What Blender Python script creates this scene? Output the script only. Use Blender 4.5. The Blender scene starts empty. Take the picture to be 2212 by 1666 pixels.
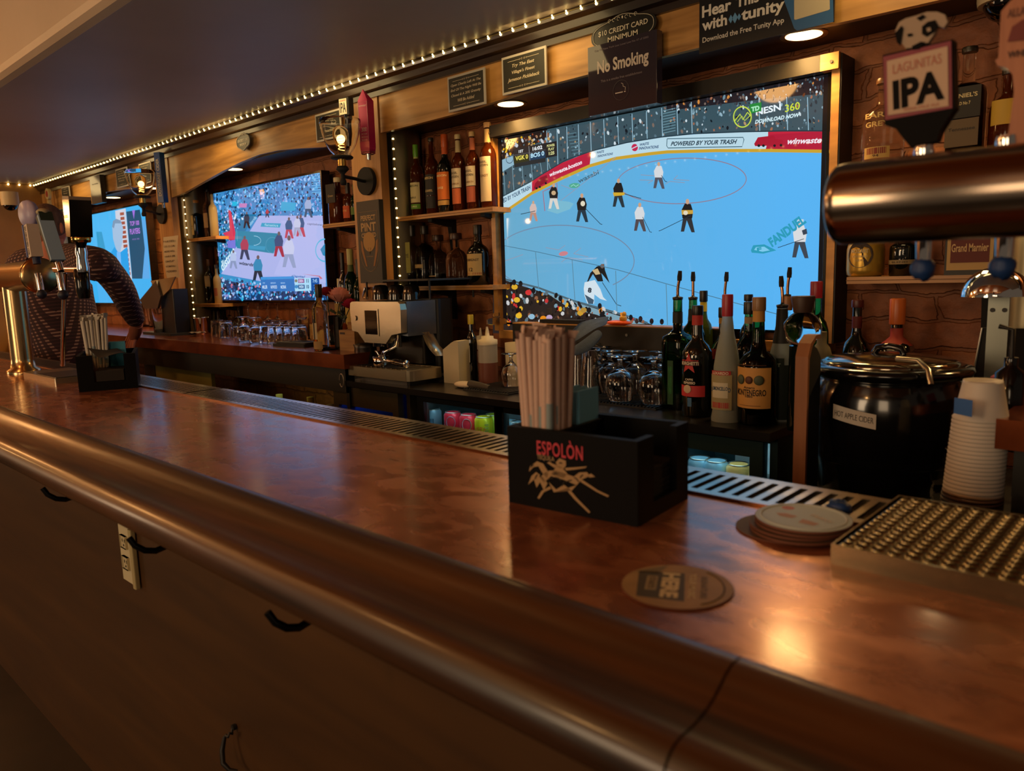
import bpy, math, random
from mathutils import Vector, Matrix
R = math.radians
rnd = random.Random(7)
sc = bpy.context.scene
COL = sc.collection

# ---------------- camera (measured from the photograph's vanishing points) ----------------
CAMZ = 1.36
FPX = 1653.1
_yaw, _pit, _rol = 0.753075, -0.144678, -0.029489
FW = Vector((-math.sin(_yaw)*math.cos(_pit), math.cos(_yaw)*math.cos(_pit), math.sin(_pit)))
_r = Vector((math.cos(_yaw), math.sin(_yaw), 0)); _u = _r.cross(FW)
RT = _r*math.cos(_rol)+_u*math.sin(_rol); UP = -_r*math.sin(_rol)+_u*math.cos(_rol)
cam = bpy.data.cameras.new('camera'); camo = bpy.data.objects.new('camera', cam); COL.objects.link(camo)
camo.matrix_world = Matrix(((RT.x,UP.x,-FW.x,0),(RT.y,UP.y,-FW.y,0),(RT.z,UP.z,-FW.z,CAMZ),(0,0,0,1)))
cam.sensor_width = 36; cam.lens = FPX/2212*36; cam.clip_start = .02; cam.clip_end = 60
cam.dof.use_dof = True; cam.dof.focus_distance = 2.6; cam.dof.aperture_fstop = 6.0
sc.camera = camo

# ---------------- world, lamps, exposure ----------------
w = bpy.data.worlds.new('world'); sc.world = w; w.use_nodes = True
w.node_tree.nodes['Background'].inputs[0].default_value = (1.0, .72, .5, 1)
w.node_tree.nodes['Background'].inputs[1].default_value = .10
sc.view_settings.view_transform = 'Standard'; sc.view_settings.look = 'None'
sc.view_settings.gamma = 1; sc.view_settings.exposure = 0; sc.view_settings.use_curve_mapping = False
sc.cycles.use_denoising = True
try: sc.cycles.denoiser = 'OPENIMAGEDENOISE'
except Exception: pass
sc.cycles.max_bounces = 10; sc.cycles.transmission_bounces = 10; sc.cycles.transparent_max_bounces = 12
sc.cycles.sample_clamp_indirect = 3.0; sc.cycles.caustics_reflective = False; sc.cycles.caustics_refractive = False
def lamp(kind, loc, col, watts, size=.05, rot=None, spot=None, blend=.6):
    l = bpy.data.lights.new('lamp', kind); l.color = col; l.energy = watts
    if kind == 'AREA': l.size = size
    else: l.shadow_soft_size = size
    if kind == 'SPOT': l.spot_size = spot; l.spot_blend = blend
    o = bpy.data.objects.new('lamp', l); COL.objects.link(o); o.location = loc
    if rot: o.rotation_euler = rot
    return o
WARM = (1.0, .50, .16); WARM2 = (1.0, .66, .30)
# unseen room lamps and mirrored bulbs, plus fill lights added to brighten the soffit
for (x, y, z, e, s) in ((-4.6, -.4, 2.53, 30, .14), (-2.2, -.4, 2.53, 14, .14), (-6.4, .1, 2.5, 30, .14), (-4.54, -1.6, 2.46, 1.2, .022), (-4.5, -.6, 1.81, .8, .02), (-1.0, -.5, 1.80, 7, .05), (-5.7, -.5, 1.85, 10, .05)):
    lamp('POINT', (x, y, z), WARM, e, s)
# recessed downlights in the header over the back shelves
DL = [(-1.99, 2.16), (-.90, 2.16), (-4.09, 2.16), (-5.17, 2.16), (-5.85, 2.16), (.15, 2.16)]
for i, (x, y) in enumerate(DL):
    lamp('SPOT', (x, y, 1.955), (1.0, .58, .20), 22, .07, (0, 0, 0), R(150), .6)
# large soft area lights added behind the camera to brighten the header boards
for (x, y, z, e, rx, s) in ((-1.9, -2.6, 1.7, 34, 98, 1.0), (.4, -2.6, 1.8, 18, 98, 1.0), (-6.5, -2.0, 1.6, 30, 100, .8)):
    lamp('AREA', (x, y, z), (1.0, .70, .42), e, s, (R(rx), 0, 0))

# ---------------- pixel helpers: a ray through the photograph met with a plane ----------------
def ray(px, py): return RT*((px-1106)/FPX) - UP*((py-833)/FPX) + FW
def P(px, py, y=None, x=None, z=None):
    d = ray(px, py)
    t = y/d.y if y is not None else (x/d.x if x is not None else (z-CAMZ)/d.z)
    return Vector((d.x*t, d.y*t, CAMZ+d.z*t))
def depth(p): return (Vector(p)-Vector((0, 0, CAMZ))).dot(FW)

# ---------------- colours and materials ----------------
def lin(c):
    if isinstance(c, str): c = [int(c[i:i+2], 16)/255 for i in (0, 2, 4)]
    return tuple((v/12.92 if v <= .04045 else ((v+.055)/1.055)**2.4) for v in c)
MATS = {}
def mat(name, col='808080', rough=.5, metal=0, trans=0, ior=1.45, emit=None, es=1.0, coat=0, alpha=1, bump=None, noise=None, aniso=0, spec=None):
    """col: sRGB hex. bump=(scale,strength); noise=(scale, hex2, stretch xyz)"""
    if name in MATS: return MATS[name]
    m = bpy.data.materials.new(name); m.use_nodes = True
    nt = m.node_tree; b = nt.nodes['Principled BSDF']
    b.inputs['Base Color'].default_value = (*lin(col), 1); b.inputs['Roughness'].default_value = rough
    b.inputs['Metallic'].default_value = metal; b.inputs['Transmission Weight'].default_value = trans
    b.inputs['IOR'].default_value = ior; b.inputs['Alpha'].default_value = alpha
    b.inputs['Coat Weight'].default_value = coat; b.inputs['Coat Roughness'].default_value = .08
    if spec is not None: b.inputs['Specular IOR Level'].default_value = spec
    if aniso: b.inputs['Anisotropic'].default_value = aniso
    if emit: b.inputs['Emission Color'].default_value = (*lin(emit), 1); b.inputs['Emission Strength'].default_value = es
    if bump or noise:
        tc = nt.nodes.new('ShaderNodeTexCoord')
    if noise:
        mp = nt.nodes.new('ShaderNodeMapping'); mp.inputs['Scale'].default_value = noise[2] if len(noise) > 2 else (1, 1, 1)
        n = nt.nodes.new('ShaderNodeTexNoise'); n.inputs['Scale'].default_value = noise[0]; n.inputs['Detail'].default_value = 6
        cr = nt.nodes.new('ShaderNodeValToRGB'); cr.color_ramp.elements[0].position = .35; cr.color_ramp.elements[1].position = .68
        cr.color_ramp.elements[0].color = (*lin(col), 1); cr.color_ramp.elements[1].color = (*lin(noise[1]), 1)
        nt.links.new(tc.outputs['Object'], mp.inputs[0]); nt.links.new(mp.outputs[0], n.inputs['Vector'])
        nt.links.new(n.outputs['Fac'], cr.inputs[0]); nt.links.new(cr.outputs[0], b.inputs['Base Color'])
    if bump:
        n2 = nt.nodes.new('ShaderNodeTexNoise'); n2.inputs['Scale'].default_value = bump[0]; n2.inputs['Detail'].default_value = 4
        nt.links.new(tc.outputs['Object'], n2.inputs['Vector'])
        bp = nt.nodes.new('ShaderNodeBump'); bp.inputs['Strength'].default_value = bump[1]; bp.inputs['Distance'].default_value = .01
        nt.links.new(n2.outputs['Fac'], bp.inputs['Height']); nt.links.new(bp.outputs[0], b.inputs['Normal'])
    MATS[name] = m
    return m
def flat(hexc, rough=.6):
    return mat('paint_'+hexc, hexc, rough)
def glass(hexc='f0f4f4', rough=.0, ior=1.45, name=None):
    return mat(name or 'glass_'+hexc, hexc, rough, 0, 1.0, ior)

def wood(name, c1, c2, rough=.4, coat=.2, along='X', scale=1.0, grain=9, bump=.25):
    if name in MATS: return MATS[name]
    m = bpy.data.materials.new(name); m.use_nodes = True; nt = m.node_tree; b = nt.nodes['Principled BSDF']
    tc = nt.nodes.new('ShaderNodeTexCoord'); mp = nt.nodes.new('ShaderNodeMapping')
    s = {'X': (.35, 4, 4), 'Z': (4, 4, .35), 'Y': (4, .35, 4)}[along]
    mp.inputs['Scale'].default_value = [v*scale for v in s]
    n = nt.nodes.new('ShaderNodeTexNoise'); n.inputs['Scale'].default_value = 2.2; n.inputs['Detail'].default_value = 3; n.inputs['Distortion'].default_value = .6
    mm = nt.nodes.new('ShaderNodeMath'); mm.operation = 'MULTIPLY'; mm.inputs[1].default_value = grain
    fr = nt.nodes.new('ShaderNodeMath'); fr.operation = 'PINGPONG'; fr.inputs[1].default_value = 1
    n2 = nt.nodes.new('ShaderNodeTexNoise'); n2.inputs['Scale'].default_value = 14; n2.inputs['Detail'].default_value = 8
    mx = nt.nodes.new('ShaderNodeMath'); mx.operation = 'MULTIPLY_ADD'; mx.inputs[1].default_value = .55
    cr = nt.nodes.new('ShaderNodeValToRGB'); cr.color_ramp.elements[0].color = (*lin(c1), 1); cr.color_ramp.elements[1].color = (*lin(c2), 1)
    cr.color_ramp.elements[0].position = .15; cr.color_ramp.elements[1].position = .85
    L = nt.links.new
    L(tc.outputs['Object'], mp.inputs[0]); L(mp.outputs[0], n.inputs['Vector']); L(mp.outputs[0], n2.inputs['Vector'])
    L(n.outputs['Fac'], mm.inputs[0]); L(mm.outputs[0], fr.inputs[0]); L(fr.outputs[0], mx.inputs[0])
    m3 = nt.nodes.new('ShaderNodeMath'); m3.operation = 'MULTIPLY'; m3.inputs[1].default_value = .45
    L(n2.outputs['Fac'], m3.inputs[0]); L(m3.outputs[0], mx.inputs[2]); L(mx.outputs[0], cr.inputs[0]); L(cr.outputs[0], b.inputs['Base Color'])
    bp = nt.nodes.new('ShaderNodeBump'); bp.inputs['Strength'].default_value = bump; bp.inputs['Distance'].default_value = .003
    L(mx.outputs[0], bp.inputs['Height']); L(bp.outputs[0], b.inputs['Normal'])
    b.inputs['Roughness'].default_value = rough; b.inputs['Coat Weight'].default_value = coat; b.inputs['Coat Roughness'].default_value = .15
    MATS[name] = m; return m

# ---------------- mesh builder ----------------
class MB:
    def __init__(s): s.v = []; s.f = []; s.mi = []; s.sm = []; s.c = []
    def add(s, vs, fs, mi=0, smooth=False, col=None):
        o = len(s.v); s.v += [tuple(v) for v in vs]
        for f in fs: s.f.append(tuple(i+o for i in f)); s.mi.append(mi); s.sm.append(smooth); s.c.append(col)
        return s
    def box(s, c, d, M=None, mi=0):
        c = Vector(c); h = Vector(d)/2; vs = []
        for x in (-1, 1):
            for y in (-1, 1):
                for z in (-1, 1):
                    q = Vector((x*h.x, y*h.y, z*h.z)); vs.append(c+(M @ q if M else q))
        return s.add(vs, [(0,1,3,2),(4,6,7,5),(0,4,5,1),(2,3,7,6),(0,2,6,4),(1,5,7,3)], mi)
    def bb(s, a, b, mi=0):
        a = Vector(a); b = Vector(b); return s.box((a+b)/2, (abs(b.x-a.x), abs(b.y-a.y), abs(b.z-a.z)), None, mi)
    def rbox(s, a, b, r=.004, mi=0, n=3):
        """box with rounded vertical edges"""
        x0, x1 = sorted((a[0], b[0])); y0, y1 = sorted((a[1], b[1])); z0, z1 = sorted((a[2], b[2])); pts = []
        for cx, cy, a0 in ((x1-r, y1-r, 0), (x0+r, y1-r, 90), (x0+r, y0+r, 180), (x1-r, y0+r, 270)):
            for k in range(n+1):
                t = R(a0+90*k/n); pts.append((cx+r*math.cos(t), cy+r*math.sin(t)))
        return s.prism([(p[0], p[1]) for p in pts], (0, 0, z0), (1, 0, 0), (0, 1, 0), z1-z0, mi)
    def prism(s, poly, o, u, v, th, mi=0, smooth=False):
        """polygon in plane (o,u,v) extruded by th along u x v"""
        o, u, v = Vector(o), Vector(u), Vector(v); n = u.cross(v).normalized(); k = len(poly)
        a = [o+u*p[0]+v*p[1] for p in poly]; b = [q+n*th for q in a]
        fs = [tuple(reversed(range(k))), tuple(range(k, 2*k))]+[(i, (i+1) % k, (i+1) % k+k, i+k) for i in range(k)]
        return s.add(a+b, fs, mi, smooth)
    def poly3(s, pts, back, mi=0):
        """closed outline of 3d points pushed back by vector"""
        k = len(pts); a = [Vector(p) for p in pts]; b = [p+Vector(back) for p in a]
        return s.add(a+b, [tuple(range(k)), tuple(reversed(range(k, 2*k)))]+[(i, i+k, (i+1) % k+k, (i+1) % k) for i in range(k)], mi)
    def lathe(s, prof, c=(0, 0, 0), seg=24, mi=0, axis=None, smooth=True, sx=1, sy=1, caps=True, a0=0, a1=360):
        """prof: (radius, height) list bottom to top"""
        c = Vector(c); full = abs(a1-a0) >= 359.9; n = seg if full else seg+1; vs = []
        Q = axis.to_track_quat('Z', 'Y').to_matrix() if axis is not None else None
        for (r, h) in prof:
            for i in range(n):
                t = R(a0+(a1-a0)*i/seg); q = Vector((r*math.cos(t)*sx, r*math.sin(t)*sy, h))
                vs.append(c+(Q @ q if Q else q))
        fs = []
        for j in range(len(prof)-1):
            for i in range(seg):
                a = j*n+i; b = j*n+(i+1) % n; fs.append((a, b, b+n, a+n))
        s.add(vs, fs, mi, smooth)
        if caps and full:
            if prof[0][0] > 1e-5: s.add(vs[:n], [tuple(reversed(range(n)))], mi)
            if prof[-1][0] > 1e-5: s.add(vs[-n:], [tuple(range(n))], mi)
        return s
    def cyl(s, a, b, r, seg=16, mi=0, r2=None, smooth=True, caps=True):
        a = Vector(a); b = Vector(b); d = b-a
        return s.lathe([(r, 0), (r if r2 is None else r2, d.length)], a, seg, mi, d.normalized(), smooth, caps=caps)
    def sph(s, c, r, seg=16, mi=0, sc_=(1, 1, 1), rings=9, lo=-90, hi=90, M=None):
        c = Vector(c); vs = []
        for j in range(rings+1):
            e = R(lo+(hi-lo)*j/rings)
            for i in range(seg):
                t = 2*math.pi*i/seg; q = Vector((r*math.cos(e)*math.cos(t)*sc_[0], r*math.cos(e)*math.sin(t)*sc_[1], r*math.sin(e)*sc_[2]))
                vs.append(c+(M @ q if M else q))
        return s.add(vs, [(j*seg+i, j*seg+(i+1) % seg, (j+1)*seg+(i+1) % seg, (j+1)*seg+i) for j in range(rings) for i in range(seg)], mi, True)
    def tube(s, pts, r, seg=8, mi=0, closed=False):
        pts = [Vector(p) for p in pts]; n = len(pts); rr = r if isinstance(r, (list, tuple)) else [r]*n; vs = []
        up = Vector((0, 0, 1)); prev = None
        for i, p in enumerate(pts):
            if closed: d = (pts[(i+1) % n]-pts[i-1]).normalized()
            else: d = (pts[min(i+1, n-1)]-pts[max(i-1, 0)]).normalized()
            if prev is None:
                a = d.orthogonal().normalized() if abs(d.dot(up)) > .95 else d.cross(up).normalized()
            else:
                a = (prev-d*prev.dot(d)).normalized()
            prev = a; b = d.cross(a)
            for k in range(seg):
                t = 2*math.pi*k/seg; vs.append(p+(a*math.cos(t)+b*math.sin(t))*rr[i])
        m = n if closed else n-1
        fs = [(i*seg+k, i*seg+(k+1) % seg, ((i+1) % n)*seg+(k+1) % seg, ((i+1) % n)*seg+k) for i in range(m) for k in range(seg)]
        s.add(vs, fs, mi, True)
        if not closed: s.add(vs[:seg], [tuple(reversed(range(seg)))], mi); s.add(vs[-seg:], [tuple(range(seg))], mi)
        return s
    def strip(s, rows, mi=0, smooth=True, closed=False):
        """grid of points rows x cols"""
        n = len(rows[0]); vs = [p for r_ in rows for p in r_]
        m = n if closed else n-1
        return s.add(vs, [(j*n+i, j*n+(i+1) % n, (j+1)*n+(i+1) % n, (j+1)*n+i) for j in range(len(rows)-1) for i in range(m)], mi, smooth)
    def shift(s, d):
        d = Vector(d); s.v = [tuple(Vector(v)+d) for v in s.v]; return s
    def build(s, name, mats, parent=None, loc=None, uncol=False):
        me = bpy.data.meshes.new(name); me.from_pydata(s.v, [], s.f)
        for m in (mats if isinstance(mats, (list, tuple)) else [mats]): me.materials.append(m)
        me.polygons.foreach_set('material_index', s.mi); me.polygons.foreach_set('use_smooth', s.sm)
        if any(c is not None for c in s.c):
            at = me.color_attributes.new('Col', 'FLOAT_COLOR', 'CORNER'); arr = []
            for p, c in zip(me.polygons, s.c):
                arr += list((*(c or (0, 0, 0)), 1))*p.loop_total
            at.data.foreach_set('color', arr)
        me.update(); o = bpy.data.objects.new(name, me); COL.objects.link(o)
        if parent is not None: o.parent = parent
        if loc is not None: o.location = loc
        return o

def tag(o, label, cat, group=None):
    o['label'] = label; o['category'] = cat
    if group: o['group'] = group
    return o
def thing(name, label, cat, loc=(0, 0, 0), rz=0, group=None):
    o = bpy.data.objects.new(name, None); COL.objects.link(o); o.empty_display_size = .02
    o.location = loc; o.rotation_euler = (0, 0, rz); return tag(o, label, cat, group)
def struct(name, mb, m):
    o = mb.build(name, m); o['kind'] = 'structure'; return o
def dup(o, loc=None, rz=None, label=None, group=None, parent=None):
    c = o.copy(); COL.objects.link(c); c.parent = parent
    for ch in list(o.children): dup(ch, parent=c)
    if loc is not None: c.location = loc
    if rz is not None: c.rotation_euler = (0, 0, rz)
    if label: c['label'] = label
    if group: c['group'] = group
    return c

# ---------------- lettering ----------------
def text_mesh(txt, width=None, height=None, bold=0, shear=0, sx=1, align='CENTER', space=1.0, line=1.0):
    c = bpy.data.curves.new('t', 'FONT'); c.body = txt; c.size = 1; c.offset = bold; c.shear = shear; c.align_x = align
    c.space_character = space; c.space_line = line; c.resolution_u = 3
    o = bpy.data.objects.new('t', c); COL.objects.link(o)
    dg = bpy.context.evaluated_depsgraph_get(); me = bpy.data.meshes.new_from_object(o.evaluated_get(dg))
    vs = [v.co.copy() for v in me.vertices]; fs = [tuple(p.vertices) for p in me.polygons]
    bpy.data.objects.remove(o); bpy.data.curves.remove(c); bpy.data.meshes.remove(me)
    if not vs: return [], []
    x0 = min(v.x for v in vs); x1 = max(v.x for v in vs); y0 = min(v.y for v in vs); y1 = max(v.y for v in vs)
    kx = width/(x1-x0) if width else None; ky = height/(y1-y0) if height else None
    kx = kx or ky*sx; ky = ky or kx/sx
    return [((v.x-(x0+x1)/2)*kx, (v.y-(y0+y1)/2)*ky) for v in vs], fs
def text_flat(mb, txt, c, u, v, width=None, height=None, mi=0, col=None, **k):
    """lettering in the plane through c spanned by unit vectors u (right) and v (up)"""
    vs, fs = text_mesh(txt, width, height, **k); c, u, v = Vector(c), Vector(u), Vector(v)
    return mb.add([c+u*a+v*b for a, b in vs], fs, mi, False, col)
def text_cyl(mb, txt, r, z, width=None, height=None, mi=0, a0=-90, sy=1, **k):
    """lettering wrapped on an upright cylinder radius r, centred on angle a0"""
    vs, fs = text_mesh(txt, width, height, **k); out = []
    for a, b in vs:
        t = R(a0)+a/r; out.append((r*math.cos(t), r*math.sin(t)*sy, z+b))
    return mb.add(out, fs, mi)
def cylpatch(mb, r, z0, z1, w, mi=0, a0=-90, n=12, sy=1, r1=None):
    r1 = r1 or r; rows = []
    for z, q in ((z0, r), (z1, r1)):
        rows.append([(q*math.cos(R(a0)+(-.5+i/n)*w/r), q*math.sin(R(a0)+(-.5+i/n)*w/r)*sy, z) for i in range(n+1)])
    return mb.strip(rows, mi)
ZB = 1.072; ZC = 2.175; YV = 2.05; YW = 2.30
def X_(px, py, y): return P(px, py, y=y).x
# ---------- materials of the setting ----------
def brick_mat():
    m = bpy.data.materials.new('brick'); m.use_nodes = True; nt = m.node_tree; b = nt.nodes['Principled BSDF']; L = nt.links.new
    tc = nt.nodes.new('ShaderNodeTexCoord'); sp = nt.nodes.new('ShaderNodeSeparateXYZ'); cb = nt.nodes.new('ShaderNodeCombineXYZ')
    wn = nt.nodes.new('ShaderNodeTexNoise'); wn.inputs['Scale'].default_value = 11; wn.inputs['Detail'].default_value = 7
    L(tc.outputs['Object'], sp.inputs[0]); L(tc.outputs['Object'], wn.inputs['Vector'])
    def madd(src, k, add):
        q = nt.nodes.new('ShaderNodeMath'); q.operation = 'MULTIPLY_ADD'; q.inputs[1].default_value = k; L(src, q.inputs[0]); L(add, q.inputs[2]); return q.outputs[0]
    L(madd(wn.outputs['Fac'], .07, sp.outputs['X']), cb.inputs[0]); L(madd(wn.outputs['Fac'], .045, sp.outputs['Z']), cb.inputs[1])
    br = nt.nodes.new('ShaderNodeTexBrick'); br.inputs['Scale'].default_value = 1; br.inputs['Brick Width'].default_value = .212
    br.inputs['Row Height'].default_value = .0765; br.inputs['Mortar Size'].default_value = .006; br.inputs['Mortar Smooth'].default_value = .5
    br.inputs['Color1'].default_value = (*lin('a8683c'), 1); br.inputs['Color2'].default_value = (*lin('8a4e2c'), 1); br.inputs['Mortar'].default_value = (*lin('86502e'), 1)
    L(cb.outputs[0], br.inputs['Vector'])
    n = nt.nodes.new('ShaderNodeTexNoise'); n.inputs['Scale'].default_value = 22; n.inputs['Detail'].default_value = 9; L(tc.outputs['Object'], n.inputs['Vector'])
    mx = nt.nodes.new('ShaderNodeMixRGB'); mx.blend_type = 'MULTIPLY'; mx.inputs[0].default_value = .6
    cr = nt.nodes.new('ShaderNodeValToRGB'); cr.color_ramp.elements[0].position = .3; cr.color_ramp.elements[0].color = (.45, .42, .4, 1); cr.color_ramp.elements[1].position = .62; cr.color_ramp.elements[1].color = (1, 1, 1, 1)
    L(n.outputs['Fac'], cr.inputs[0]); L(br.outputs['Color'], mx.inputs[1]); L(cr.outputs[0], mx.inputs[2]); L(mx.outputs[0], b.inputs['Base Color'])
    ad = nt.nodes.new('ShaderNodeMath'); ad.operation = 'MULTIPLY_ADD'; ad.inputs[1].default_value = -1.1; L(br.outputs['Fac'], ad.inputs[0]); L(n.outputs['Fac'], ad.inputs[2])
    bp = nt.nodes.new('ShaderNodeBump'); bp.inputs['Strength'].default_value = .8; bp.inputs['Distance'].default_value = .012; L(ad.outputs[0], bp.inputs['Height']); L(bp.outputs[0], b.inputs['Normal'])
    b.inputs['Roughness'].default_value = .62; return m
BRICK = brick_mat()
def copper_mat():
    m = bpy.data.materials.new('copper_top'); m.use_nodes = True; nt = m.node_tree; b = nt.nodes['Principled BSDF']; L = nt.links.new
    tc = nt.nodes.new('ShaderNodeTexCoord'); mp = nt.nodes.new('ShaderNodeMapping'); mp.inputs['Scale'].default_value = (1, 1.6, 1); L(tc.outputs['Object'], mp.inputs[0])
    n = nt.nodes.new('ShaderNodeTexNoise'); n.inputs['Scale'].default_value = 20; n.inputs['Detail'].default_value = 10; n.inputs['Distortion'].default_value = .6; L(mp.outputs[0], n.inputs['Vector'])
    n2 = nt.nodes.new('ShaderNodeTexNoise'); n2.inputs['Scale'].default_value = 3; n2.inputs['Detail'].default_value = 5; L(mp.outputs[0], n2.inputs['Vector'])
    cr = nt.nodes.new('ShaderNodeValToRGB'); e = cr.color_ramp.elements; e[0].position = .3; e[0].color = (*lin('864c34'), 1); e[1].position = .7; e[1].color = (*lin('bc7c5a'), 1)
    e2 = cr.color_ramp.elements.new(.5); e2.color = (*lin('a0603e'), 1)
    L(n.outputs['Fac'], cr.inputs[0]); L(cr.outputs[0], b.inputs['Base Color'])
    mr = nt.nodes.new('ShaderNodeMapRange'); mr.inputs['From Min'].default_value = .35; mr.inputs['From Max'].default_value = .65; mr.inputs['To Min'].default_value = .17; mr.inputs['To Max'].default_value = .36
    ad = nt.nodes.new('ShaderNodeMath'); ad.operation = 'ADD'; L(n.outputs['Fac'], ad.inputs[0]); L(n2.outputs['Fac'], ad.inputs[1])
    hf = nt.nodes.new('ShaderNodeMath'); hf.operation = 'MULTIPLY'; hf.inputs[1].default_value = .5; L(ad.outputs[0], hf.inputs[0]); L(hf.outputs[0], mr.inputs['Value']); L(mr.outputs[0], b.inputs['Roughness'])
    b.inputs['Metallic'].default_value = .5; b.inputs['Coat Weight'].default_value = .35; b.inputs['Coat Roughness'].default_value = .13
    bp = nt.nodes.new('ShaderNodeBump'); bp.inputs['Strength'].default_value = .12; bp.inputs['Distance'].default_value = .004; L(n.outputs['Fac'], bp.inputs['Height']); L(bp.outputs[0], b.inputs['Normal'])
    return m
COPPER = copper_mat()
RAILW = wood('rail_wood', '1c0f06', '4c2b10', .42, .2, 'X', 1.2, 7, .3)
PANELW = wood('panel_wood', '3a2208', '54340e', .5, .1, 'X', .6, 4, .15)
OAK = wood('oak_board', '9a6a2c', 'd09a52', .45, .15, 'X', 1.0, 9, .2)
OAKZ = wood('oak_post', '946432', 'c08c4e', .45, .15, 'Z', 1.0, 8, .2)
PINE = wood('pine_edge', '8e5f28', 'c48d45', .5, .1, 'X', 1.0, 6, .2)
DARKW = wood('dark_wood', '140c06', '2c1a0c', .35, .4, 'X', 1.0, 6, .3)
BLACK = mat('black_paint', '15130f', .5); BLACKG = mat('black_gloss', '0c0c0c', .12); BLACKM = mat('black_matte', '101010', .75)
STEEL = mat('steel', 'b8b4a8', .3, 1, aniso=.4); CHROME = mat('chrome', 'd8d8d8', .06, 1); DSTEEL = mat('dark_steel', '6a675e', .35, 1)
BRASS = mat('brass', 'c8a860', .18, 1); WHITE = mat('white_plastic', 'd8d2c4', .45); RUBBER = mat('rubber', '0a0a0a', .6)

# ---------- room shell ----------
struct('wall_back', MB().bb((-7.2, YW, 0), (1.8, YW+.15, 2.7)), BRICK)
struct('floor', MB().bb((-7.2, -3, -.05), (1.8, YW+.15, 0)), mat('floor_tile', '1c1612', .5, noise=(6, '2a211a', (1, 1, 1))))
struct('wall_left', MB().bb((-7.2, -3, 0), (-7.0, YW, 2.75)), mat('left_plaster', 'a87a40', .6, noise=(3, '8f6532', (1, 1, 1))))
soff = MB()
pr = [(YV, ZC+.02), (YV, ZC), (.99, ZC), (.965, ZC+.006), (.95, ZC+.02), (.943, ZC+.04), (.943, 2.6), (.98, 2.6), (.98, ZC+.05)]
soff.prism([(p[0], p[1]) for p in pr], (-7.0, 0, 0), (0, 1, 0), (0, 0, 1), 8.6)
struct('ceiling_soffit', soff, mat('soffit_paint', 'b8a898', .5, spec=.35, noise=(1.2, 'a89888', (1, 1, 1)))).name = 'ceiling'
struct('ceiling_upper', MB().bb((-7.0, -3, 2.6), (1.8, .98, 2.65)), mat('upper_ceiling', 'c06a1c', .3, noise=(1.5, '7a3c12', (.4, 2, 1)))).name = 'ceiling'
# header over the back shelves: boxed soffit, boards, crown
ZH = 1.36+.62
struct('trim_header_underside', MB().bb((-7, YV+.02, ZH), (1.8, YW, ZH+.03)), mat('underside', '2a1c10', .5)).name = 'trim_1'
crown = MB(); cp = [(2.05, 2.098), (2.05, 2.175), (1.995, 2.175), (1.99, 2.168), (1.993, 2.155), (2.012, 2.145), (2.02, 2.125), (2.036, 2.118), (2.036, 2.098)]
crown.prism(cp, (-7, 0, 0), (0, 1, 0), (0, 0, 1), 8.8)
struct('trim_crown', crown, DARKW).name = 'trim_2'
def board(pts, name, m=OAK, y=YV, th=.02):
    mb = MB(); q = [P(a, b, y=y) for a, b in pts]; mb.poly3([p for p in q], (0, th, 0)); return struct(name, mb, m)
def top_line(px0, px1):  # straight top edge z=2.10 at YV
    return None
def valance(name, bot, x0=None, x1=None, m=OAK):
    """board in plane y=YV with straight top; bottom = list of pixels left to right"""
    q = [P(a, b, y=YV) for a, b in bot]
    pts = [(p.x, p.z) for p in q]
    if x0 is not None: pts[0] = (x0, pts[0][1])
    if x1 is not None: pts[-1] = (x1, pts[-1][1])
    poly = pts+[(pts[-1][0], 2.10), (pts[0][0], 2.10)]
    return struct(name, MB().prism(poly, (0, YV, 0), (1, 0, 0), (0, 0, 1), -.02), m)
XP1a, XP1b = -2.83, -2.63           # post between the two screens
valance('trim_3', [(822, 287), (900, 268), (980, 247), (1080, 216), (1130, 200), (1180, 184.5), (1270, 161), (1510, 103), (1800, 52), (2034, -1), (2212, -42)], XP1b+.003, .6)
valance('trim_4', [(368, 428), (395, 418), (430, 398), (480, 370), (520, 350), (560, 334), (600, 325), (640, 321), (700, 318), (768, 303)], None, XP1a-.002)
XP2a, XP2b = X_(340, 420, YV), X_(370, 420, YV)
valance('trim_5', [(118, 455), (150, 448), (200, 440), (228, 415), (270, 409), (320, 404), (341, 398)], None, XP2a-.002)
struct('trim_6', MB().bb((XP1a, YV-.006, 1.06), (XP1b, YV+.034, 2.10)), OAKZ)
struct('trim_7', MB().bb((XP2a, YV-.006, 1.06), (XP2b, YV+.034, 2.10)), OAKZ)
struct('trim_8', MB().bb((X_(96, 460, YV), YV-.006, 1.06), (X_(121, 455, YV), YV+.06, 2.10)), OAKZ)
struct('trim_9', MB().bb((XP1a, YV+.035, 1.06), (XP1b-.004, YV+.06, 1.98)), BLACK)
# steel clad columns beside the posts
for (cx_, nm) in ((XP1b-.105, 'steel_column'), (XP2b-.10, 'steel_column')):
    t = thing('steel_column', 'brushed steel round column beside the post with the '+('guinness sign' if cx_ > -4 else 'blue cider tap handle'), 'column', (cx_, 2.2, 1.05))
    MB().lathe([(.118, 0), (.118, ZH-1.05)], (0, 0, 0), 40, caps=False).build('cladding', mat('column_steel', '857c64', .38, .9), t)
    mb = MB(); n = 22; a = R(-38)
    pts = [(.121*math.cos(a), .121*math.sin(a), .03+(ZH-1.12)*i/(n-1)) for i in range(n)]
    MB().tube([pts[0], pts[-1]], .003, 6).build('cord', mat('led_tape', 'b8a060', .5), t)
    for p in pts:
        MB().sph(p, .0045, 10, rings=6).build('bulb', mat('column_bulb', 'ffe9b0', .4, emit='ffdf96', es=6), t)
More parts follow.
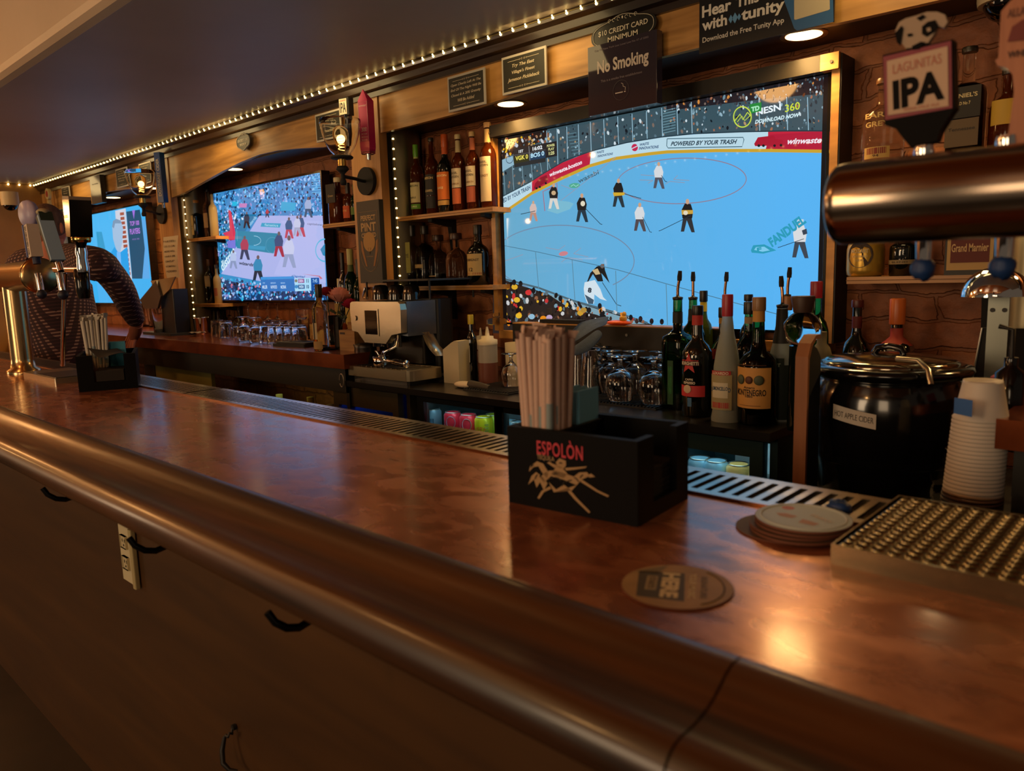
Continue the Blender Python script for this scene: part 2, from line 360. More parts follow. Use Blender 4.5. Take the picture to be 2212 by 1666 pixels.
# ---------- customer bar ----------
bar = thing('bar_counter', 'long copper topped bar with a dark wooden arm rest running away to the left', 'bar counter', (-3.2, .67, 0))
BX = 3.2; BY = -.67
def S(mb): return mb.shift((BX, BY, 0))
S(MB().bb((-6.995, .4925, 1.03), (1.25, .856, ZB))).build('copper_top', COPPER, bar)
rp = [(.4925, 1.071), (.489, 1.079), (.480, 1.0855), (.468, 1.087), (.456, 1.083), (.446, 1.0765), (.434, 1.0705), (.421, 1.067), (.408, 1.0655), (.397, 1.0655),
      (.387, 1.063), (.379, 1.056), (.3745, 1.046), (.3745, 1.036), (.379, 1.026), (.389, 1.019), (.405, 1.014), (.425, 1.006), (.44, .99), (.455, .982), (.4925, .982)]
def rail(x0, x1):
    # resample smooth
    pts = []
    n = len(rp)
    for i in range(n-1):
        p0 = rp[max(i-1, 0)]; p1 = rp[i]; p2 = rp[i+1]; p3 = rp[min(i+2, n-1)]
        for k in range(3):
            t = k/3; f = lambda a, b, c, d: .5*((2*b)+(-a+c)*t+(2*a-5*b+4*c-d)*t*t+(-a+3*b-3*c+d)*t**3)
            pts.append((f(p0[0], p1[0], p2[0], p3[0]), f(p0[1], p1[1], p2[1], p3[1])))
    pts.append(rp[-1]); mb = MB(); k = len(pts)
    mb.strip([[(x0, a, b) for a, b in pts], [(x1, a, b) for a, b in pts]], smooth=True)
    mb.add([(x0, a, b) for a, b in pts], [tuple(range(k))]); mb.add([(x1, a, b) for a, b in pts], [tuple(reversed(range(k)))])
    return mb
S(rail(-6.995, -.2345)).build('arm_rest', RAILW, bar)
S(rail(-.2325, 1.25)).build('arm_rest', RAILW, bar)
S(MB().bb((-6.995, .62, 0), (1.25, .64, 1.03))).build('front_panel', PANELW, bar)
S(MB().bb((-6.995, .6405, .1), (1.25, .85, 1.029))).build('cabinet', mat('bar_back', '120e0a', .6), bar)
for (px, py) in ((135, 1078), (327, 1188), (632, 1352)):
    q = P(px, py, y=.49)
    # curved bag hook reaching down from under the arm rest
    pts = [(q.x, .615, q.z+.075), (q.x, .60, q.z+.07), (q.x, .53, q.z+.05)]+[(q.x+.012*math.sin(a), .49+.035*math.cos(a), q.z+.03+.03*math.sin(-a-.2)) for a in [0, .5, 1, 1.5, 2, 2.5, 3]]
    S(MB().tube(pts, .0055, 8)).build('hook', BLACKG, bar)
hk = P(520, 1612, y=.618)
t = thing('coat_hook', 'small black curled hook screwed to the dark panel under the bar', 'hook', hk)
MB().tube([(-.016, -.004, .036), (-.018, -.006, .03), (-.010, -.010, .026), (-.004, -.018, .034), (-.006, -.02, .026), (-.014, -.02, .026), (-.018, -.022, .02), (-.015, -.03, 0), (-.005, -.035, -.02), (.010, -.03, -.030), (.020, -.02, -.032)],
          [.002, .002, .0025, .0025, .0025, .003, .004, .005, .005, .004, .0025], 8).build('hook_bar', BLACK, t)
MB().cyl((-.016, 0, .034), (-.016, -.006, .034), .006, 12).build('screw_plate', BLACK, t)
ou = P(272, 1190, y=.612)
t = thing('power_outlet', 'cream duplex power outlet on the bar front below the arm rest', 'power outlet', (ou.x, .618, ou.z))
MB().rbox((-.036, -.006, -.075), (.036, 0, .06), .003).build('cover_plate', mat('outlet_cream', 'cbbf9c', .4), t)
for dz in (.022, -.028):
    MB().rbox((-.017, -.009, dz-.015), (.017, -.006, dz+.015), .006).build('socket_face', mat('outlet_face', 'bdb08c', .4), t)
for dz in (.022, -.028):
    for dx in (-.006, .006): MB().box((dx, -.0095, dz+.003), (.0016, .001, .007)).build('slot', BLACK, t)
    MB().box((0, -.0095, dz-.008), (.004, .001, .004)).build('slot', BLACK, t)
MB().rbox((.036, -.012, -.078), (.052, .0, .06), .003).build('side_box', mat('outlet_side', 'a8996f', .5), t)

# ---------- stainless drip rail sunk behind the copper ----------
dr = thing('drip_rail', 'stainless steel slotted drip rail along the back edge of the copper bar', 'drip rail', (-3.2, .91, ZB))
def drail(x0, x1):
    ya, yb, zt = .858, .972, ZB+.002; mb = MB()
    mb.bb((x0, ya, zt-.004), (x1, ya+.017, zt)); mb.bb((x0, yb-.017, zt-.004), (x1, yb, zt))
    mb.bb((x0, ya, zt-.04), (x1, ya+.003, zt-.004)); mb.bb((x0, yb-.003, zt-.04), (x1, yb, zt-.004))
    mb.bb((x0, ya+.003, zt-.04), (x1, yb-.003, zt-.036))
    p = .0192; n = int((x1-x0)/p)
    for i in range(n):
        a = x0+i*p; mb.bb((a, ya+.017, zt-.004), (a+.0095, yb-.017, zt))
    return mb.shift((3.2, -.91, -ZB))
for (a, b) in ((-6.9, -4.45), (-4.44, -2.0), (-1.99, .3), (.31, 1.2)):
    drail(a, b).build('grille', mat('drip_steel', 'a89f8c', .24, 1, aniso=.3), dr)
MB().bb((-3.8, -.0545, -.006), (4.4, -.0525, .0035)).build('edge_strip', mat('bronze_edge', '7a4a26', .3, .9), dr)
MB().bb((-3.6, -.051, -.95), (4.4, .04, -.041)).build('support_panel', mat('bar_back', '120e0a', .6), dr)
# ---------- televisions ----------
def screen_mat():
    m = bpy.data.materials.new('screen_picture'); m.use_nodes = True; nt = m.node_tree; b = nt.nodes['Principled BSDF']
    a = nt.nodes.new('ShaderNodeVertexColor'); a.layer_name = 'Col'
    nt.links.new(a.outputs['Color'], b.inputs['Emission Color']); b.inputs['Emission Strength'].default_value = 1.0
    b.inputs['Base Color'].default_value = (.004, .004, .005, 1); b.inputs['Roughness'].default_value = .03; return m
SCR = screen_mat()
class Pic:
    """the broadcast picture: coloured shapes lying in the plane of the panel"""
    def __init__(s, y, gain=1.0): s.y = y; s.k = 0; s.mb = MB(); s.g = gain
    def p(s, px, py): q = P(px, py, y=s.y); return Vector((q.x, s.y-s.k*4e-6, q.z))
    def c(s, h): return tuple(v*s.g for v in lin(h))
    def poly(s, pts, col):
        s.k += 1; s.mb.add([s.p(*q) for q in pts], [tuple(range(len(pts)))], 0, False, s.c(col))
    def rect(s, x0, z0, x1, z1, col):
        s.k += 1; y = s.y-s.k*4e-6; s.mb.add([(x0, y, z0), (x1, y, z0), (x1, y, z1), (x0, y, z1)], [(0, 1, 2, 3)], 0, False, s.c(col))
    def line(s, pts, wd, col):
        s.k += 1; q = [s.p(*a) for a in pts]; kk = wd*(q[0]-Vector((0, 0, CAMZ))).dot(FW)/FPX/2; L, Rr = [], []
        for i, a in enumerate(q):
            d = (q[min(i+1, len(q)-1)]-q[max(i-1, 0)]); d.y = 0; d.normalize(); n = Vector((-d.z, 0, d.x))*kk; L.append(a+n); Rr.append(a-n)
        for i in range(len(q)-1): s.mb.add([L[i], L[i+1], Rr[i+1], Rr[i]], [(0, 1, 2, 3)], 0, False, s.c(col))
    def ell(s, c, rx, ry, wd, col, a0=0, a1=360, tilt=0, n=40):
        t = R(tilt); pts = []
        for i in range(n+1):
            a = R(a0+(a1-a0)*i/n); x, y = rx*math.cos(a), ry*math.sin(a); pts.append((c[0]+x*math.cos(t)-y*math.sin(t), c[1]+x*math.sin(t)+y*math.cos(t)))
        s.line(pts, wd, col)
    def disc(s, c, rx, ry, col, n=10, tilt=0):
        t = R(tilt)
        s.poly([(c[0]+rx*math.cos(2*math.pi*i/n)*math.cos(t)-ry*math.sin(2*math.pi*i/n)*math.sin(t), c[1]+rx*math.cos(2*math.pi*i/n)*math.sin(t)+ry*math.sin(2*math.pi*i/n)*math.cos(t)) for i in range(n)], col)
    def text(s, txt, a, b, hpx, col, **k):
        s.k += 1; A, B = s.p(*a), s.p(*b); u = B-A; w = u.length; u.normalize(); v = Vector((-u.z, 0, u.x))
        m = ((a[0]+b[0])/2, (a[1]+b[1])/2); h = hpx*(s.p(*m)-Vector((0, 0, CAMZ))).dot(FW)/FPX
        text_flat(s.mb, txt, (A+B)/2, u, v, w, h, 0, s.c(col), **k)
    def speck(s, inside, n, box, cols, r=(1.5, 4), seed=1):
        g = random.Random(seed)
        for _ in range(n):
            x, y = g.uniform(box[0], box[2]), g.uniform(box[1], box[3])
            if not inside(x, y): continue
            a = g.uniform(*r); s.disc((x, y), a*.7, a*g.uniform(.8, 1.5), g.choice(cols), 6, g.uniform(-30, 30))
    def player(s, x, y, h, top, leg, skin='caa080', stick=None, lean=0):
        """x,y feet centre; h height in px"""
        s.poly([(x-.20*h+lean, y-.02*h), (x-.10*h+lean, y-.02*h), (x-.02*h+lean, y-.36*h), (x+.12*h+lean, y), (x+.22*h+lean, y), (x+.12*h+lean, y-.45*h), (x-.13*h+lean, y-.45*h)], leg)
        s.poly([(x-.15*h+lean, y-.42*h), (x+.14*h+lean, y-.42*h), (x+.17*h, y-.62*h), (x+.10*h, y-.85*h), (x-.08*h, y-.86*h), (x-.18*h, y-.66*h)], top)
        s.disc((x, y-.92*h), .055*h, .085*h, skin, 8)
        if stick: s.line([(x+.1*h, y-.5*h), stick, (stick[0]+(4 if stick[0] > x else -4), stick[1]+1)], 1.3, '20303a')

def tv(name, label, y, x0, x1, z0, z1, pic, bez=.012, th=.05, frame=BLACKG):
    t = thing(name, label, 'television', ((x0+x1)/2, y+th/2, z0)); ox, oz = (x0+x1)/2, z0
    mb = MB(); a, b, c, d = x0-bez-ox, x1+bez-ox, -bez, z1-z0+bez; f = -th/2-.004; bk = th/2
    for q in (((a, f, c), (b, bk, 0)), ((a, f, d-bez), (b, bk, d)), ((a, f, 0), (a+bez, bk, d-bez)), ((b-bez, f, 0), (b, bk, d-bez)), ((a+bez, .0, 0), (b-bez, bk, d-bez))): mb.bb(*q)
    mb.build('housing', frame, t)
    pic.mb.v = [(v[0]-ox, v[1]-(y+th/2), v[2]-oz) for v in pic.mb.v]
    pic.mb.build('screen', SCR, t); w_ = (x1-x0)/4; MB().bb((-w_, th/2+.0005, (z1-z0)*.25), (w_, YW-.002-(y+th/2), (z1-z0)*.75)).build('wall_bracket', BLACKM, t); return t

# --- the hockey game on the large screen ---
Y1 = 2.232; s1x0, s1x1 = -.955*Y1, -.384*Y1; s1z0, s1z1 = CAMZ-.0855*Y1, CAMZ+.2335*Y1
p = Pic(Y1, 1.0)
NX, NZ = 44, 26
for i in range(NX):
    for j in range(NZ):
        u, v = (i+.5)/NX, (j+.5)/NZ
        l, r_ = (.42-.03*v, .66, .79), (.34, .70, .95); c = [l[k]+(r_[k]-l[k])*min(1, u*1.1) for k in range(3)]
        xa, xb = s1x0+(s1x1-s1x0)*i/NX, s1x0+(s1x1-s1x0)*(i+1)/NX; za, zb = s1z0+(s1z1-s1z0)*j/NZ, s1z0+(s1z1-s1z0)*(j+1)/NZ
        p.mb.add([(xa, Y1, za), (xb, Y1, za), (xb, Y1, zb), (xa, Y1, zb)], [(0, 1, 2, 3)], 0, False, lin(c))
btop = [(1066, 436), (1084, 426), (1147, 393), (1170, 378), (1225, 345), (1275, 328), (1288, 324), (1356, 308), (1431, 296), (1500, 289), (1600, 285), (1700, 283), (1800, 283)]
bbot = [(1066, 469), (1086, 458), (1150, 414), (1210, 384), (1275, 355), (1331, 339), (1404, 329), (1442, 325), (1548, 322), (1660, 322), (1800, 324)]
def yon(line_, x):
    for a, b in zip(line_, line_[1:]):
        if x <= b[0]: return a[1]+(b[1]-a[1])*(x-a[0])/(b[0]-a[0])
    return line_[-1][1]
topl = [(1800, 156.5), (1068, 301)]
xs = [1066, 1100, 1150, 1200, 1250, 1300, 1360, 1430, 1500, 1600, 1700, 1800]
ceil_y = lambda x: 302-(x-1068)*.1982
for a, b in zip(xs, xs[1:]):
    p.poly([(a, ceil_y(a)), (b, ceil_y(b)), (b, yon(btop, b)), (a, yon(btop, a))], '3a525c')
p.poly([(1066, 302), (1182, 279), (1182, 300), (1130, 322), (1085, 345), (1066, 350)], '241c1a')
p.poly([(1440, 228), (1800, 156), (1800, 200), (1640, 215), (1500, 232), (1440, 240)], '231f24')
crowd = ['6e8c9a', '54707e', '8fb0c0', '20303a', '101a22', '7c6a60', 'a06a50', 'c8d8e0', '35505c', '2a3a44', 'b0926a', '42606e']
p.speck(lambda x, y: ceil_y(x)+3 < y < yon(btop, x)-3, 1500, (1070, 160, 1795, 430), crowd, (1.5, 4.2), 3)
p.speck(lambda x, y: ceil_y(x)+3 < y < 345-(x-1085)*.3, 130, (1070, 280, 1190, 350), ['3a2218', 'a04a28', 'c8a060', 'e0b020', '8a5a40', 'c0c8d0'], (2, 5), 4)
p.speck(lambda x, y: ceil_y(x)+3 < y < 240-(x-1440)*.1, 200, (1440, 160, 1795, 240), ['1a1418', '6a3a20', 'd08840', '50403c', 'a0a8b0', '38343c'], (1.5, 4), 5)
for x in (1182, 1204, 1225, 1250, 1276, 1305, 1335, 1366, 1397, 1430, 1463, 1494, 1640, 1700, 1745):
    y0 = max(ceil_y(x)+3, 210 if x > 1500 else 0); p.line([(x, y0), (x+2, yon(btop, x)-1)], 1.6, '9cc4d8')
for x in (1090, 1109, 1130, 1150, 1170, 1188): p.line([(x-2, 352), (x+2, yon(btop, x)-1)], 1.3, '84a8b8')
for k in range(9): p.line([(1433, 240+k*6), (1460, 234+k*6)], 1.6, '6a909e')
for k in range(8): p.line([(1226+k*2, 290+k*7), (1246+k*2, 287+k*7)], 1.5, '5a808e')
for a, b in zip(bbot, bbot[1:]):
    m0, m1 = yon(btop, a[0]), yon(btop, b[0]); xm = (a[0]+b[0])/2
    col = 'c0203c' if (1160 < xm < 1280 or xm > 1662) else 'b8d8e6'
    p.poly([(a[0], m0), (b[0], m1), (b[0], b[1]), (a[0], a[1])], col)
p.poly([(1153, 410), (1170, 378), (1278, 329), (1275, 355), (1210, 384), (1160, 410)], 'b8203e')
p.poly([(1664, 291), (1800, 283), (1800, 322), (1655, 322)], 'b01838')
for a, b in zip(bbot, bbot[1:]): p.poly([a, b, (b[0], b[1]+7), (a[0], a[1]+7)], 'c8a030')
p.line([(a, b) for a, b in btop], 2, '203844')
# lettering on the boards and ice
p.text('ED BY YOUR TRASH', (1088, 434), (1147, 404), 9, '28486a', bold=.02, shear=.2)
p.text('winwaste.boston', (1188, 378), (1258, 350), 9, 'f4e8f0', bold=.03, shear=.2)
p.poly([(1154, 408), (1157, 396), (1168, 384), (1182, 378), (1184, 392), (1168, 402), (1160, 408)], '8a1028')
for q in ((1160, 407), (1167, 404), (1180, 396)): p.disc(q, 2.5, 2.5, '101820')
p.text('WASTE', (1383, 313), (1403, 310), 5.5, '305078', bold=.03, shear=.2); p.text('INNOVATIONS', (1381, 321), (1424, 317), 6, '305078', bold=.03, shear=.2)
p.disc((1372, 319), 7, 8, 'c02850', 14); p.line([(1365, 322), (1379, 315)], 2, 'c8d8e6')
p.text('WASTE', (1290, 330), (1306, 327), 5, '305078', bold=.03, shear=.2); p.text('INNOVATIONS', (1292, 338), (1325, 332), 5, '305078', bold=.03, shear=.2)
p.line([(1442, 300), (1606, 297), (1608, 302), (1604, 317), (1444, 320), (1441, 315), (1442, 300)], 1.6, '305868')
p.text('POWERED BY YOUR TRASH', (1450, 311), (1593, 306), 9.5, '203848', bold=.03, shear=.3)
p.poly([(1630, 311), (1638, 297), (1672, 293), (1676, 300), (1692, 303), (1692, 314), (1632, 316)], 'a81430')
for q in ((1640, 315), (1650, 315), (1674, 315), (1688, 314)): p.disc(q, 3, 3, '0c141c')
p.text('winwaste', (1702, 306), (1776, 303), 12, 'f0e4ee', bold=.03, shear=.3)
p.text('wasabi', (1250, 392), (1294, 371), 10, '406478', bold=.02); p.disc((1242, 401), 12, 5.5, '50a890', 16, -5); p.line([(1234, 403), (1240, 399), (1245, 403), (1251, 399)], 1.4, 'a0e0d0')
rl = '8a98b0'
p.ell((1474, 391), 139, 49, 2.0, '8c7c90', 0, 360, -2, 60)
p.ell((1220, 560), 151, 73, 2.0, '7088a4', 120, 405, 2, 60)
for a, b in (((1385, 378), (1415, 380)), ((1383, 389), (1412, 390)), ((1401, 396), (1412, 390)), ((1465, 379), (1456, 388)), ((1456, 388), (1490, 390)), ((1438, 398), (1448, 392)), ((1448, 392), (1480, 395)),
             ((1213, 400), (1242, 411)), ((1242, 411), (1212, 434)), ((1331, 340), (1242, 411)), ((1088, 565), (1131, 550)), ((1180, 535), (1208, 540)), ((1208, 540), (1222, 530)), ((1240, 548), (1256, 536)), ((1240, 548), (1272, 555)), ((1228, 556), (1260, 562)), ((1228, 556), (1214, 566))):
    p.line([a, b], 1.5, rl)
p.disc((1218, 548), 10, 5, 'c88088', 14, -10)
# goal and crease
p.poly([(1182, 455), (1205, 433), (1230, 436), (1240, 440), (1232, 452), (1205, 462)], '78b8d0')
p.line([(1178, 456), (1174, 414), (1189, 407), (1204, 396), (1205, 430)], 2, 'a86070')
D, W2 = '1e1c1c', 'd4d8dc'
p.player(1197, 452, 56, D, 'd8d4cc'); p.disc((1197, 417), 5, 5, 'c8a880'); p.player(1153, 478, 44, 'd0b8b0', 'b88a78', stick=(1130, 462)); p.player(1258, 480, 62, D, '243440', stick=(1298, 484))
p.disc((1260, 440), 5, 6, 'e0d8c0'); p.player(1337, 448, 62, D, '28343c', stick=(1382, 428)); p.poly([(1325, 416), (1350, 416), (1350, 422), (1327, 424)], 'd0a830')
p.player(1424, 408, 58, W2, '50505c', stick=(1438, 392)); p.player(1383, 500, 62, W2, '50484c', stick=(1405, 501)); p.player(1486, 502, 72, D, '2e3034', stick=(1428, 498)); p.poly([(1473, 454), (1498, 454), (1498, 462), (1474, 464)], 'c8a040'); p.disc((1482, 460), 5, 5, 'e0d8c0')
p.player(1729, 558, 84, 'd8dade', '3c4450', skin='d8b8a8', stick=(1685, 534)); p.poly([(1722, 484), (1736, 482), (1737, 474), (1724, 474)], 'c8d8e0'); p.poly([(1733, 498), (1743, 494), (1745, 505), (1736, 508)], '384050')
p.poly([(1266, 618), (1276, 590), (1290, 576), (1306, 570), (1308, 584), (1318, 612), (1300, 590), (1304, 608), (1292, 608), (1282, 592)], D); p.poly([(1280, 584), (1292, 580), (1298, 592), (1288, 594)], 'c8b080')
p.disc((1302, 575), 4, 5, '6a5a54'); p.line([(1302, 610), (1333, 658), (1343, 661)], 1.6, '2c4858')
p.poly([(1264, 610), (1286, 605), (1298, 625), (1304, 642), (1312, 650), (1298, 646), (1285, 636), (1284, 656), (1270, 656), (1264, 640), (1262, 624)], 'd0e0ea'); p.text('8', (1271, 626), (1279, 628), 11, '303844', bold=.05)
p.poly([(1264, 636), (1284, 648), (1282, 657), (1272, 656)], '405668')
# advert painted on the ice
p.text('FANDUEL', (1664, 526), (1738, 472), 22, '2a9ab8', bold=.05)
p.poly([(1623, 541), (1628, 530), (1652, 528), (1678, 541), (1650, 548), (1625, 546)], '2a9ab8'); p.poly([(1630, 540), (1634, 534), (1652, 533), (1664, 541), (1648, 544)], '7cc8ec'); p.text('F', (1636, 540), (1646, 538), 9, '2a9ab8', bold=.06)
# near boards and spectators
base = [(1066, 602), (1091, 605), (1130, 618), (1250, 655), (1360, 686), (1410, 701), (1410, 720), (1066, 720)]
p.poly(base, '2a211e'); p.line([(1091, 603), (1165, 622), (1240, 650), (1340, 678), (1400, 698)], 4, '4c6470'); p.line([(1091, 531), (1165, 545), (1335, 583), (1440, 613), (1580, 652), (1700, 684)], 1.3, '48748c')
for a, b in (((1158, 545), (1165, 625)), ((1237, 562), (1243, 648)), ((1331, 585), (1334, 676)), ((1440, 613), (1443, 702)), ((1560, 646), (1562, 705))): p.line([a, b], 2, '5a88a0')
p.poly([(1180, 632), (1240, 652), (1330, 680), (1395, 700), (1340, 700), (1290, 680), (1230, 665)], '7ca0b0')
insl = lambda x, y: y > 606+(x-1091)*.285 and y < 698
p.speck(insl, 420, (1072, 600, 1400, 700), ['1a1210', '3a2a24', 'e0b030', '8a5a40', 'c8c8c8', '100c0c', '5c6e78', 'c03030', 'd88020', '2c2220', '7898a8', '181414'], (2, 6), 8)
for q, c in (((1113, 620), 'd8a82c'), ((1118, 648), 'e0b030'), ((1122, 682), 'e4b42c'), ((1143, 632), 'd03434'), ((1150, 684), '90b8d0'), ((1175, 688), 'e08818'), ((1255, 676), 'c89830'), ((1262, 670), 'b08838'), ((1188, 686), 'b8a0c0')): p.disc(q, 7, 6, c, 9)
for q in ((1112, 610), (1126, 613), (1154, 628), (1192, 646), (1212, 645), (1297, 661), (1301, 680), (1274, 670), (1364, 686), (1385, 689), (1409, 694), (1431, 695)): p.disc((q[0], q[1]), 4.5, 6.5, '17181c', 9)
p.text('NESN', (1634, 243), (1688, 231), 14, 'e8f4fa', bold=.03); p.text('360', (1697, 235), (1729, 228), 16, 'd0e040', bold=.01); p.text('DOWNLOAD NOW', (1632, 264), (1729, 248), 8.5, 'd4f0f8', bold=.035, shear=.25)
p.poly([(1620, 226), (1646, 221), (1646, 240), (1622, 246)], '20883c'); p.text('TD', (1624, 237), (1642, 233), 10, 'a8e8c0', bold=.06)
p.ell((1605, 253), 19, 22, 2.4, 'c8e048', 0, 360, 0, 32); p.line([(1588, 262), (1600, 247), (1606, 259), (1616, 243), (1622, 250)], 2.4, 'c8e048'); p.line([(1594, 264), (1604, 251), (1610, 261), (1622, 250)], 1.6, 'c8e048')
# score panel
p.poly([(1111, 322), (1204, 305), (1205, 337), (1179, 342), (1112, 354)], '1c2024'); p.poly([(1111, 340), (1144, 334), (1144, 348), (1112, 354)], '2c3018'); p.poly([(1145, 333), (1179, 327), (1180, 341), (1145, 347)], '103a58')
p.line([(1144, 316), (1146, 347)], 1, 'a0a8b0'); p.line([(1112, 336), (1180, 324)], 1, '586068')
p.text('1ST', (1122, 328), (1132, 326), 6, 'e8f0f4', bold=.03); p.text('16:02', (1152, 322), (1173, 318), 8, 'f0f6fa', bold=.03)
p.text('VGK 0', (1115, 343), (1142, 338), 9.5, 'e8dc60', bold=.03); p.text('BOS 0', (1148, 337), (1177, 331), 9.5, 'b8e4f8', bold=.03)
p.text('POWER', (1183, 316), (1200, 313), 5.5, 'd8d890', bold=.03); p.text('PLAY', (1186, 323), (1199, 321), 5.5, 'd8d890', bold=.03); p.text('1:25', (1187, 332), (1199, 330), 7, 'e8e8a0', bold=.03)
p.poly([(1080, 348), (1109, 337), (1112, 356), (1081, 375)], '8cb4c8'); p.ell((1102, 345), 7, 8, 1.5, '305068', 0, 300)
p.poly([(1112, 354), (1180, 342), (1180, 350), (1113, 362)], '20282c')
# unlit margin of the panel left and right of the picture
xl, xr = -.9425*Y1, -.3895*Y1
p.rect(s1x0, s1z0, xl-.002, s1z1, '0a0a0c'); p.rect(xr, s1z0, s1x1, s1z1, '0e0e12')
t = tv('television', 'large wall television showing an ice hockey game', Y1, s1x0, s1x1, s1z0, s1z1, p, .008, .04)

# frame box round the large screen
fb = thing('screen_frame', 'wooden box frame with black painted top board round the hockey television', 'frame', (-1.5, 2.25, CAMZ-.1))
o = Vector((1.5, -2.25, -CAMZ+.1)); YB = 2.20
xo0, xo1 = X_(1053.6, 290, YB), X_(1814.6, 150, YB); zt1 = P(1803, 114.8, y=YB).z; zt0 = P(1796, 152, y=YB).z; zb1 = P(1107, 706, y=YB).z
def fbb(n, a, b, m): MB().bb(Vector(a)+o, Vector(b)+o).build(n, m, fb)
zbl = P(1120, 716, y=YB).z
fbb('top_board', (xo0, YB-.012, zt0), (X_(1775, 140, YB), YB+.02, zt1), mat('board_black', '1e1a12', .45))
fbb('top_board', (X_(1775, 140, YB)+.0005, YB-.012, zt0), (xo1, YB+.02, zt1), OAK)
fbb('side_board', (xo1-.022, YB, zbl), (xo1, YW-.003, zt1-.001), PINE); fbb('side_board', (xo1+.0005, YB+.003, zbl), (xo1+.004, YW-.003, zt1-.002), BLACK)
fbb('side_board', (xo0+.004, YB, zbl), (xo0+.026, YW-.003, zt0-.001), PINE); fbb('bottom_board', (xo0+.027, YB, zbl-.03), (xo1-.023, YW-.003, zbl), PINE)
for q in ((1796, 133), (1058, 288)): 
    c = P(q[0], q[1], y=YB-.012)+o; MB().cyl(c, c-Vector((0, .003, 0)), .0045, 10).build('screw', DSTEEL, fb)

# --- the basketball game ---
Y2 = 2.215; s2x0, s2x1 = -2.012*Y2, -1.5025*Y2; s2z0, s2z1 = CAMZ-.046*Y2, CAMZ+.236*Y2
Q = lambda zx, zy: (340+zx/5.53, 340+zy/5.53)
p = Pic(Y2, 1.0); p.rect(s2x0, s2z0, s2x1, s2z1, '3a8ac8')
ins = lambda x, y: True
lim = lambda x, y: (462+(y-420)*.073 < x < 693+(y-372)*.06) and y > 421-(x-462)*.209
blues = ['5ab4f0', '1c5a98', '0c2c50', '70c8f8', '90b8f0', '2a78c0', '0e3a60', '48a0e8', '183048', 'a0c8f8', '3468a8', '8890d0']
p.speck(lambda x, y: lim(x, y) and y < 470+(690-x)*.02, 1100, (462, 372, 710, 475), blues, (1.2, 3.4), 11)
for k in range(9): p.line([Q(1850, 200+k*28), Q(1960, 190+k*28)], 1.5, '60b8e8')
p.poly([Q(700, 690), Q(1190, 680), Q(920, 1090), Q(745, 1390), Q(740, 1130)], '1c78a8')
p.speck(lambda x, y: lim(x, y) and x < 340+(1060-(y-340-125)*5.53*.45)/5.53, 400, (462, 458, 540, 560), blues+['e0e8f8', '101820'], (1.2, 3.2), 12)
p.poly([Q(1225, 697), Q(1990, 697), Q(2020, 1560), Q(1240, 1480), Q(770, 1392), Q(930, 1095), Q(1110, 885)], 'a8b4ea')
p.poly([Q(1480, 760), Q(1985, 760), Q(2020, 1500), Q(1400, 1400), Q(1600, 900)], 'b0baee')
p.poly([Q(935, 880), Q(1110, 885), Q(1485, 912), Q(1395, 1150), Q(960, 1085), Q(935, 1000)], '1f86a8')
p.poly([Q(1095, 1050), Q(1300, 1065), Q(1290, 1110), Q(1080, 1090)], '3098c0'); p.ell(Q(1160, 995), 15, 10, 1, 'a8d8f0', -90, 90); p.ell(Q(1380, 1050), 14, 17, .8, '60a8c8')
p.poly([Q(1255, 783), Q(1485, 790), Q(1470, 840), Q(1240, 828)], '30a0c8'); p.text('fanatics', Q(1290, 805), Q(1450, 815), 5, 'c0e8f8')
p.text('district', Q(770, 1320), Q(930, 1100), 22, 'd0ecfa', bold=.03); p.text('wizards', Q(1100, 820), Q(1180, 710), 8, '90c8e8', bold=.03)
p.text('wizards', Q(985, 1260), Q(1155, 1285), 7, '28405c', bold=.03, shear=.3); p.text('capitalone', Q(1800, 795), Q(1975, 810), 6, '3c4c6c', shear=.3)
p.poly([Q(855, 630), Q(885, 640), Q(940, 900), Q(930, 990), Q(865, 990), Q(790, 905), Q(875, 880)], 'd03458'); p.poly([Q(840, 1000), Q(940, 985), Q(940, 1090), Q(850, 1080)], '7878d8'); p.line([Q(955, 850), Q(962, 1000)], 1.2, '60c0e0')
p.poly([Q(985, 550), Q(1080, 550), Q(1070, 600), Q(985, 600)], 'c080c0'); p.poly([Q(900, 530), Q(960, 530), Q(955, 580), Q(900, 580)], '20b8e0'); p.poly([Q(1490, 530), Q(1660, 545), Q(1650, 640), Q(1480, 640)], '28a8d8')
for (zx, zy, h, a, b) in ((1050, 1225, 52, 'a8405c', '304060'), (1460, 1190, 55, '34507c', 'a03048'), (1580, 970, 46, '2c5c8c', 'b84860'), (1580, 1320, 70, 'c4ccec', '90a0c8'), (1720, 950, 48, '2c5c8c', 'b84860'), (1680, 940, 44, 'c0c8e8', 'a0a8c8'), (1320, 720, 20, 'b04050', '203050'), (1210, 1490, 58, '2888b8', '142c40'), (915, 1330, 40, 'b4c4e8', '8898c0'), (1810, 720, 45, '9ab0d8', '305878'), (1075, 850, 36, '203850', '101828')):
    x, y = Q(zx, zy); p.player(x, y, h, a, b, '6a5a60')
p.ell(Q(2010, 1110), 20, 24, 3, '58b8e0', 90, 270); p.poly([Q(1955, 1100), Q(2010, 1030), Q(2012, 1180), Q(1985, 1170)], '2888b8')
p.poly([Q(745, 1395), Q(1240, 1490), Q(1240, 1560), Q(750, 1450)], '2c90c8')
p.poly([Q(750, 1450), Q(1245, 1560), Q(2030, 1600), Q(2035, 1706), Q(770, 1706)], '183c6c')
p.speck(lambda x, y: lim(x, y) and y > 600+(x-478)*.09 and y < 647, 520, (476, 596, 708, 647), blues+['c0d8f8', '081420', 'd07088', '28b0e0'], (1.4, 3.8), 13)
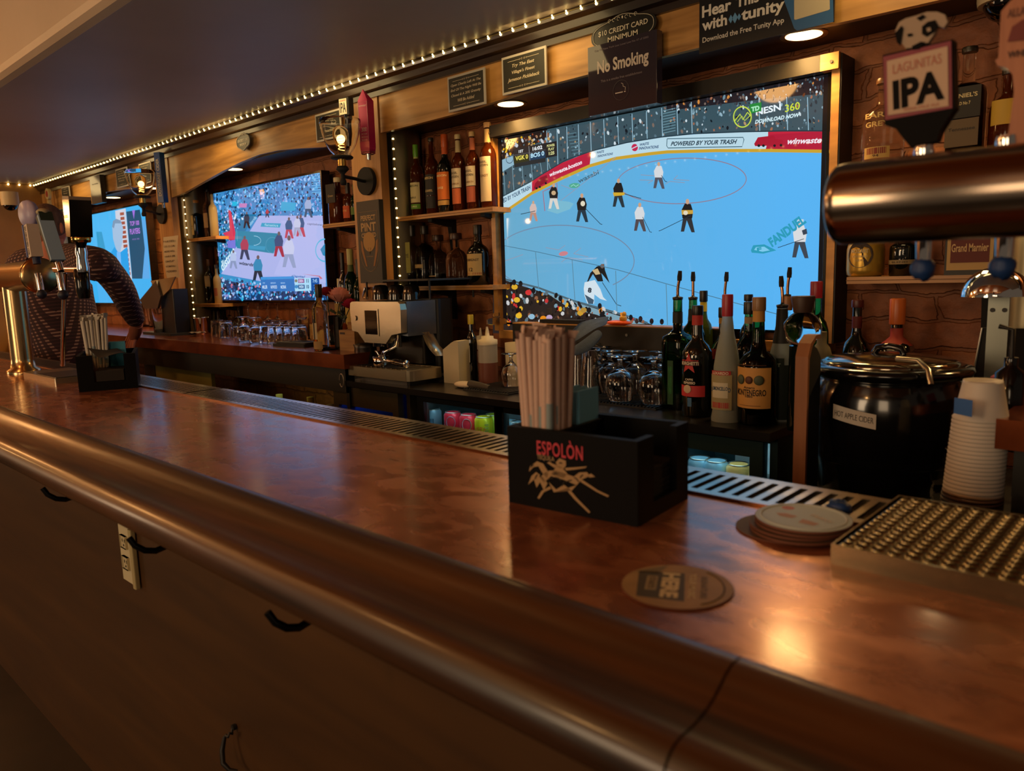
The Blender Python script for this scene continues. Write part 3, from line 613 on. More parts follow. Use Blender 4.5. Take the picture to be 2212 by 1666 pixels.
p.poly([Q(1245, 1430), Q(1645, 1420), Q(1650, 1600), Q(1250, 1600)], '2a74c0'); p.poly([Q(1245, 1430), Q(1645, 1420), Q(1646, 1450), Q(1245, 1462)], '3c94dc')
for a, b, s_ in ((1265, 1325, 'MILLER'), (1365, 1440, 'HAYWOOD'), (1485, 1550, 'MCPEAK')): p.text(s_, Q(a, 1550), Q(b, 1548), 7, 'c8e0f8', bold=.03)
for a, b, s_ in ((1268, 1295, 'CHRIS'), (1365, 1425, 'BRENDAN'), (1485, 1535, 'MEGHAN')): p.text(s_, Q(a, 1502), Q(b, 1500), 3, 'a0c8f0', bold=.03)
p.poly([Q(1650, 1445), Q(1845, 1440), Q(1850, 1592), Q(1655, 1600)], 'a8dcf8'); p.poly([Q(1690, 1452), Q(1765, 1450), Q(1768, 1500), Q(1692, 1502)], '8a5090'); p.poly([Q(1690, 1522), Q(1770, 1520), Q(1773, 1570), Q(1695, 1572)], '1c5c98')
p.text('DEN', Q(1700, 1477), Q(1752, 1475), 6, 'd8d0f0', bold=.04); p.text('WSH', Q(1702, 1547), Q(1758, 1545), 6, 'c0e0f8', bold=.04); p.text('11', Q(1792, 1476), Q(1818, 1475), 8, '1c4a78', bold=.04); p.text('10', Q(1792, 1546), Q(1822, 1545), 8, '1c4a78', bold=.04)
p.disc(Q(1668, 1475), 3, 3.5, '80806c'); p.disc(Q(1672, 1545), 4, 4, '3c8cc8')
p.poly([Q(1845, 1440), Q(1943, 1437), Q(1948, 1588), Q(1850, 1592)], '1450a0'); p.text('7:45', Q(1866, 1476), Q(1922, 1474), 8, 'a0d0f8', bold=.02); p.text('24', Q(1880, 1545), Q(1935, 1543), 7, '80c0f0')
p.poly([Q(1740, 1392), Q(1950, 1415), Q(1985, 1445), Q(1960, 1458), Q(1940, 1425)], 'c87080'); p.text('Capital', Q(1615, 1420), Q(1780, 1432), 6, '3478b8', shear=.4, bold=.03)
tv('television', 'flat television showing a basketball game between the two wooden posts', Y2, s2x0, s2x1, s2z0, s2z1, p, .011, .045)

# --- the third screen, beyond the second post ---
Y3 = 2.2; p = Pic(Y3, 1.0); a, b = P(192, 463, y=Y3), P(325, 600, y=Y3)
s3x0, s3x1, s3z0, s3z1 = X_(160, 500, Y3), X_(324, 560, Y3), P(300, 655, y=Y3).z, P(193, 465, y=Y3).z
p.rect(s3x0, s3z0, s3x1, s3z1, '3cb0f0'); U = lambda x, y: (x/5.53, 320+y/5.53)
p.poly([U(1060, 810), U(1380, 740), U(1400, 1100), U(1400, 1600), U(1060, 1500)], '4ab8f4'); p.poly([U(1150, 1000), U(1215, 1000), U(1300, 1400), U(1180, 1300)], '2c9ccc')
p.poly([U(1375, 750), U(1500, 720), U(1580, 1600), U(1440, 1600)], 'c8d0e0')
for k in range(14):
    p.poly([U(1432+k*6, 770+k*55), U(1480+k*6, 765+k*55), U(1482+k*6, 800+k*55), U(1434+k*6, 806+k*55)], 'a05040')
p.poly([U(1340, 930), U(1360, 860), U(1400, 850), U(1445, 870), U(1470, 960), U(1460, 1130), U(1440, 1230), U(1400, 1260), U(1350, 1080)], 'a0c0e0'); p.poly([U(1340, 940), U(1350, 870), U(1390, 845), U(1440, 865), U(1450, 900), U(1375, 900), U(1360, 960)], '7898b8')
p.poly([U(1290, 1300), U(1370, 1180), U(1420, 1260), U(1520, 1180), U(1560, 1600), U(1270, 1600)], '18a0e8'); p.poly([U(1395, 1240), U(1440, 1240), U(1460, 1600), U(1400, 1600)], '70b8f8')
p.poly([U(1508, 760), U(1670, 735), U(1740, 1100), U(1700, 1560), U(1580, 1560)], '125070'); p.poly([U(1690, 850), U(1740, 860), U(1790, 1560), U(1700, 1560), U(1730, 1200)], '58a8e8')
p.text('TOP 100', U(1552, 905), U(1662, 890), 10, 'c080f0', bold=.02); p.text('PLAYERS', U(1552, 1000), U(1672, 985), 12, 'c080f0', bold=.02); p.text('SINCE 1850', U(1580, 1092), U(1665, 1082), 3, '9878d0')
p.poly([U(1578, 745), U(1612, 740), U(1600, 850)], 'a070e0')
tv('television', 'small far television showing a man beside a dark blue panel', Y3, s3x0, s3x1, s3z0, s3z1, p, .011, .045)
# ---------- back counters ----------
YK = 1.75; ZK = CAMZ-.170*YK       # copper back counter
xk1 = P(742.3, 766.9, y=YK).x
t = thing('back_counter', 'copper topped back counter with black apron under the glassware', 'counter', (-4.5, 2.0, 0)); o = Vector((4.5, -2.0, 0))
def pb(n, a, b, m, T=None, off=None): return MB().bb(Vector(a)+(off or o), Vector(b)+(off or o)).build(n, m, T or t)
COPD = mat('copper_edge', '9a4f28', .25, .7, noise=(8, '6e3216', (1, 1, 1)), coat=.3)
pb('copper_top', (-6.95, YK, ZK-.058), (xk1, YW-.004, ZK), COPD)
pb('apron', (-6.95, YK+.03, ZK-.16), (xk1-.02, YK+.05, ZK-.06), mat('apron_black', '0d0b09', .5))
pb('end_panel', (xk1-.04, YK+.03, 0), (xk1-.02, YW-.004, ZK-.06), BLACK)
xa, xb = X_(335, 790, 1.83), X_(455, 800, 1.83)
pb('door', (xa, 1.83, .25), (xb, 1.85, ZK-.13), mat('olive_door', '7a7436', .5, noise=(2, '6a642e', (1, 1, 1))))
pb('door_post', (xa-.16, 1.83, 0), (xa-.01, 1.85, ZK-.06), BLACK)
lamp('AREA', (-3.45, 2.1, ZK-.08), (.8, .85, .25), .35, .5, (R(35), 0, 0))
lamp('AREA', (-4.7, 1.5, 1.0), (.8, .85, .25), .12, .4, (R(-80), 0, 0))
# bottles standing low below that counter
for (px, py, cap, body) in ((497, 841, 'c03030', '1c2418'), (512, 843, 'c03030', '1c2418'), (525, 845, 'c03030', '20160e'), (603, 852, 'd8d8a0', '182010'), (670, 858, 'b8983c', '2a200c'), (713, 874, 'd8c8a0', '1c1810'), (487, 839, 'd8a870', '1c1410')):
    q = P(px, py, y=1.98); h = q.z-.62
    bt = thing('bottle', {'c03030': 'dark bottle with a red cap below the copper back counter', 'd8d8a0': 'bottle with a pale green cap below the copper back counter', 'b8983c': 'bottle with a mustard cap below the copper back counter', 'd8c8a0': 'bottle with a cream cap low beside the blue lit cooler', 'd8a870': 'bottle with a tan stopper below the copper back counter'}[cap], 'bottle', (q.x, 1.98, .62), group='bottles below the copper back counter')
    MB().lathe([(.0, 0), (.034, 0), (.034, h*.6), (.014, h*.75), (.014, h-.03)], seg=14).build('glass', mat('dk_'+body, body, .1), bt)
    MB().lathe([(.016, h-.035), (.017, h), (.0, h)], seg=14).build('cap', flat(cap), bt)
t2 = thing('storage_shelf', 'low dark shelf holding bottles under the copper back counter', 'shelf', (-3.4, 2.05, .6))
MB().bb((-1.0, -.2, 0), (.78, .24, .018)).build('board', BLACK, t2)

ZF = CAMZ-.40; YF = 1.745; xf0 = xk1+.003; xf1 = P(1663, 930, y=YF).x
t3 = thing('black_counter', 'black back counter holding the espresso machine, glasses and bottles', 'counter', (-1.6, 2.0, ZF-.045)); o3 = Vector((1.6, -2.0, -ZF+.045))
def p3(n, a, b, m): return MB().bb(Vector(a)+o3, Vector(b)+o3).build(n, m, t3)
CNT = mat('counter_black', '16130f', .28, coat=.2)
p3('counter_top', (xf0, YF, ZF-.022), (xf1, YW-.004, ZF), CNT); 
# undercounter fridges: lit glass doors with cans inside
def fridge(label, px0, px1, zt, zb, y, bodym, x0, x1, light, cans, logo=None):
    t = thing('bottle_cooler', label, 'fridge', ((x0+x1)/2, (y+YW)/2, 0)); O = Vector((-(x0+x1)/2, -(y+YW)/2, 0))
    def b(n, a, c, m): return MB().bb(Vector(a)+O, Vector(c)+O).build(n, m, t)
    top = ZF-.023
    mb = MB()
    for a, c in (((x0, y+.03, zb-.3), (x0+.02, YW-.03, top)), ((x1-.02, y+.03, zb-.3), (x1, YW-.03, top)), ((x0+.02, y+.03, top-.02), (x1-.02, YW-.03, top)), ((x0+.02, YW-.05, zb-.3), (x1-.02, YW-.03, top-.02)), ((x0, y+.03, 0), (x1, YW-.03, zb-.3))): mb.bb(Vector(a)+O, Vector(c)+O)
    mb.build('body', bodym, t)
    for (a, c) in zip(px0, px1):
        d = MB()
        for q, r_ in (((a-.035, y, zb-.3), (a, y+.028, top-.012)), ((c, y, zb-.3), (c+.035, y+.028, top-.012)), ((a, y, zt), (c, y+.028, top-.012)), ((a, y, zb-.3), (c, y+.028, zb-.25))): d.bb(Vector(q)+O, Vector(r_)+O)
        dd = d.build('door', bodym, t)
        MB().bb(Vector((a, y+.012, zb-.25))+O, Vector((c, y+.016, zt))+O).build('pane', glass('e8f4f6', .0, 1.2, 'fridge_glass'), dd)
        MB().bb(Vector((a-.02, YW-.065, zb-.24))+O, Vector((c+.02, YW-.055, zt+.05))+O).build('lining', mat('fridge_lining', 'd8e8ec', .5), t)
        MB().cyl(Vector((a, y+.045, zt+.012))+O, Vector((c, y+.045, zt+.012))+O, .007, 8).build('light_tube', light, t)
        MB().bb(Vector((a-.02, y+.04, zt-.1685))+O, Vector((c+.02, YW-.07, zt-.1625))+O).build('wire_shelf', STEEL, t)
    return t
FT = mat('fridge_tube', 'ffffff', .5, emit='c8f4ff', es=45); FB = mat('fridge_tube_blue', 'ffffff', .5, emit='1440ff', es=30)
BT = mat('fridge_black', '0e0e0d', .3); TEAL = mat('fridge_teal', '1c3438', .35)
yf = 1.79
def can(px, pyt, kind, label, y=yf+.085, h=.12, r=.033, zb=None):
    q = P(px, pyt, y=y); z = zb if zb is not None else q.z-h
    c = thing('drink_can', label, 'can', (q.x, y, z), group='cans in the lit coolers')
    body = {'red': 'c82434', 'blue': 'a8d4e8', 'yellow': 'e8d818', 'peach': 'e8b060', 'green': 'b8c828'}[kind]
    MB().lathe([(r-.006, 0), (r, .006), (r, h-.012), (r-.007, h-.002)], seg=20).build('can_body', mat('can_'+body, body, .35, .2), c)
    MB().lathe([(r-.005, h-.003), (r-.005, h), (r-.009, h-.002), (0, h-.003)], seg=20).build('lid', STEEL, c)
    mb = MB()
    if kind == 'red':
        cylpatch(mb, r+.0004, h*.12, h*.25, .02, 0, -70); mb.build('print', flat('cfe4f0'), c); mb = MB()
        text_cyl(mb, 'TaKaRa CHU-HI', r+.0006, h*.35, .075, .012, 0, -58, bold=.03); mb.build('lettering', flat('f4e8ec'), c); mb = MB()
        pts = [((r+.0006)*math.cos(R(-58)+.017*math.cos(a)/r), (r+.0006)*math.sin(R(-58)+.017*math.cos(a)/r), h*.7+.022*math.sin(a)) for a in [i*math.pi/8 for i in range(16)]]
        mb.tube(pts, .0016, 5, closed=True); mb.build('ring_mark', flat('f0e0e4'), c)
    elif kind == 'blue':
        for k in range(9): cylpatch(mb, r+.0004, h*.55, h*.72, .001+.0008*(k % 3), 0, -80+k*5, 2)
        text_cyl(mb, 'LEMONADE', r+.0004, h*.45, .035, .007, 0, -60, bold=.02); mb.build('lettering', flat('38586c'), c)
    elif kind == 'yellow':
        for k in range(7):
            a = R(-70); t0 = R(10+k*24); cylp = []
            for s_, w_ in ((.008, .02), (.035, .16)):
                for e in (-w_, w_): cylp.append(((r+.0005)*math.cos(a+s_*math.cos(t0+e)/r), (r+.0005)*math.sin(a+s_*math.cos(t0+e)/r), h*.35+s_*1.3*math.sin(t0+e)))
            mb.add([cylp[0], cylp[1], cylp[3], cylp[2]], [(0, 1, 2, 3)])
        mb.build('sun_rays', flat('e89018'), c); mb = MB()
        for k in range(6): cylpatch(mb, r+.0005, h*(.3+.09*k), h*(.35+.09*k), .014, 0, -28, 3)
        mb.build('lettering', flat('6a6a10'), c)
    elif kind == 'peach':
        text_cyl(mb, 'Vicio', r+.0006, h*.4, .045, .03, 0, -60, shear=.4, bold=.01); mb.build('lettering', flat('2a6e74'), c); mb = MB()
        mb.sph((0, -r+.004, h*.75), .012, 10, sc_=(1, .5, 1)); mb.build('fruit_mark', flat('f0903c'), c)
    return c
zA = P(990, 880, y=yf).z; ztw = P(912, 870, y=yf).z
ztw = CAMZ+P(1000, 880, y=1).z-CAMZ+(P(1000, 880, y=yf).z-P(1000, 880, y=1).z)
w0, w1, w2, w3 = X_(915, 880, yf), X_(1071, 895, yf), X_(1084, 910, yf), X_(1290, 930, yf)
fridge('black two door glass fronted cooler lit white inside with red and yellow cans', (w0, w2), (w1, w3), ztw, ztw-.1, yf, BT, w0-.06, w3+.05, FT, [])
for (px, py, k, lb, dy) in ((935, 880, 'blue', 'pale blue can, leftmost in the white lit cooler', 0), (978, 886, 'red', 'red can left of the other red one in the white lit cooler', .0), (1012, 889, 'red', 'red can right of the other red one in the white lit cooler', 0), (1045, 899, 'yellow', 'yellow can with orange sun rays in the white lit cooler', 0), (1066, 902, 'green', 'yellow green can, rightmost behind the left cooler door', .05)):
    can(px, py, k, lb, yf+.085+dy, zb=ztw-.162)
for i, px in enumerate((1100, 1122)): can(px, 917, 'blue', ('pale blue can just right of the cooler door frame', 'pale blue can left of the straws behind the right cooler door')[i], yf+.085, zb=ztw-.162)
zt4 = P(1560, 972+14, y=yf).z
w4, w5 = X_(1440, 960, yf), X_(1619, 996, yf)
zt4 = P(1500, 970, y=yf).z
fridge('teal framed glass door cooler lit white inside at the right end of the black counter', (w4,), (w5,), zt4, zt4-.1, yf, TEAL, w4-.12, w5+.06, FT, [])
for (px, py, k, lb) in ((1512, 985, 'blue', 'pale blue can at the left edge of the teal cooler window'), (1548, 990, 'blue', 'pale blue lemonade can in the middle of the teal cooler window'), (1596, 1000, 'peach', 'peach coloured can at the right of the teal cooler window')):
    can(px, py, k, lb, yf+.08, zb=zt4-.162)
# small steel cooler glowing blue under the espresso machine
x6, x7 = X_(722, 870, yf), X_(862, 885, yf)
zt6 = P(800, 884, y=yf).z
fridge('small steel edged cooler glowing blue under the espresso machine', (X_(732, 875, yf),), (X_(848, 885, yf),), zt6, zt6-.08, yf, mat('cooler_edge', '58503c', .35, .6), x6, x7+.03, FB, [])
lamp('AREA', (X_(790, 900, yf), yf+.12, zt6-.01), (.05, .15, 1), .25, .2)

# plank standing upright at the end of the black counter
pl = MB(); yq = 1.42; c0 = [(1741, 729), (1727, 732), (1719, 742), (1716, 760), (1709, 900), (1700, 1100), (1696, 1200), (1714, 1200), (1716, 1050), (1728, 800), (1731, 752), (1742, 744)]
t = thing('divider_board', 'upright board with a raw wooden edge and black face beside the cider kettle', 'board', P(1712, 1180, y=yq))
q0 = P(1712, 1180, y=yq)
a = [P(x, y, y=yq)-q0 for x, y in c0]
xl_ = X_(1705, 1000, yq)-q0.x
hz = P(1730, 735, y=yq).z-q0.z
MB().prism([(0, -.7), (.07, -.7), (.07, hz-.04), (.05, hz-.02), (.03, hz-.012), (.01, hz-.03)], (0, .0, 0), (0, 1, 0), (0, 0, 1), .018).build('black_face', BLACKM, t)
MB().prism([(-.008, -.7), (0, -.7), (0, hz-.035), (.012, hz-.012), (.03, hz), (.05, hz), (.05, hz+.008), (.028, hz+.008), (.004, hz-.006), (-.008, hz-.03)], (0, 0, 0), (0, 1, 0), (0, 0, 1), .024).build('raw_edge', wood('plank_edge', '6a3c1c', '9a6238', .6, 0, 'Z', 1, 5), t)
# ---------- LED string along the crown and round the far wall ----------
t = thing('string_lights', 'long string of small warm lights under the soffit above the back bar', 'string lights', (-3.2, 1.99, 2.162))
BULB = mat('string_bulb', 'ffe9b0', .4, emit='ffdf8c', es=9)
n = 0; stuff = MB(); base_me = None
xs = [.25-.0573*i for i in range(127)]
MB().tube([(3.5, 0, .004), (-3.79, 0, .004)], .0022, 6).build('cord', mat('string_cord', '6a5c30', .5), t)
MB().tube([(-3.79, 0, .004), (-3.79, -.9, .004)], .0022, 6).build('cord', MATS['string_cord'], t)
b0 = MB().sph((0, 0, 0), .0044, 8, rings=6).sph((0, -.0035, .006), .0028, 6, rings=4)
first = None
for i, x in enumerate(xs):
    if i < 99:
        if first is None: first = b0.build('bulb', BULB, t, (x+3.2, 0, 0))
        else:
            c = first.copy(); COL.objects.link(c); c.location = (x+3.2, 0, 0)
    else: stuff.sph((x+3.2, 0, 0), .0058, 7, rings=4)
for j in range(12): stuff.sph((-3.79, -.02-.075*j, 0), .007, 7, rings=4)
so = stuff.build('bulb', BULB, t); so['kind'] = 'stuff'
# the strip's light on the boards and the shelf backs
for x in (-.6, -1.7, -2.8, -3.9, -5.0, -6.1):
    lamp('AREA', (x, 1.93, 2.14), (1.0, .70, .30), .9, .3, (R(50), 0, 0))
# a second string on the customer side of the ceiling edge (seen mirrored in the screens)
t = thing('string_lights', 'string of small warm lights on the customer side of the room mirrored in the screens', 'string lights', (-1, -.8, 2.17))
first = None
MB().tube([(2, 0, .004), (-5.5, 0, .004)], .002, 5).build('cord', MATS['string_cord'], t)
for i in range(88):
    x = 2-.085*i
    if first is None: first = MB().sph((0, 0, 0), .006, 8, rings=5).build('bulb', BULB, t, (x, 0, 0))
    else:
        c = first.copy(); COL.objects.link(c); c.location = (x, 0, 0)

# recessed light discs
for i, (x, y) in enumerate(DL):
    lb = ['round recessed downlight above the right end of the top bottle row', 'round recessed downlight above the top right of the hockey television', 'round recessed downlight above the basketball television', 'round recessed downlight above the far blue television', 'round recessed downlight at the far left end of the header', 'round recessed downlight past the right end of the header'][i]
    t = thing('downlight', lb, 'ceiling light', (x, y, ZH))
    MB().lathe([(.048, -.001), (.062, -.003), (.062, .0), (.048, .0)], seg=32, caps=False).build('trim_ring', mat('ring_brown', '8a6030', .4), t)
    MB().lathe([(0, -.002), (.048, -.002)], seg=32, caps=False).build('diffuser', mat('down_glow', 'ffffff', .5, emit='ffd490', es=5), t)

# ---------- sconces with clear glass shades ----------
def sconce(label, px, py, ybulb, plate_px, rz=0):
    c = P(px, py, y=ybulb); pl = P(*plate_px, y=YV-.008)
    t = thing('wall_sconce', label, 'wall lamp', (pl.x, YV-.008, pl.z))
    v = c-Vector((pl.x, YV-.008, pl.z))
    MB().cyl((0, 0, 0), (0, -.016, 0), .058, 32).build('back_plate', BLACKM, t)
    mb = MB(); e = Vector((v.x, v.y, -.0)); mb.tube([(0, -.016, 0), (0, -.03, 0), (v.x*.5, v.y*.5, 0), e], .007, 10); mb.build('arm', BLACKM, t)
    z0 = -.006
    MB().lathe([(.0, -.03), (.011, -.028), (.013, -.015), (.008, 0), (.008, .015), (.018, .025), (.026, .032), (.020, .045), (.016, .045)], (v.x, v.y, z0), 20).build('joint', BLACKM, t)
    MB().cyl((v.x, v.y, z0+.045), (v.x, v.y, z0+.072), .017, 20).build('socket', BRASS, t)
    MB().lathe([(.016, 0), (.043, .002), (.046, .008), (.040, .013), (.016, .014)], (v.x, v.y, z0+.072), 28).build('shade_holder', BLACKM, t)
    g = [(.030, .014), (.046, .03), (.060, .055), (.072, .09), (.080, .13), (.082, .15)]
    MB().lathe(g+[(.0795, .15), (.0775, .13), (.069, .09), (.057, .055), (.043, .032), (.028, .017)], (v.x, v.y, z0+.074), 40, caps=False).build('glass_shade', glass('f4f6f6', 0, 1.12, 'clear_glass'), t)
    b = MB().lathe([(.012, 0), (.014, .02), (.022, .045), (.030, .07), (.032, .085), (.028, .102), (.016, .115), (0, .118)], (v.x, v.y, z0+.085), 24)
    bu = b.build('bulb', glass('ffe8c8', 0, 1.05, 'bulb_glass'), t)
    pts = [(v.x+.011*math.cos(a*1.0), v.y+.011*math.sin(a), z0+.105+.0019*a) for a in [k*.45 for k in range(70)]]
    MB().tube(pts, .0013, 5).build('filament', mat('filament', 'ffc070', .5, emit='ffb45a', es=26), bu)
    lamp('POINT', (t.location.x+v.x, t.location.y+v.y, t.location.z+z0+.15), (1, .55, .2), 1.3, .02)
sconce('black wall sconce with a clear glass shade on the post below the pink tap handle', 742, 400, 1.86, (795, 392))
sconce('black wall sconce with a clear glass shade on the post below the blue cider handle', 311, 464, 1.84, (352, 463))
# ---------- signs ----------
CHALK = mat('sign_board', '2a281e', .5); CREAM = flat('b8a888'); PALE = mat('pale_print', 'd0c0a0', .6)
def basis(): return Vector((1, 0, 0)), Vector((0, 0, 1))
def sign(name, label, c0, c1, y, lines, frame='b8b0a0', face=CHALK, th=.006, fr=.008, flour=True, ink=PALE, yy=None, shear=.3):
    """c0,c1: pixel of top-left and bottom-right corners in plane y"""
    a, b = P(*c0, y=y), P(*c1, y=y); w_, h_ = b.x-a.x, a.z-b.z; cx_, cz_ = (a.x+b.x)/2, (a.z+b.z)/2
    t = thing(name, label, 'sign', (cx_, y, cz_)); u, v = basis()
    if frame: MB().rbox((-w_/2, -.0, -h_/2), (w_/2, th, h_/2), .001).build('frame', flat(frame, .4), t)
    MB().bb((-w_/2+fr, -.001, -h_/2+fr), (w_/2-fr, .0005, h_/2-fr)).build('face', face, t)
    mb = MB()
    for (s_, zf, wf, hf) in lines: text_flat(mb, s_, (0, -.0015, zf*h_), u, v, wf*w_, hf*h_, shear=shear, bold=.012)
    if flour:
        for zf in (.34, -.36):
            for sg in (-1, 1):
                mb.box((sg*.22*w_, -.0013, zf*h_), (.26*w_, .0003, .004*h_+.0006))
                mb.tube([(sg*.03*w_+.015*w_*math.cos(k), -.0014, zf*h_+.012*w_*math.sin(k)) for k in [i*.7 for i in range(9)]], .0006, 4)
                mb.tube([(sg*.075*w_+.010*w_*math.cos(k), -.0014, zf*h_+.009*w_*math.sin(k)) for k in [i*.7 for i in range(9)]], .0006, 4)
    mb.build('lettering', ink, t); return t
YS = YV-.027
sign('sign', 'dark framed sign reading Open Checks Left At The End Of The Night', (966, 168), (1049, 219+5), YS, [('Open Checks Left At The', .22, .8, .09), ('End Of The Night Will Be', .08, .82, .09), ('Closed & A 20% Gratuity', -.07, .8, .09), ('Will Be Added', -.22, .45, .09)])
sign('sign', 'dark framed sign reading Try The East Village\'s Finest Jameson Pickleback', (1083, 126), (1181, 183), YS, [('Try The East', .2, .5, .11), ('Village\'s Finest', .03, .52, .11), ('Jameson Pickleback', -.16, .72, .12)])
sign('sign', 'dark framed sign reading $10 Minimum For All Credit Card Transactions', (680, 249), (738, 295), YS, [('$10 Minimum For', .2, .7, .10), ('All Credit Card', .02, .65, .10), ('Transactions', -.17, .5, .10)])
sign('sign', 'small dark framed sign nearest the blue cider tap handle', (299, 355), (329, 394), YS, [('Try Our', .22, .4, .07), ('Famous', .1, .5, .07), ('Pickle', -.04, .3, .07), ('Back', -.16, .25, .06)])
sign('sign', 'small dark framed sign right of the grey far plaque', (249, 367), (277, 401), YS, [('Open Checks', .22, .6, .07), ('Left At Night', .1, .65, .07), ('Will Be Closed', -.03, .65, .07), ('Gratuity', -.16, .5, .07)])
sign('sign', 'small dark framed sign furthest left on the header', (132, 406), (152, 433), YS, [('Credit Card', .2, .6, .07), ('Minimum', .05, .5, .07)])
sign('plaque', 'grey glossy plaque hanging from the header at far left', (193, 383), (221, 437), YS-.02, [('No Smoking', .2, .6, .06)], frame='15120f', face=mat('grey_plaque', '6a625c', .15), th=.03, fr=.001, flour=False, ink=flat('8a847c'))
# oval card minimum signs
def oval(label, cx_, cy_, wpx, hpx):
    c = P(cx_, cy_, y=YS); k = depth(c)/FPX; W, H = wpx*k*1.28, hpx*k*.96; t = thing('sign', label, 'sign', c); u, v = basis()
    def outl(s):
        pts = []
        for i in range(64):
            a = 2*math.pi*i/64; r_ = 1/((abs(math.cos(a))**2.6+abs(math.sin(a))**2.6)**(1/2.6)); x, z = W/2*r_*math.cos(a), H*.36*r_*math.sin(a)
            if abs(x) < W*.3: z += (1 if z > 0 else -1)*H*.11*(.5+.5*math.cos(x/(W*.3)*math.pi))
            pts.append((x*s, z*s))
        return pts
    MB().prism(outl(1), (0, .004, 0), (1, 0, 0), (0, 0, 1), .004).build('plate', mat('oval_black', '14130f', .35), t)
    mb = MB(); mb.tube([(x, -.0012, z) for x, z in outl(.93)], .0009, 4, closed=True)
    for sg in (-1, 1):
        for kx in (.06, .13, .2):
            mb.tube([(sg*W*kx+.022*W*math.cos(q), -.0013, H*.345+.045*H*math.sin(q)) for q in [i*.7 for i in range(8)]], .0008, 4)
    mb.sph((0, -.001, H*.36), .003, 8, sc_=(1, .3, 1.4))
    text_flat(mb, '$10 CREDIT CARD', (0, -.0013, H*.06), u, v, W*.76, H*.16, bold=.01); text_flat(mb, 'MINIMUM', (0, -.0013, -H*.15), u, v, W*.46, H*.14, bold=.01)
    mb.build('lettering', flat('d8ceb8'), t)
oval('large black oval sign reading $10 Credit Card Minimum above the No Smoking sign', 1345, 66, 132, 80); oval('small black oval sign reading $10 Credit Card Minimum', 525, 306, 46, 42)
# no smoking plaque hanging in front of the boards
a, b = P(1269, 104, y=YV-.05), P(1419, 222, y=YV-.05)
t = thing('no_smoking_sign', 'dark glossy No Smoking plaque hanging in front of the television frame', 'sign', ((a.x+b.x)/2, YV-.05, (a.z+b.z)/2)); W, H = b.x-a.x, a.z-b.z; u, v = basis()
MB().rbox((-W/2, 0, -H/2), (W/2, .03, H/2), .002).build('plaque', mat('plaque_gloss', '332b33', .06, coat=.6), t)
mb = MB(); text_flat(mb, 'No Smoking', (.02*W, -.0008, H*.15), u, v, W*.74, H*.24, bold=.03, line=1); mb.build('lettering', flat('c8bcb0'), t)
mb = MB(); text_flat(mb, 'City Of New York Law Local Law No 47 of 2002', (0, -.0008, H*.42), u, v, W*.78, H*.035); text_flat(mb, 'This is a smoke free establishment', (0, -.0008, -H*.03), u, v, W*.6, H*.035); mb.build('small_print', flat('7c7078'), t)
mb = MB(); mb.tube([(W*.0+.115*W*math.cos(q), -.0008, -H*.22+.115*W*math.sin(q)) for q in [i*math.pi/12 for i in range(24)]], .0008, 4, closed=True)
mb.build('ring', flat('4c444c'), t)
mb = MB(); mb.box((-.03*W, -.001, -H*.25), (.11*W, .0006, .016*H)); mb.box((.055*W, -.001, -H*.25), (.02*W, .0006, .016*H)); mb.tube([(.06*W, -.001, -H*.23), (.065*W, -.001, -H*.19), (.03*W, -.001, -H*.17), (.03*W, -.001, -H*.14), (.005*W, -.001, -H*.12)], .0012, 4); mb.build('cigarette_mark', flat('b8aca8'), t)
# hearing app poster
yT = YV-.03; a, b = P(1511, -20, y=yT), P(1801, 58, y=yT)
zt_, zb_ = P(1511, -70, y=yT).z, P(1511, 117, y=yT).z
t = thing('poster', 'black poster reading Hear with tunity with a blue corner at the top of the header', 'poster', ((a.x+b.x)/2, yT, (zt_+zb_)/2)); W, H = b.x-a.x, zt_-zb_; c0 = Vector(((a.x+b.x)/2, yT, (zt_+zb_)/2))
def lp(px, py): return P(px, py, y=yT)-c0
MB().bb((-W/2, 0, -H/2), (W/2, .004, H/2)).build('sheet', mat('poster_black', '101014', .3), t)
bl = MB(); q = [lp(1690, -10), lp(1716, 62), lp(1722, 74), lp(1800, 48), lp(1801, 44), lp(1799, -30), lp(1680, -30)]; q = [Vector((min(max(p_.x, -W/2), W/2), -.0008, max(p_.z, -H/2))) for p_ in q]; bl.add(q, [tuple(range(len(q)))]); bl.build('blue_corner', flat('2c5c90', .35), t)
wl = MB(); q = [lp(1716, -30), lp(1716, 42), lp(1719, 43), lp(1790, 22), lp(1793, 20), lp(1792, -40)]; q = [Vector((p_.x, -.0014, p_.z)) for p_ in q]; wl.add(q, [tuple(range(len(q)))]); wl.build('white_square', flat('b8ac90', .4), t)
mb = MB()
def ptxt(s_, a_, b_, hp, bold=.03):
    A, B = lp(*a_), lp(*b_); A.y = B.y = -.0012; m = (A+B)/2; m.z = (A.z+B.z)/2; k = depth(P(*a_, y=yT))/FPX; text_flat(mb, s_, m, Vector((1, 0, 0)), Vector((0, 0, 1)), (B-A).x, hp*k, bold=bold)
ptxt('Hear', (1517, 24), (1580, 12), 24); ptxt('with', (1517, 54), (1571, 44), 23); ptxt('tunity', (1602, 36), (1695, 14), 30); ptxt('Download the Free Tunity App', (1518, 89), (1694, 45), 14, .012); ptxt('This', (1590, 6), (1640, -6), 20)
mb.build('lettering', flat('d8d4cc'), t)
mb = MB()
for dx, s_ in ((-.012, .011), (.0, .014), (.012, .009)):
    c = lp(1588, 39); mb.add([(c.x+dx-s_*.6, -.0013, c.z), (c.x+dx, -.0013, c.z-s_), (c.x+dx+s_*.6, -.0013, c.z), (c.x+dx, -.0013, c.z+s_)], [(0, 1, 2, 3)])
mb.build('diamond_mark', flat('5c94c8'), t)
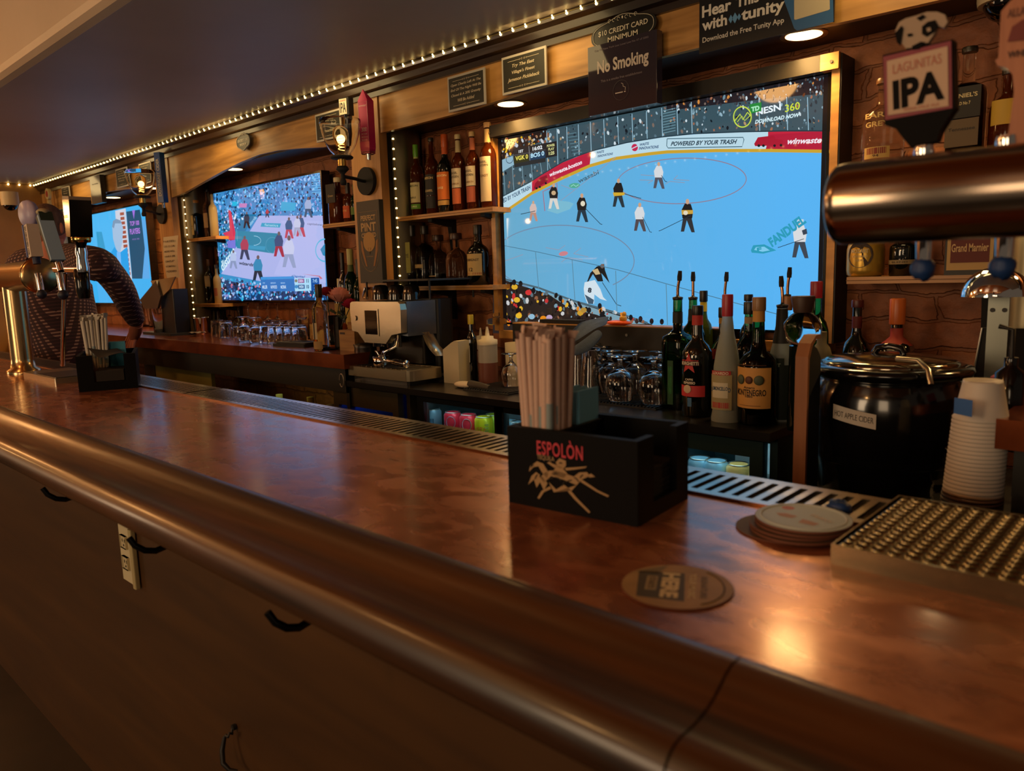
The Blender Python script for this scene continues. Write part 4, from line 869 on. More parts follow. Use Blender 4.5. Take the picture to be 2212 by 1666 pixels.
# perfect pint sign on the post
yG = YV-.03; a, b = P(770, 437, y=yG), P(824, 611, y=yG); x0 = P(769, 440, y=yG).x; x1 = P(818, 437, y=yG).x
t = thing('pint_sign', 'tall black sign reading Perfect Pint Certified on the wooden post', 'sign', ((x0+x1)/2, yG, (a.z+b.z)/2)); W, H = x1-x0, a.z-b.z
MB().rbox((-W/2, 0, -H/2), (W/2, .024, H/2), .002).build('board', mat('pint_black', '14110d', .5), t)
mb = MB(); GOLD = flat('a8875c')
for (s_, z, wf, hf) in (('PERFECT', .295, .64, .065), ('PINT', .185, .66, .105), ('CERTIFIED', .085, .64, .055)): text_flat(mb, s_, (0, -.0008, z*H), *basis(), wf*W, hf*H, bold=.03)
pts = [(-.40*W, .37*H), (.40*W, .37*H), (.40*W, -.12*H)]+[(.40*W*math.cos(k), -.12*H-.24*H*math.sin(k)) for k in [i*math.pi/10 for i in range(1, 10)]]+[(-.40*W, -.12*H)]
mb.tube([(x, -.0005, z) for x, z in pts], .0008, 4, closed=True); text_flat(mb, 'GUINNESS', (0, -.0008, -.175*H), *basis(), .28*W, .012*H)
mb.build('lettering', GOLD, t)
mb = MB(); mb.lathe([(.0, 0), (.26*W, 0)], (0, -.001, .005*H), 28, caps=False, axis=Vector((0, -1, 0)), sy=.0+1)
mb.build('pint_head', flat('a07840'), t)
for sg in (-1, 1):
    q = [(sg*.3*W, .01*H), (sg*.37*W, .03*H), (sg*.36*W, -.1*H), (sg*.2*W, -.29*H), (sg*.13*W, -.3*H), (sg*.26*W, -.1*H)]
    MB().prism(q, (0, -.0004, 0), (1, 0, 0), (0, 0, 1), .0004).build('pint_side', flat('8a5c30'), t)
mb = MB(); mb.tube([(-.06*W, -.001, -.07*H), (.0, -.001, -.15*H), (.06*W, -.001, -.07*H), (-.06*W, -.001, -.07*H)], .001, 4); mb.build('harp_mark', flat('8a7048'), t)
# tap handles mounted on the posts
yH = 1.99; c = P(792, 265, y=yH); k = depth(c)/FPX
t = thing('post_tap_handle', 'pink pentagonal tap handle fixed to the post above the sconce', 'tap handle', c, R(18)); h = 136*k; zb = -h/2
a_ = .034
def hexa(s, z): return [(s*x, s*y, z) for x, y in ((-.6*a_, -a_*.75), (.75*a_, -a_*.75), (1.0*a_, .2*a_), (0, a_), (-1.0*a_, .1*a_))]
mb = MB(); rows = [hexa(.92, zb+.012), hexa(1.0, zb+.028), hexa(1.0, zb+h*.82), ]
for r_ in (0, 1): mb.add(rows[r_]+rows[r_+1], [(i, (i+1) % 5, (i+1) % 5+5, i+5) for i in range(5)])
mb.add(rows[2]+[(0, -.015, zb+h)], [(i, (i+1) % 5, 5) for i in range(5)]); mb.add(rows[0], [(4, 3, 2, 1, 0)])
mb.build('handle_body', mat('pink_handle', 'b81e58', .35), t)
for i in range(3): MB().add(hexa(.93+.02*i, zb+.004+.007*i)+hexa(.9+.02*i, zb+.009+.007*i), [(j, (j+1) % 5, (j+1) % 5+5, j+5) for j in range(5)]).build('foot_ring', mat('pink_dark', '8a1844', .4), t)
MB().cyl((0, 0, zb-.02), (0, 0, zb+.01), .010, 12, r2=.012).build('ferrule', CHROME, t)
mb = MB(); u_ = Vector((1, 0, 0)); text_flat(mb, '300', (.004, -a_*.76, zb+h*.38), u_, Vector((0, 0, 1)), .026, .017, bold=.02)
for i in range(3): text_flat(mb, ('DRY CIDER', 'BRUNCH', 'ROSE')[i], (.004, -a_*.76, zb+h*(.31-.045*i)), u_, Vector((0, 0, 1)), .028, .006, bold=.02)
text_flat(mb, 'DOWNEAST', (.002, -a_*.76, zb+h*.74), u_, Vector((0, 0, 1)), .036, .006, bold=.03)
fr = [(-.55*a_, zb+h*.20), (.70*a_, zb+h*.20), (.70*a_, zb+h*.80), (-.55*a_, zb+h*.80)]; mb.tube([(x, -a_*.76, z) for x, z in fr], .0009, 4, closed=True); mb.build('lettering', flat('e8b8b8'), t)
c = P(752, 260, y=yH); k = depth(c)/FPX
t = thing('post_tap_handle', 'black tap handle with a white IPA badge beside the pink handle', 'tap handle', c, R(12)); h = 95*k
MB().lathe([(.009, -h*.58), (.016, -h*.3), (.014, 0), (.020, h*.12)], seg=16).build('grip', BLACKG, t)
MB().rbox((-.030, -.016, h*.1), (.022, .016, h*.48), .003).build('head_block', BLACKM, t)
MB().bb((-.029, -.018, h*.12), (.012, -.0165, h*.46)).build('badge', flat('c8bca0', .4), t)
mb = MB(); text_flat(mb, 'IPA', (-.009, -.0185, h*.27), u_, Vector((0, 0, 1)), .034, .040, bold=.02); mb.build('lettering', BLACK, t)
mb = MB(); text_flat(mb, 'LAGUNITAS', (-.009, -.0185, h*.42), u_, Vector((0, 0, 1)), .034, .007, bold=.02); mb.build('brand_lettering', flat('a04030'), t)
c = P(348, 384, y=yH); k = depth(c)/FPX; h = 105*k
t = thing('post_tap_handle', 'tall blue and white cider tap handle on the post left of the basketball screen', 'tap handle', c, R(20))
MB().bb((-.022, -.018, -h/2), (.022, .018, h/2)).build('handle_body', mat('cider_blue', '1c4c90', .4), t); MB().cyl((0, 0, -h/2-.03), (0, 0, -h/2), .009, 12).build('ferrule', CHROME, t)
mb = MB(); text_flat(mb, 'DOWNEAST CIDER', (.0, -.0185, 0), Vector((0, 0, 1)), Vector((-1, 0, 0)), h*.75, .022, bold=.03); text_flat(mb, 'DOWNEAST', (-.0225, 0, 0), Vector((0, 0, 1)), Vector((0, 1, 0)), h*.7, .022, bold=.03); mb.build('lettering', flat('d8d0b8'), t)
c = P(105, 425, y=yH)
t = thing('post_tap_handle', 'round topped cream tap handle on the farthest post', 'tap handle', c)
MB().cyl((0, -.01, .02), (0, .01, .02), .042, 24).build('disc', flat('c8b078'), t); MB().cyl((0, -.012, .02), (0, -.0105, .02), .024, 20).build('red_mark', flat('a03828'), t)
MB().bb((-.02, -.01, -.16), (.02, .01, -.025)).build('handle_body', flat('c0a468'), t)
# security dome cameras
for (px, py, yy, lb, s_) in ((400, 392, 2.14, 'cream security dome camera under the header beside the steel column', 1), (22, 425, 1.5, 'cream security dome camera at the far left end of the soffit', .8), (2178, 12, 2.10, 'cream security dome camera at the top right corner', 1)):
    zz = ZH if px > 100 else None
    c = P(px, py, y=yy); z1 = ZH if px != 22 else ZC
    if px == 22: c = P(px, 440, x=-5.6)
    if px == 2178: c = P(px, -5, z=ZH-.03)
    z1 = ZH if px != 22 else c.z+.07
    hh = max(.03, z1-c.z); t = thing('dome_camera', lb, 'security camera', (c.x, c.y, z1)); r_ = .062*s_
    MB().lathe([(r_*.97, -hh-.012), (r_, -hh), (r_, 0)], seg=32).build('housing', mat('camera_cream', 'c8b890', .45), t)
    MB().sph((0, 0, -hh-.010), r_*.8, 24, sc_=(1, 1, .85), lo=-90, hi=0).build('dome', mat('dome_black', '08080a', .04), t)

# ---------- bottle shelves ----------
def shelf(label, px0, py0, px1, py1, yfront=2.13, th=.018, x0=None, x1=None):
    a, b = P(px0, py0, y=yfront), P(px1, py1, y=yfront); xa_, xb_ = x0 or a.x, x1 or b.x; z = (a.z+b.z)/2
    t = thing('wall_shelf', label, 'shelf', (xa_, YW, z)); w_ = xb_-xa_
    MB().bb((0, yfront-YW, -th), (w_, 0, 0)).build('board', PINE, t)
    e = MB(); e.bb((-.001, yfront-YW-.002, -th*.55), (w_, yfront-YW-.0005, -th*.45)); e.build('ply_line', flat('6a4420'), t)
    for fx in (.3, .85):
        x = w_*fx; MB().prism([(0, -th), (-.14, -th), (-.14, -th-.012), (-.03, -th-.03), (-.016, -th-.13), (0, -th-.13)], (x-.012, 0, 0), (0, 1, 0), (0, 0, 1), .024).build('bracket', BLACKM, t)
    return z
SH1 = shelf('upper pine shelf left of the hockey television holding six liquor bottles', 860, 468, 1050, 449, x1=X_(1064, 450, 2.13))
SH2 = shelf('lower pine shelf left of the hockey television', 862, 618, 1060, 617, x1=X_(1064, 618, 2.13))
SH3 = shelf('upper pine shelf right of the basketball television', 697, 485, 770, 477)
SH4 = shelf('upper pine shelf left of the basketball television', 398, 515, 466, 512)
SH5 = shelf('lower pine shelf left of the basketball television', 408, 657, 474, 656)
SH6 = shelf('upper pine shelf to the right of the hockey television', 1836, 357, 2206, 322, x1=.25)
SH7 = shelf('lower pine shelf to the right of the hockey television', 1829, 598, 2110, 595, x1=.25)
CW = glass('f4f6f4', .0, 1.18, 'bottle_clear'); GG = glass('1c6a28', .02, 1.3, 'bottle_green'); DG = mat('bottle_dark', '0a0c06', .06, coat=.5); AMB = mat('bottle_amber', '5a2408', .06, 0, .55, 1.3)
FROST = mat('bottle_frost', 'b8c0b4', .55, 0, .55, 1.2); GG2 = mat('bottle_green_dark', '06240c', .05, 0, .5, 1.3)
PROF = {'whisky': [(.92, 0), (1, .02), (1, .56), (.96, .61), (.75, .67), (.42, .72), (.35, .78), (.33, 1)],
        'tall': [(.94, 0), (1, .015), (1, .60), (.97, .66), (.80, .72), (.45, .77), (.36, .82), (.33, 1)],
        'round': [(.80, 0), (.97, .04), (1, .12), (1, .50), (.93, .60), (.72, .68), (.38, .73), (.30, .78), (.30, 1)],
        'cone': [(1, 0), (1, .03), (.9, .10), (.86, .2), (.88, .35), (.86, .45), (.70, .58), (.46, .72), (.34, .85), (.31, 1)],
        'flask': [(.95, 0), (1, .02), (.98, .45), (.94, .52), (.72, .57), (.42, .60), (.33, .68), (.30, .8), (.28, 1)],
        'square': [(.96, 0), (1, .02), (1, .60), (.93, .66), (.6, .69), (.35, .72), (.33, 1)],
        'jug': [(.8, 0), (1, .05), (1, .38), (.8, .5), (.5, .56), (.35, .6), (.33, 1)]}
def pourer(t, z, r, lean=0):
    MB().lathe([(r*1.05, -.004), (r*1.15, .0), (r*1.15, .004), (r*.4, .006), (.004, .01)], (0, 0, z), 14).build('pour_collar', mat('pour_black', '121212', .4), t)
    MB().tube([(0, 0, z+.006), (0, 0, z+.025), (lean*.4, 0, z+.042), (lean, 0, z+.055)], .0042, 8).build('pour_spout', mat('pour_metal', 'b0805c', .2, 1), t)
    MB().tube([(lean*.9, 0, z+.05), (lean, 0, z+.062), (lean*1.25, 0, z+.078)], [.0065, .007, .0055], 8).build('pour_cap', BLACKM, t)
def bottle(label, px, pyt, rpx, y, zs, prof='whisky', g=CW, cap=None, labels=(), liquid=None, name='liquor_bottle', group=None, pour=None, neck=None, sq=False, rz=0, hcap=None, cat='bottle'):
    """y: depth plane of the bottle's axis, zs: height of what it stands on"""
    q = P(px, pyt, y=y); h = q.z-zs; r = rpx*depth((q.x, y, zs))/FPX
    t = thing(name, label, cat, (q.x, y, zs), rz, group); pr = PROF[prof]; sg = 4 if sq else 28
    gh = h-(hcap or (.012 if cap else 0))
    pts = [(r*a_, gh*b_) for a_, b_ in pr]
    if sq:
        mb = MB(); pts2 = []
        rows = []
        for (a_, b_) in pts:
            k_ = min(1, max(0, (a_/r-.4)/.4)); row = []
            for i in range(24):
                an = 2*math.pi*i/24; c_, s_ = math.cos(an), math.sin(an); m = max(abs(c_), abs(s_)); f = (1-k_)+k_*min(1/m, 1.25); row.append((a_*c_*f*(.95 if k_ else 1), a_*s_*f*(.95 if k_ else 1), b_))
            rows.append(row)
        mb.strip(rows, closed=True); mb.add(rows[0], [tuple(reversed(range(24)))]); mb.add(rows[-1], [tuple(range(24))])
    else: mb = MB().lathe(pts, seg=sg)
    b = mb.build('glass', g, t)
    if liquid:
        lf, lc = liquid; lp_ = []
        for (a_, b_) in pts:
            if b_ < gh*lf: lp_.append((a_*.94, max(b_, .004)))
        ra = next((p1[0]+(p2[0]-p1[0])*(gh*lf-p1[1])/max(1e-6, p2[1]-p1[1]) for p1, p2 in zip(pts, pts[1:]) if p1[1] <= gh*lf <= p2[1]), r)*.94
        MB().lathe(lp_+[(ra, gh*lf)], seg=20).build('liquid', mat('liquid_'+lc, lc, .08, 0, .35, 1.33), t)
    rn = pts[-1][0]
    if cap:
        cc, cl, cr = cap; z0 = h-cl*h
        MB().lathe([(rn*cr*.97, z0), (rn*cr, z0+.003), (rn*cr, h-.003), (rn*cr*.94, h)], seg=20).build('cap', mat('cap_'+cc, cc, .35), t)
    if neck:
        nc, n0, n1 = neck; rr_ = lambda f: next((p1[0]+(p2[0]-p1[0])*(gh*f-p1[1])/max(1e-6, p2[1]-p1[1]) for p1, p2 in zip(pts, pts[1:]) if p1[1] <= gh*f <= p2[1]), rn)
        MB().lathe([(rr_(n0)+.0008, gh*n0), (rr_((n0+n1)/2)+.0008, gh*(n0+n1)/2), (rr_(n1)+.0008, gh*n1)], seg=20, caps=False).build('neck_label', flat(nc), t)
    for L_ in labels:
        (f0, f1, wf, lc) = L_[:4]; R_ = (r+.0008) if not sq else None
        if sq:
            w_ = wf*r*.46; MB().bb((-w_, -r*1.0-.0015, h*f0), (w_, -r*1.0, h*f1)).build('paper_label', flat(lc), t)
            mb = MB()
            for (s_, zf, tw, th_, tc) in L_[4:]: text_flat(mb, s_, (0, -r*1.0-.0022, h*zf), *basis(), tw*r, th_*h, bold=.02)
            if L_[4:]: mb.build('lettering', flat(L_[4][4]), t)
        else:
            mb = MB(); cylpatch(mb, R_, h*f0, h*f1, wf*r, n=14); mb.build('paper_label', flat(lc), t)
            for (s_, zf, tw, th_, tc) in L_[4:]:
                mb = MB(); text_cyl(mb, s_, R_+.0006, h*zf, tw*r, th_*h, bold=.02); mb.build('lettering', flat(tc), t)
    if pour is not None: pourer(t, h if not cap else h, rn, pour)
    return t
ys = 2.19
G1 = 'bottles on the upper shelf left of the hockey screen'
bottle('green capped whiskey bottle with a cream label, leftmost on its shelf', 897, 313, 14.5, ys, SH1, 'tall', AMB, ('5c9a20', .17, 1.25), ((.10, .17, 2.5, '5a9428', ('DOUBLE', .135, 1.4, .02, 'e0dca8')), (.19, .47, 2.5, 'd0c48c', ('JAMESON', .42, 1.9, .035, '3a4a24'), ('TRIPLE', .26, 1.3, .025, '4a4a34'))), neck=('a8b060', .84, .97), group=G1)
bottle('whiskey bottle with a black label and clear neck, second on the upper shelf', 930, 298, 15.5, ys, SH1, 'tall', AMB, ('2a241c', .05, 1.2), ((.08, .24, 2.4, '1c1a14'), (.25, .52, 2.5, '16140f', ('JAMESON', .47, 1.9, .04, 'd0b878'), ('BLACK BARREL', .31, 1.7, .03, 'c8b078'))), group=G1)
bottle('green glass whiskey bottle with an orange label and orange cap', 959, 291, 18.5, ys, SH1, 'whisky', DG, ('c85820', .16, 1.25), ((.10, .16, 2.3, 'c09850'), (.17, .52, 2.4, 'd06c1c', ('JAMESON', .47, 1.9, .035, 'ecd8a0'), ('ORANGE', .32, 1.0, .03, 'ecd8a0'))), neck=('c85820', .78, .95), group=G1)
for (px, pt, c_, capc, nk, lb) in ((988, 291, 'b85c30', 'd0bc88', 'c0b080', 'amber whiskey bottle with a grey white label and cream neck band, fourth in the row'), (1019, 285, 'a05038', 'd8b478', 'b06040', 'whiskey bottle with a pinkish label and coral neck band, fifth in the row'), (1052, 265, '8a1c14', 'd8a468', 'd8b070', 'tall whiskey bottle with a pale label beside the television frame')):
    bottle(lb, px, pt, 15.5 if px < 1040 else 18, ys, SH1, 'tall', AMB, (capc, .06, 1.35), ((.10, .30, 2.0, c_), (.31, .56, 2.2, 'c0b498', ('BASIL', .50, 1.3, .03, '4a4030'), ('HAYDEN', .45, 1.6, .03, '4a4030'), ('BOURBON', .36, 1.6, .025, '8a6840'))) if px != 1052 else ((.08, .60, 2.1, 'c0b090', ('BASIL', .54, 1.2, .025, '4a4030'), ('HAYDEN', .50, 1.5, .025, '4a4030'), ('TOAST', .38, 1.5, .03, '5c3820')),), neck=(nk, .80, .96), group=G1)
    # metal ribbon round the middle
G2 = 'bottles on the lower shelf left of the hockey screen'
bottle('square shouldered rye bottle with a green yellow label, leftmost on the lower shelf', 889, 487, 17.5, ys, SH2, 'square', CW, ('15130f', .18, 1.3), ((.22, .72, 1.5, '8a8440', ('RYE', .5, .8, .06, '3a3818')),), (.25, '4a3c10'), sq=True, group=G2)
bottle('round whiskey bottle marked 25 with a black stopper', 916, 488, 23, ys+.01, SH2, 'round', CW, ('1c1814', .14, 1.35), ((.30, .36, 1.2, 'a8905c'), ), (.28, '3a1206'), group=G2)
bottle('low round bottle with a dark brown stopper, middle of the lower shelf', 945, 508, 22, ys+.02, SH2, 'round', CW, ('2c1a12', .12, 1.9), ((.18, .2, 1.0, '8c7448'),), (.25, '2e1208'), group=G2)
bottle('clear round bottle with a cork, right of the middle on the lower shelf', 984, 504, 24, ys, SH2, 'round', CW, ('3a241a', .12, 1.9), (), (.12, '2e1a10'), group=G2)
bottle('dark bottle with a cream label reading 12 on the lower shelf', 1031, 486, 24, ys, SH2, 'whisky', DG, ('100e0c', .16, 1.2), ((.16, .52, 2.2, 'b89c60', ('REDBREAST', .42, 1.7, .04, '3a2a18'), ('12', .26, .5, .06, '2c2014')), (.175, .21, 2.21, '8a3020')), group=G2)
G3 = 'bottles right of the basketball screen'
bottle('square amber bottle with a black slanted label behind the sconce', 728, 384, 19, ys, SH3, 'square', AMB, ('c8b890', .10, 1.3), ((.45, .85, 1.9, '14110c', ('Crown', .6, 1.0, .05, 'a89060')),), sq=True, group=G3)
bottle('bottle with an orange red label on the shelf behind the sconce', 750, 395, 12, ys, SH3, 'tall', AMB, ('1c1410', .3, 1.3), ((.12, .42, 2.2, 'b84a1c', ('RYE', .3, 1.2, .04, 'd8a060')),), group=G3)
bottle('green bottle squeezed beside the post on the shelf', 764, 400, 9, ys, SH3, 'tall', GG2, ('2c4c1c', .1, 1.2), ((.2, .4, 2.0, '4a6a28'),), group=G3)
bottle('tall bottle with a pale gold neck behind the roses', 755, 538, 16, 2.16, ZK, 'tall', GG2, ('a09c60', .17, 1.3), ((.16, .42, 2.2, 'a88a38'),), neck=('4a5c30', .78, .92), group=G3)
bottle('dark bottle with a white cap behind the pink rose', 733, 602, 13, 2.2, ZK, 'tall', DG, ('c0b080', .2, 1.3), ((.3, .6, 2.0, '8a7030'),), group=G3)
bottle('bottle with a round mustard label against the post', 772, 560, 13, 2.15, ZK, 'tall', GG2, ('1c1a10', .2, 1.2), ((.28, .5, 2.2, 'b08c30'),), group=G3)
bottle('dark slim bottle with a black cap left of the pale gold one', 738, 546, 11, 2.2, ZK, 'tall', DG, ('0c0c0c', .2, 1.2), (), group=G3)
G4 = 'bottles left of the basketball screen'
bottle('dark blue bottle with a torn cream label and flared cork', 421, 433, 13, ys, SH4, 'square', mat('bottle_navy', '0c1420', .1, coat=.5), ('b87830', .07, 1.9), ((.1, .60, 2.0, 'b89c64', ('WIDOW', .32, 1.2, .03, '5a4828'), ('JANE', .26, 1.0, .03, '5a4828')),), sq=True, group=G4)
bottle('tall clear bottle with a black stopper at the screen edge', 446, 408, 11, ys, SH4, 'tall', CW, ('0c0a08', .06, 1.2), ((.2, .5, 1.8, '8c6a3c'),), group=G4)
bottle('clear faceted bottle against the basketball screen', 457, 420, 9, ys-.02, SH4, 'tall', mat('bottle_cream', 'a89468', .2, 0, .3, 1.3), None, (), group=G4)
bottle('squat bottle with a cream label on the lower left shelf', 428, 573, 17, ys, SH5, 'square', CW, ('1c1410', .15, 1.5), ((.42, .70, 1.9, '9c8c4c'),), (.3, '1a1408'), sq=True, group=G4)
bottle('bottle with a white paper band on the lower left shelf', 450, 560, 11, ys+.02, SH5, 'tall', DG, ('5c3820', .15, 1.2), ((.38, .62, 2.2, 'a08c64'),), group=G4)
bottle('slim labelled bottle touching the basketball screen', 466, 572, 8, ys, SH5, 'tall', mat('bottle_paper', 'a08858', .5), ('3a2818', .1, 1.2), ((.2, .4, 2.0, '8a4c3c'),), group=G4)
G5 = 'bottles on the upper shelf right of the hockey screen'
bottle('broad clear bottle with a gold script and a small 94 card', 1912, 170, 42, ys, SH6, 'round', CW, ('6a4420', .06, 1.3), ((.07, .20, 1.3, 'b09050', ('94', .1, .3, .03, '4a2810')), (.12, .19, 1.0, '7a2c1c'), (.42, .60, .01, '8a7040', ('EARL', .56, 1.3, .06, 'c8a868'), ('GREY', .46, 1.2, .06, 'c8a868'))), (.05, '3a2410'), group=G5)
bottle('square whiskey bottle with a black label on the right upper shelf', 2096, 102, 36, ys, SH6, 'square', CW, ('241c14', .05, 1.3), ((.34, .62, 2.0, '17130e', ('DANIEL\'S', .54, 1.5, .04, 'c8b888'), ('OLD No 7', .47, .8, .03, 'a89868')), (.08, .33, 1.9, '5a4830', ('Tennessee', .24, 1.4, .03, '241a10'))), (.7, '4a2408'), sq=True, group=G5)
bottle('bottle with a yellow oval label at the right edge behind the wheat beer handle', 2180, 150, 33, ys, SH6, 'round', AMB, ('1c140c', .06, 1.3), ((.32, .62, 1.6, 'b89434'),), group=G5)
G6 = 'bottles on the lower shelf right of the hockey screen'
q = bottle('round golden chocolate liqueur bottle with a dark round label', 1873, 470, 38, ys-.01, SH7, 'round', mat('gold_bottle', 'b08c34', .3, .5), ('3a2410', .1, 1.2), (), group=G6)
r_ = 38*depth(q.location)/FPX
mb = MB(); cc = .034; mb.add([((r_+.001)*math.cos(R(-90)+cc*math.cos(a)/r_), (r_+.001)*math.sin(R(-90)+cc*math.cos(a)/r_), .058+cc*math.sin(a)) for a in [i*math.pi/14 for i in range(28)]], [tuple(range(28))]); mb.build('round_label', flat('3a2c20'), q)
mb = MB(); text_cyl(mb, 'MOZART', r_+.002, .068, .046, .011, bold=.03); text_cyl(mb, 'chocolate', r_+.002, .055, .040, .008); text_cyl(mb, 'CREAM', r_+.002, .044, .022, .006); mb.build('lettering', flat('c8b890'), q)
bottle('dark bottle with a pale band behind the left tap spout', 1955, 480, 28, ys, SH7, 'whisky', DG, ('141414', .1, 1.2), ((.22, .30, 2.4, '8c7c58', ('BLEND', .26, 1.2, .03, '3a2c1c')),), group=G6)
a, b = P(2047, 505, y=2.14), P(2143, 580, y=2.14)
t = thing('liqueur_box', 'box with a dark red label reading Grand Marnier on the right lower shelf', 'box', ((a.x+b.x)/2, 2.18, SH7)); W = b.x-a.x
MB().bb((-W/2-.005, -.035, 0), (W/2+.005, .035, .20)).build('carton', mat('carton_black', '14100c', .5), t); MB().bb((-W/2, -.0365, .012), (W/2, -.0355, .125)).build('label_panel', flat('b89860'), t); MB().bb((-W/2+.008, -.0375, .030), (W/2-.008, -.0367, .118)).build('red_panel', flat('5c1c14'), t)
mb = MB(); text_flat(mb, 'Grand Marnier', (0, -.038, .066), *basis(), W*.8, .02, bold=.02); mb.build('lettering', flat('c8a878'), t)
mb = MB(); mb.sph((0, -.0375, .098), .009, 10, sc_=(1.6, .1, .8)); mb.build('crest', flat('b08c60'), t)
# ---------- bottles on the black counter in front of the big screen ----------
G7 = 'bottles on the right end of the black counter'
yb = 1.90
def cb(label, px, pyt, rpx, y=yb, **k): return bottle(label, px, pyt, rpx, y, ZF, group=G7, **k)
cb('green bottle with a bent pourer, leftmost of the counter bottles', 1464, 645, 29, 1.93, prof='square', g=GG, labels=((.05, .45, .5, '0c3c14', ('TANQUERAY', .25, .3, .3, '2c7a38')),), neck=('101410', .78, .88), pour=.006, sq=True)
cb('green bottle with an upright pourer behind the coffee liqueur', 1497, 645, 26, 2.02, prof='tall', g=GG, labels=((.15, .4, 2.2, '15201a'),), neck=('101410', .80, .90), pour=0)
cb('bottle with a tall black cap and yellow neck behind the green pair', 1520, 628, 20, 2.12, prof='tall', g=mat('bottle_olive', '4a5a18', .1, 0, .5, 1.3), cap=('0e0e0e', .10, 1.3), neck=('c8b020', .84, .93))
t = cb('coffee liqueur bottle with a red star label and red neck band', 1507, 660, 32, 1.86, prof='whisky', g=DG, cap=('101010', .085, 1.15), neck=('a82c28', .86, .99), labels=((.19, .29, 2.1, 'b83034'), (.1, .18, .3, '3c6a94')))
r_ = 32*depth(t.location)/FPX+.0015
mb = MB(); st = [(r_*math.cos(R(-94)+rr*math.sin(a)/r_), r_*math.sin(R(-94)+rr*math.sin(a)/r_), .147+rr*math.cos(a)) for a, rr in [(i*math.pi/5, (.030 if i % 2 == 0 else .0125)) for i in range(10)]]; cen = (0*r_+r_*math.cos(R(-94)), r_*math.sin(R(-94)), .147)
mb.add(st+[cen], [(i, (i+1) % 10, 10) for i in range(10)]); mb.build('star', flat('b83838'), t)
mb = MB(); cylpatch(mb, r_+.0006, .142, .154, .058, 0, -92); mb.build('name_band', flat('3a1414'), t)
mb = MB(); text_cyl(mb, 'BORGHETTI', r_+.0014, .148, .054, .009, a0=-92, bold=.03); text_cyl(mb, 'CAFFE', r_+.0004, .104, .024, .006, a0=-92, bold=.02); text_cyl(mb, 'ESPRESSO', r_+.0004, .095, .036, .007, a0=-92, bold=.03); mb.build('lettering', flat('d8ccb8'), t)
mb = MB(); mb.sph((-.006, -r_-.0, .078), .0115, 14, sc_=(1, .08, 1)); mb.build('seal', flat('c8b090'), t)
cb('dark bottle with a black cap and gold band behind the frosted one', 1563, 664, 27, 2.0, prof='whisky', g=DG, cap=('0c0c0c', .1, 1.2), neck=('a07828', .88, .95), labels=((.5, .6, 2.0, '8a2c24'),))
cb('flip top bottle with a pourer behind the frosted bottle', 1566, 645, 14, 2.1, prof='tall', g=DG, neck=('b0a090', .8, .9), pour=.004)
t = cb('frosted lemon liqueur bottle with a red cap and ornate label', 1572, 636, 32, 1.84, prof='cone', g=FROST, cap=('a02838', .17, 1.18), neck=('b84848', .93, .97), labels=((.10, .38, 1.65, '9c9068', ('LIMONCELLO', .26, 1.5, .035, '38506c'), ('LIQUEUR', .22, .8, .02, '38506c')), (.115, .16, 1.3, 'a83c38'), (.375, .41, 1.5, 'a83034', ('LUXARDO', .392, 1.2, .022, 'e0d4bc'))), liquid=(.10, '8a8830'))
mb = MB(); cylpatch(mb, 32*depth(t.location)/FPX+.0016, .065, .105, .045, 0, -90); mb.build('label_centre', flat('c8c0a4'), t)
mb = MB(); text_cyl(mb, 'LIMONCELLO', 32*depth(t.location)/FPX+.0025, .090, .044, .010, bold=.02); mb.build('lettering', flat('38506c'), t)
cb('green bottle with a black cap between the frosted bottle and the amaro', 1620, 652, 30, 1.98, prof='whisky', g=GG, cap=('0c0c0e', .11, 1.3), neck=('8c7450', .84, .90))
cb('bottle with a dark domed stopper far behind the amaro', 1617, 636, 18, 2.1, prof='tall', g=DG, cap=('141210', .06, 1.6))
t = cb('amaro bottle with a broad orange label and brown cap', 1640, 642, 41, 1.85, prof='flask', g=GG, cap=('8a6844', .105, 1.25), neck=('b8863c', .84, .93), liquid=(.42, '160c06'), labels=((.14, .46, 2.3, 'c8934c', ('MONTENEGRO', .265, 1.75, .05, '1c1814'), ('Amaro', .305, .6, .02, '3a2818'), ('1885', .235, .4, .018, '3a2818')),))
rM = 41*depth(t.location)/FPX+.002
for a0, hx in ((-118, '4c5440'), (-90, '5a3424'), (-62, '4c5440')):
    mb = MB(); mb.sph((rM*math.cos(R(a0)), rM*math.sin(R(a0)), .118), .0125 if a0 != -90 else .010, 10, sc_=(1, .35, 1.0), M=Matrix.Rotation(R(a0+90), 3, 'Z')); mb.build('crest', flat(hx), t)
mb = MB(); cylpatch(mb, rM, .052, .0532, .06); cylpatch(mb, rM, .155, .1560, .086); mb.build('rule', flat('6a4020'), t)
cb('bottle with a black neck label and pourer right of the amaro', 1690, 662, 34, 1.93, prof='cone', g=mat('bottle_grey', '9aa8a8', .4, 0, .3, 1.2), neck=('14161a', .68, .98), labels=((.02, .5, 3.4, '102014'), (.42, .56, 1.2, '0c2010', ('MINT', .5, .8, .03, 'c8d8b8'))), pour=-.004)
cb('clear bottle with a cork collar and tall black pourer behind the skull', 1701, 640, 20, 2.05, prof='tall', g=CW, cap=('9a6c44', .12, 1.6), pour=.004)
cb('green wine bottle with a red cap beside the screen frame', 1764, 608, 27, 2.06, prof='tall', g=GG, cap=('901c2c', .125, 1.4))
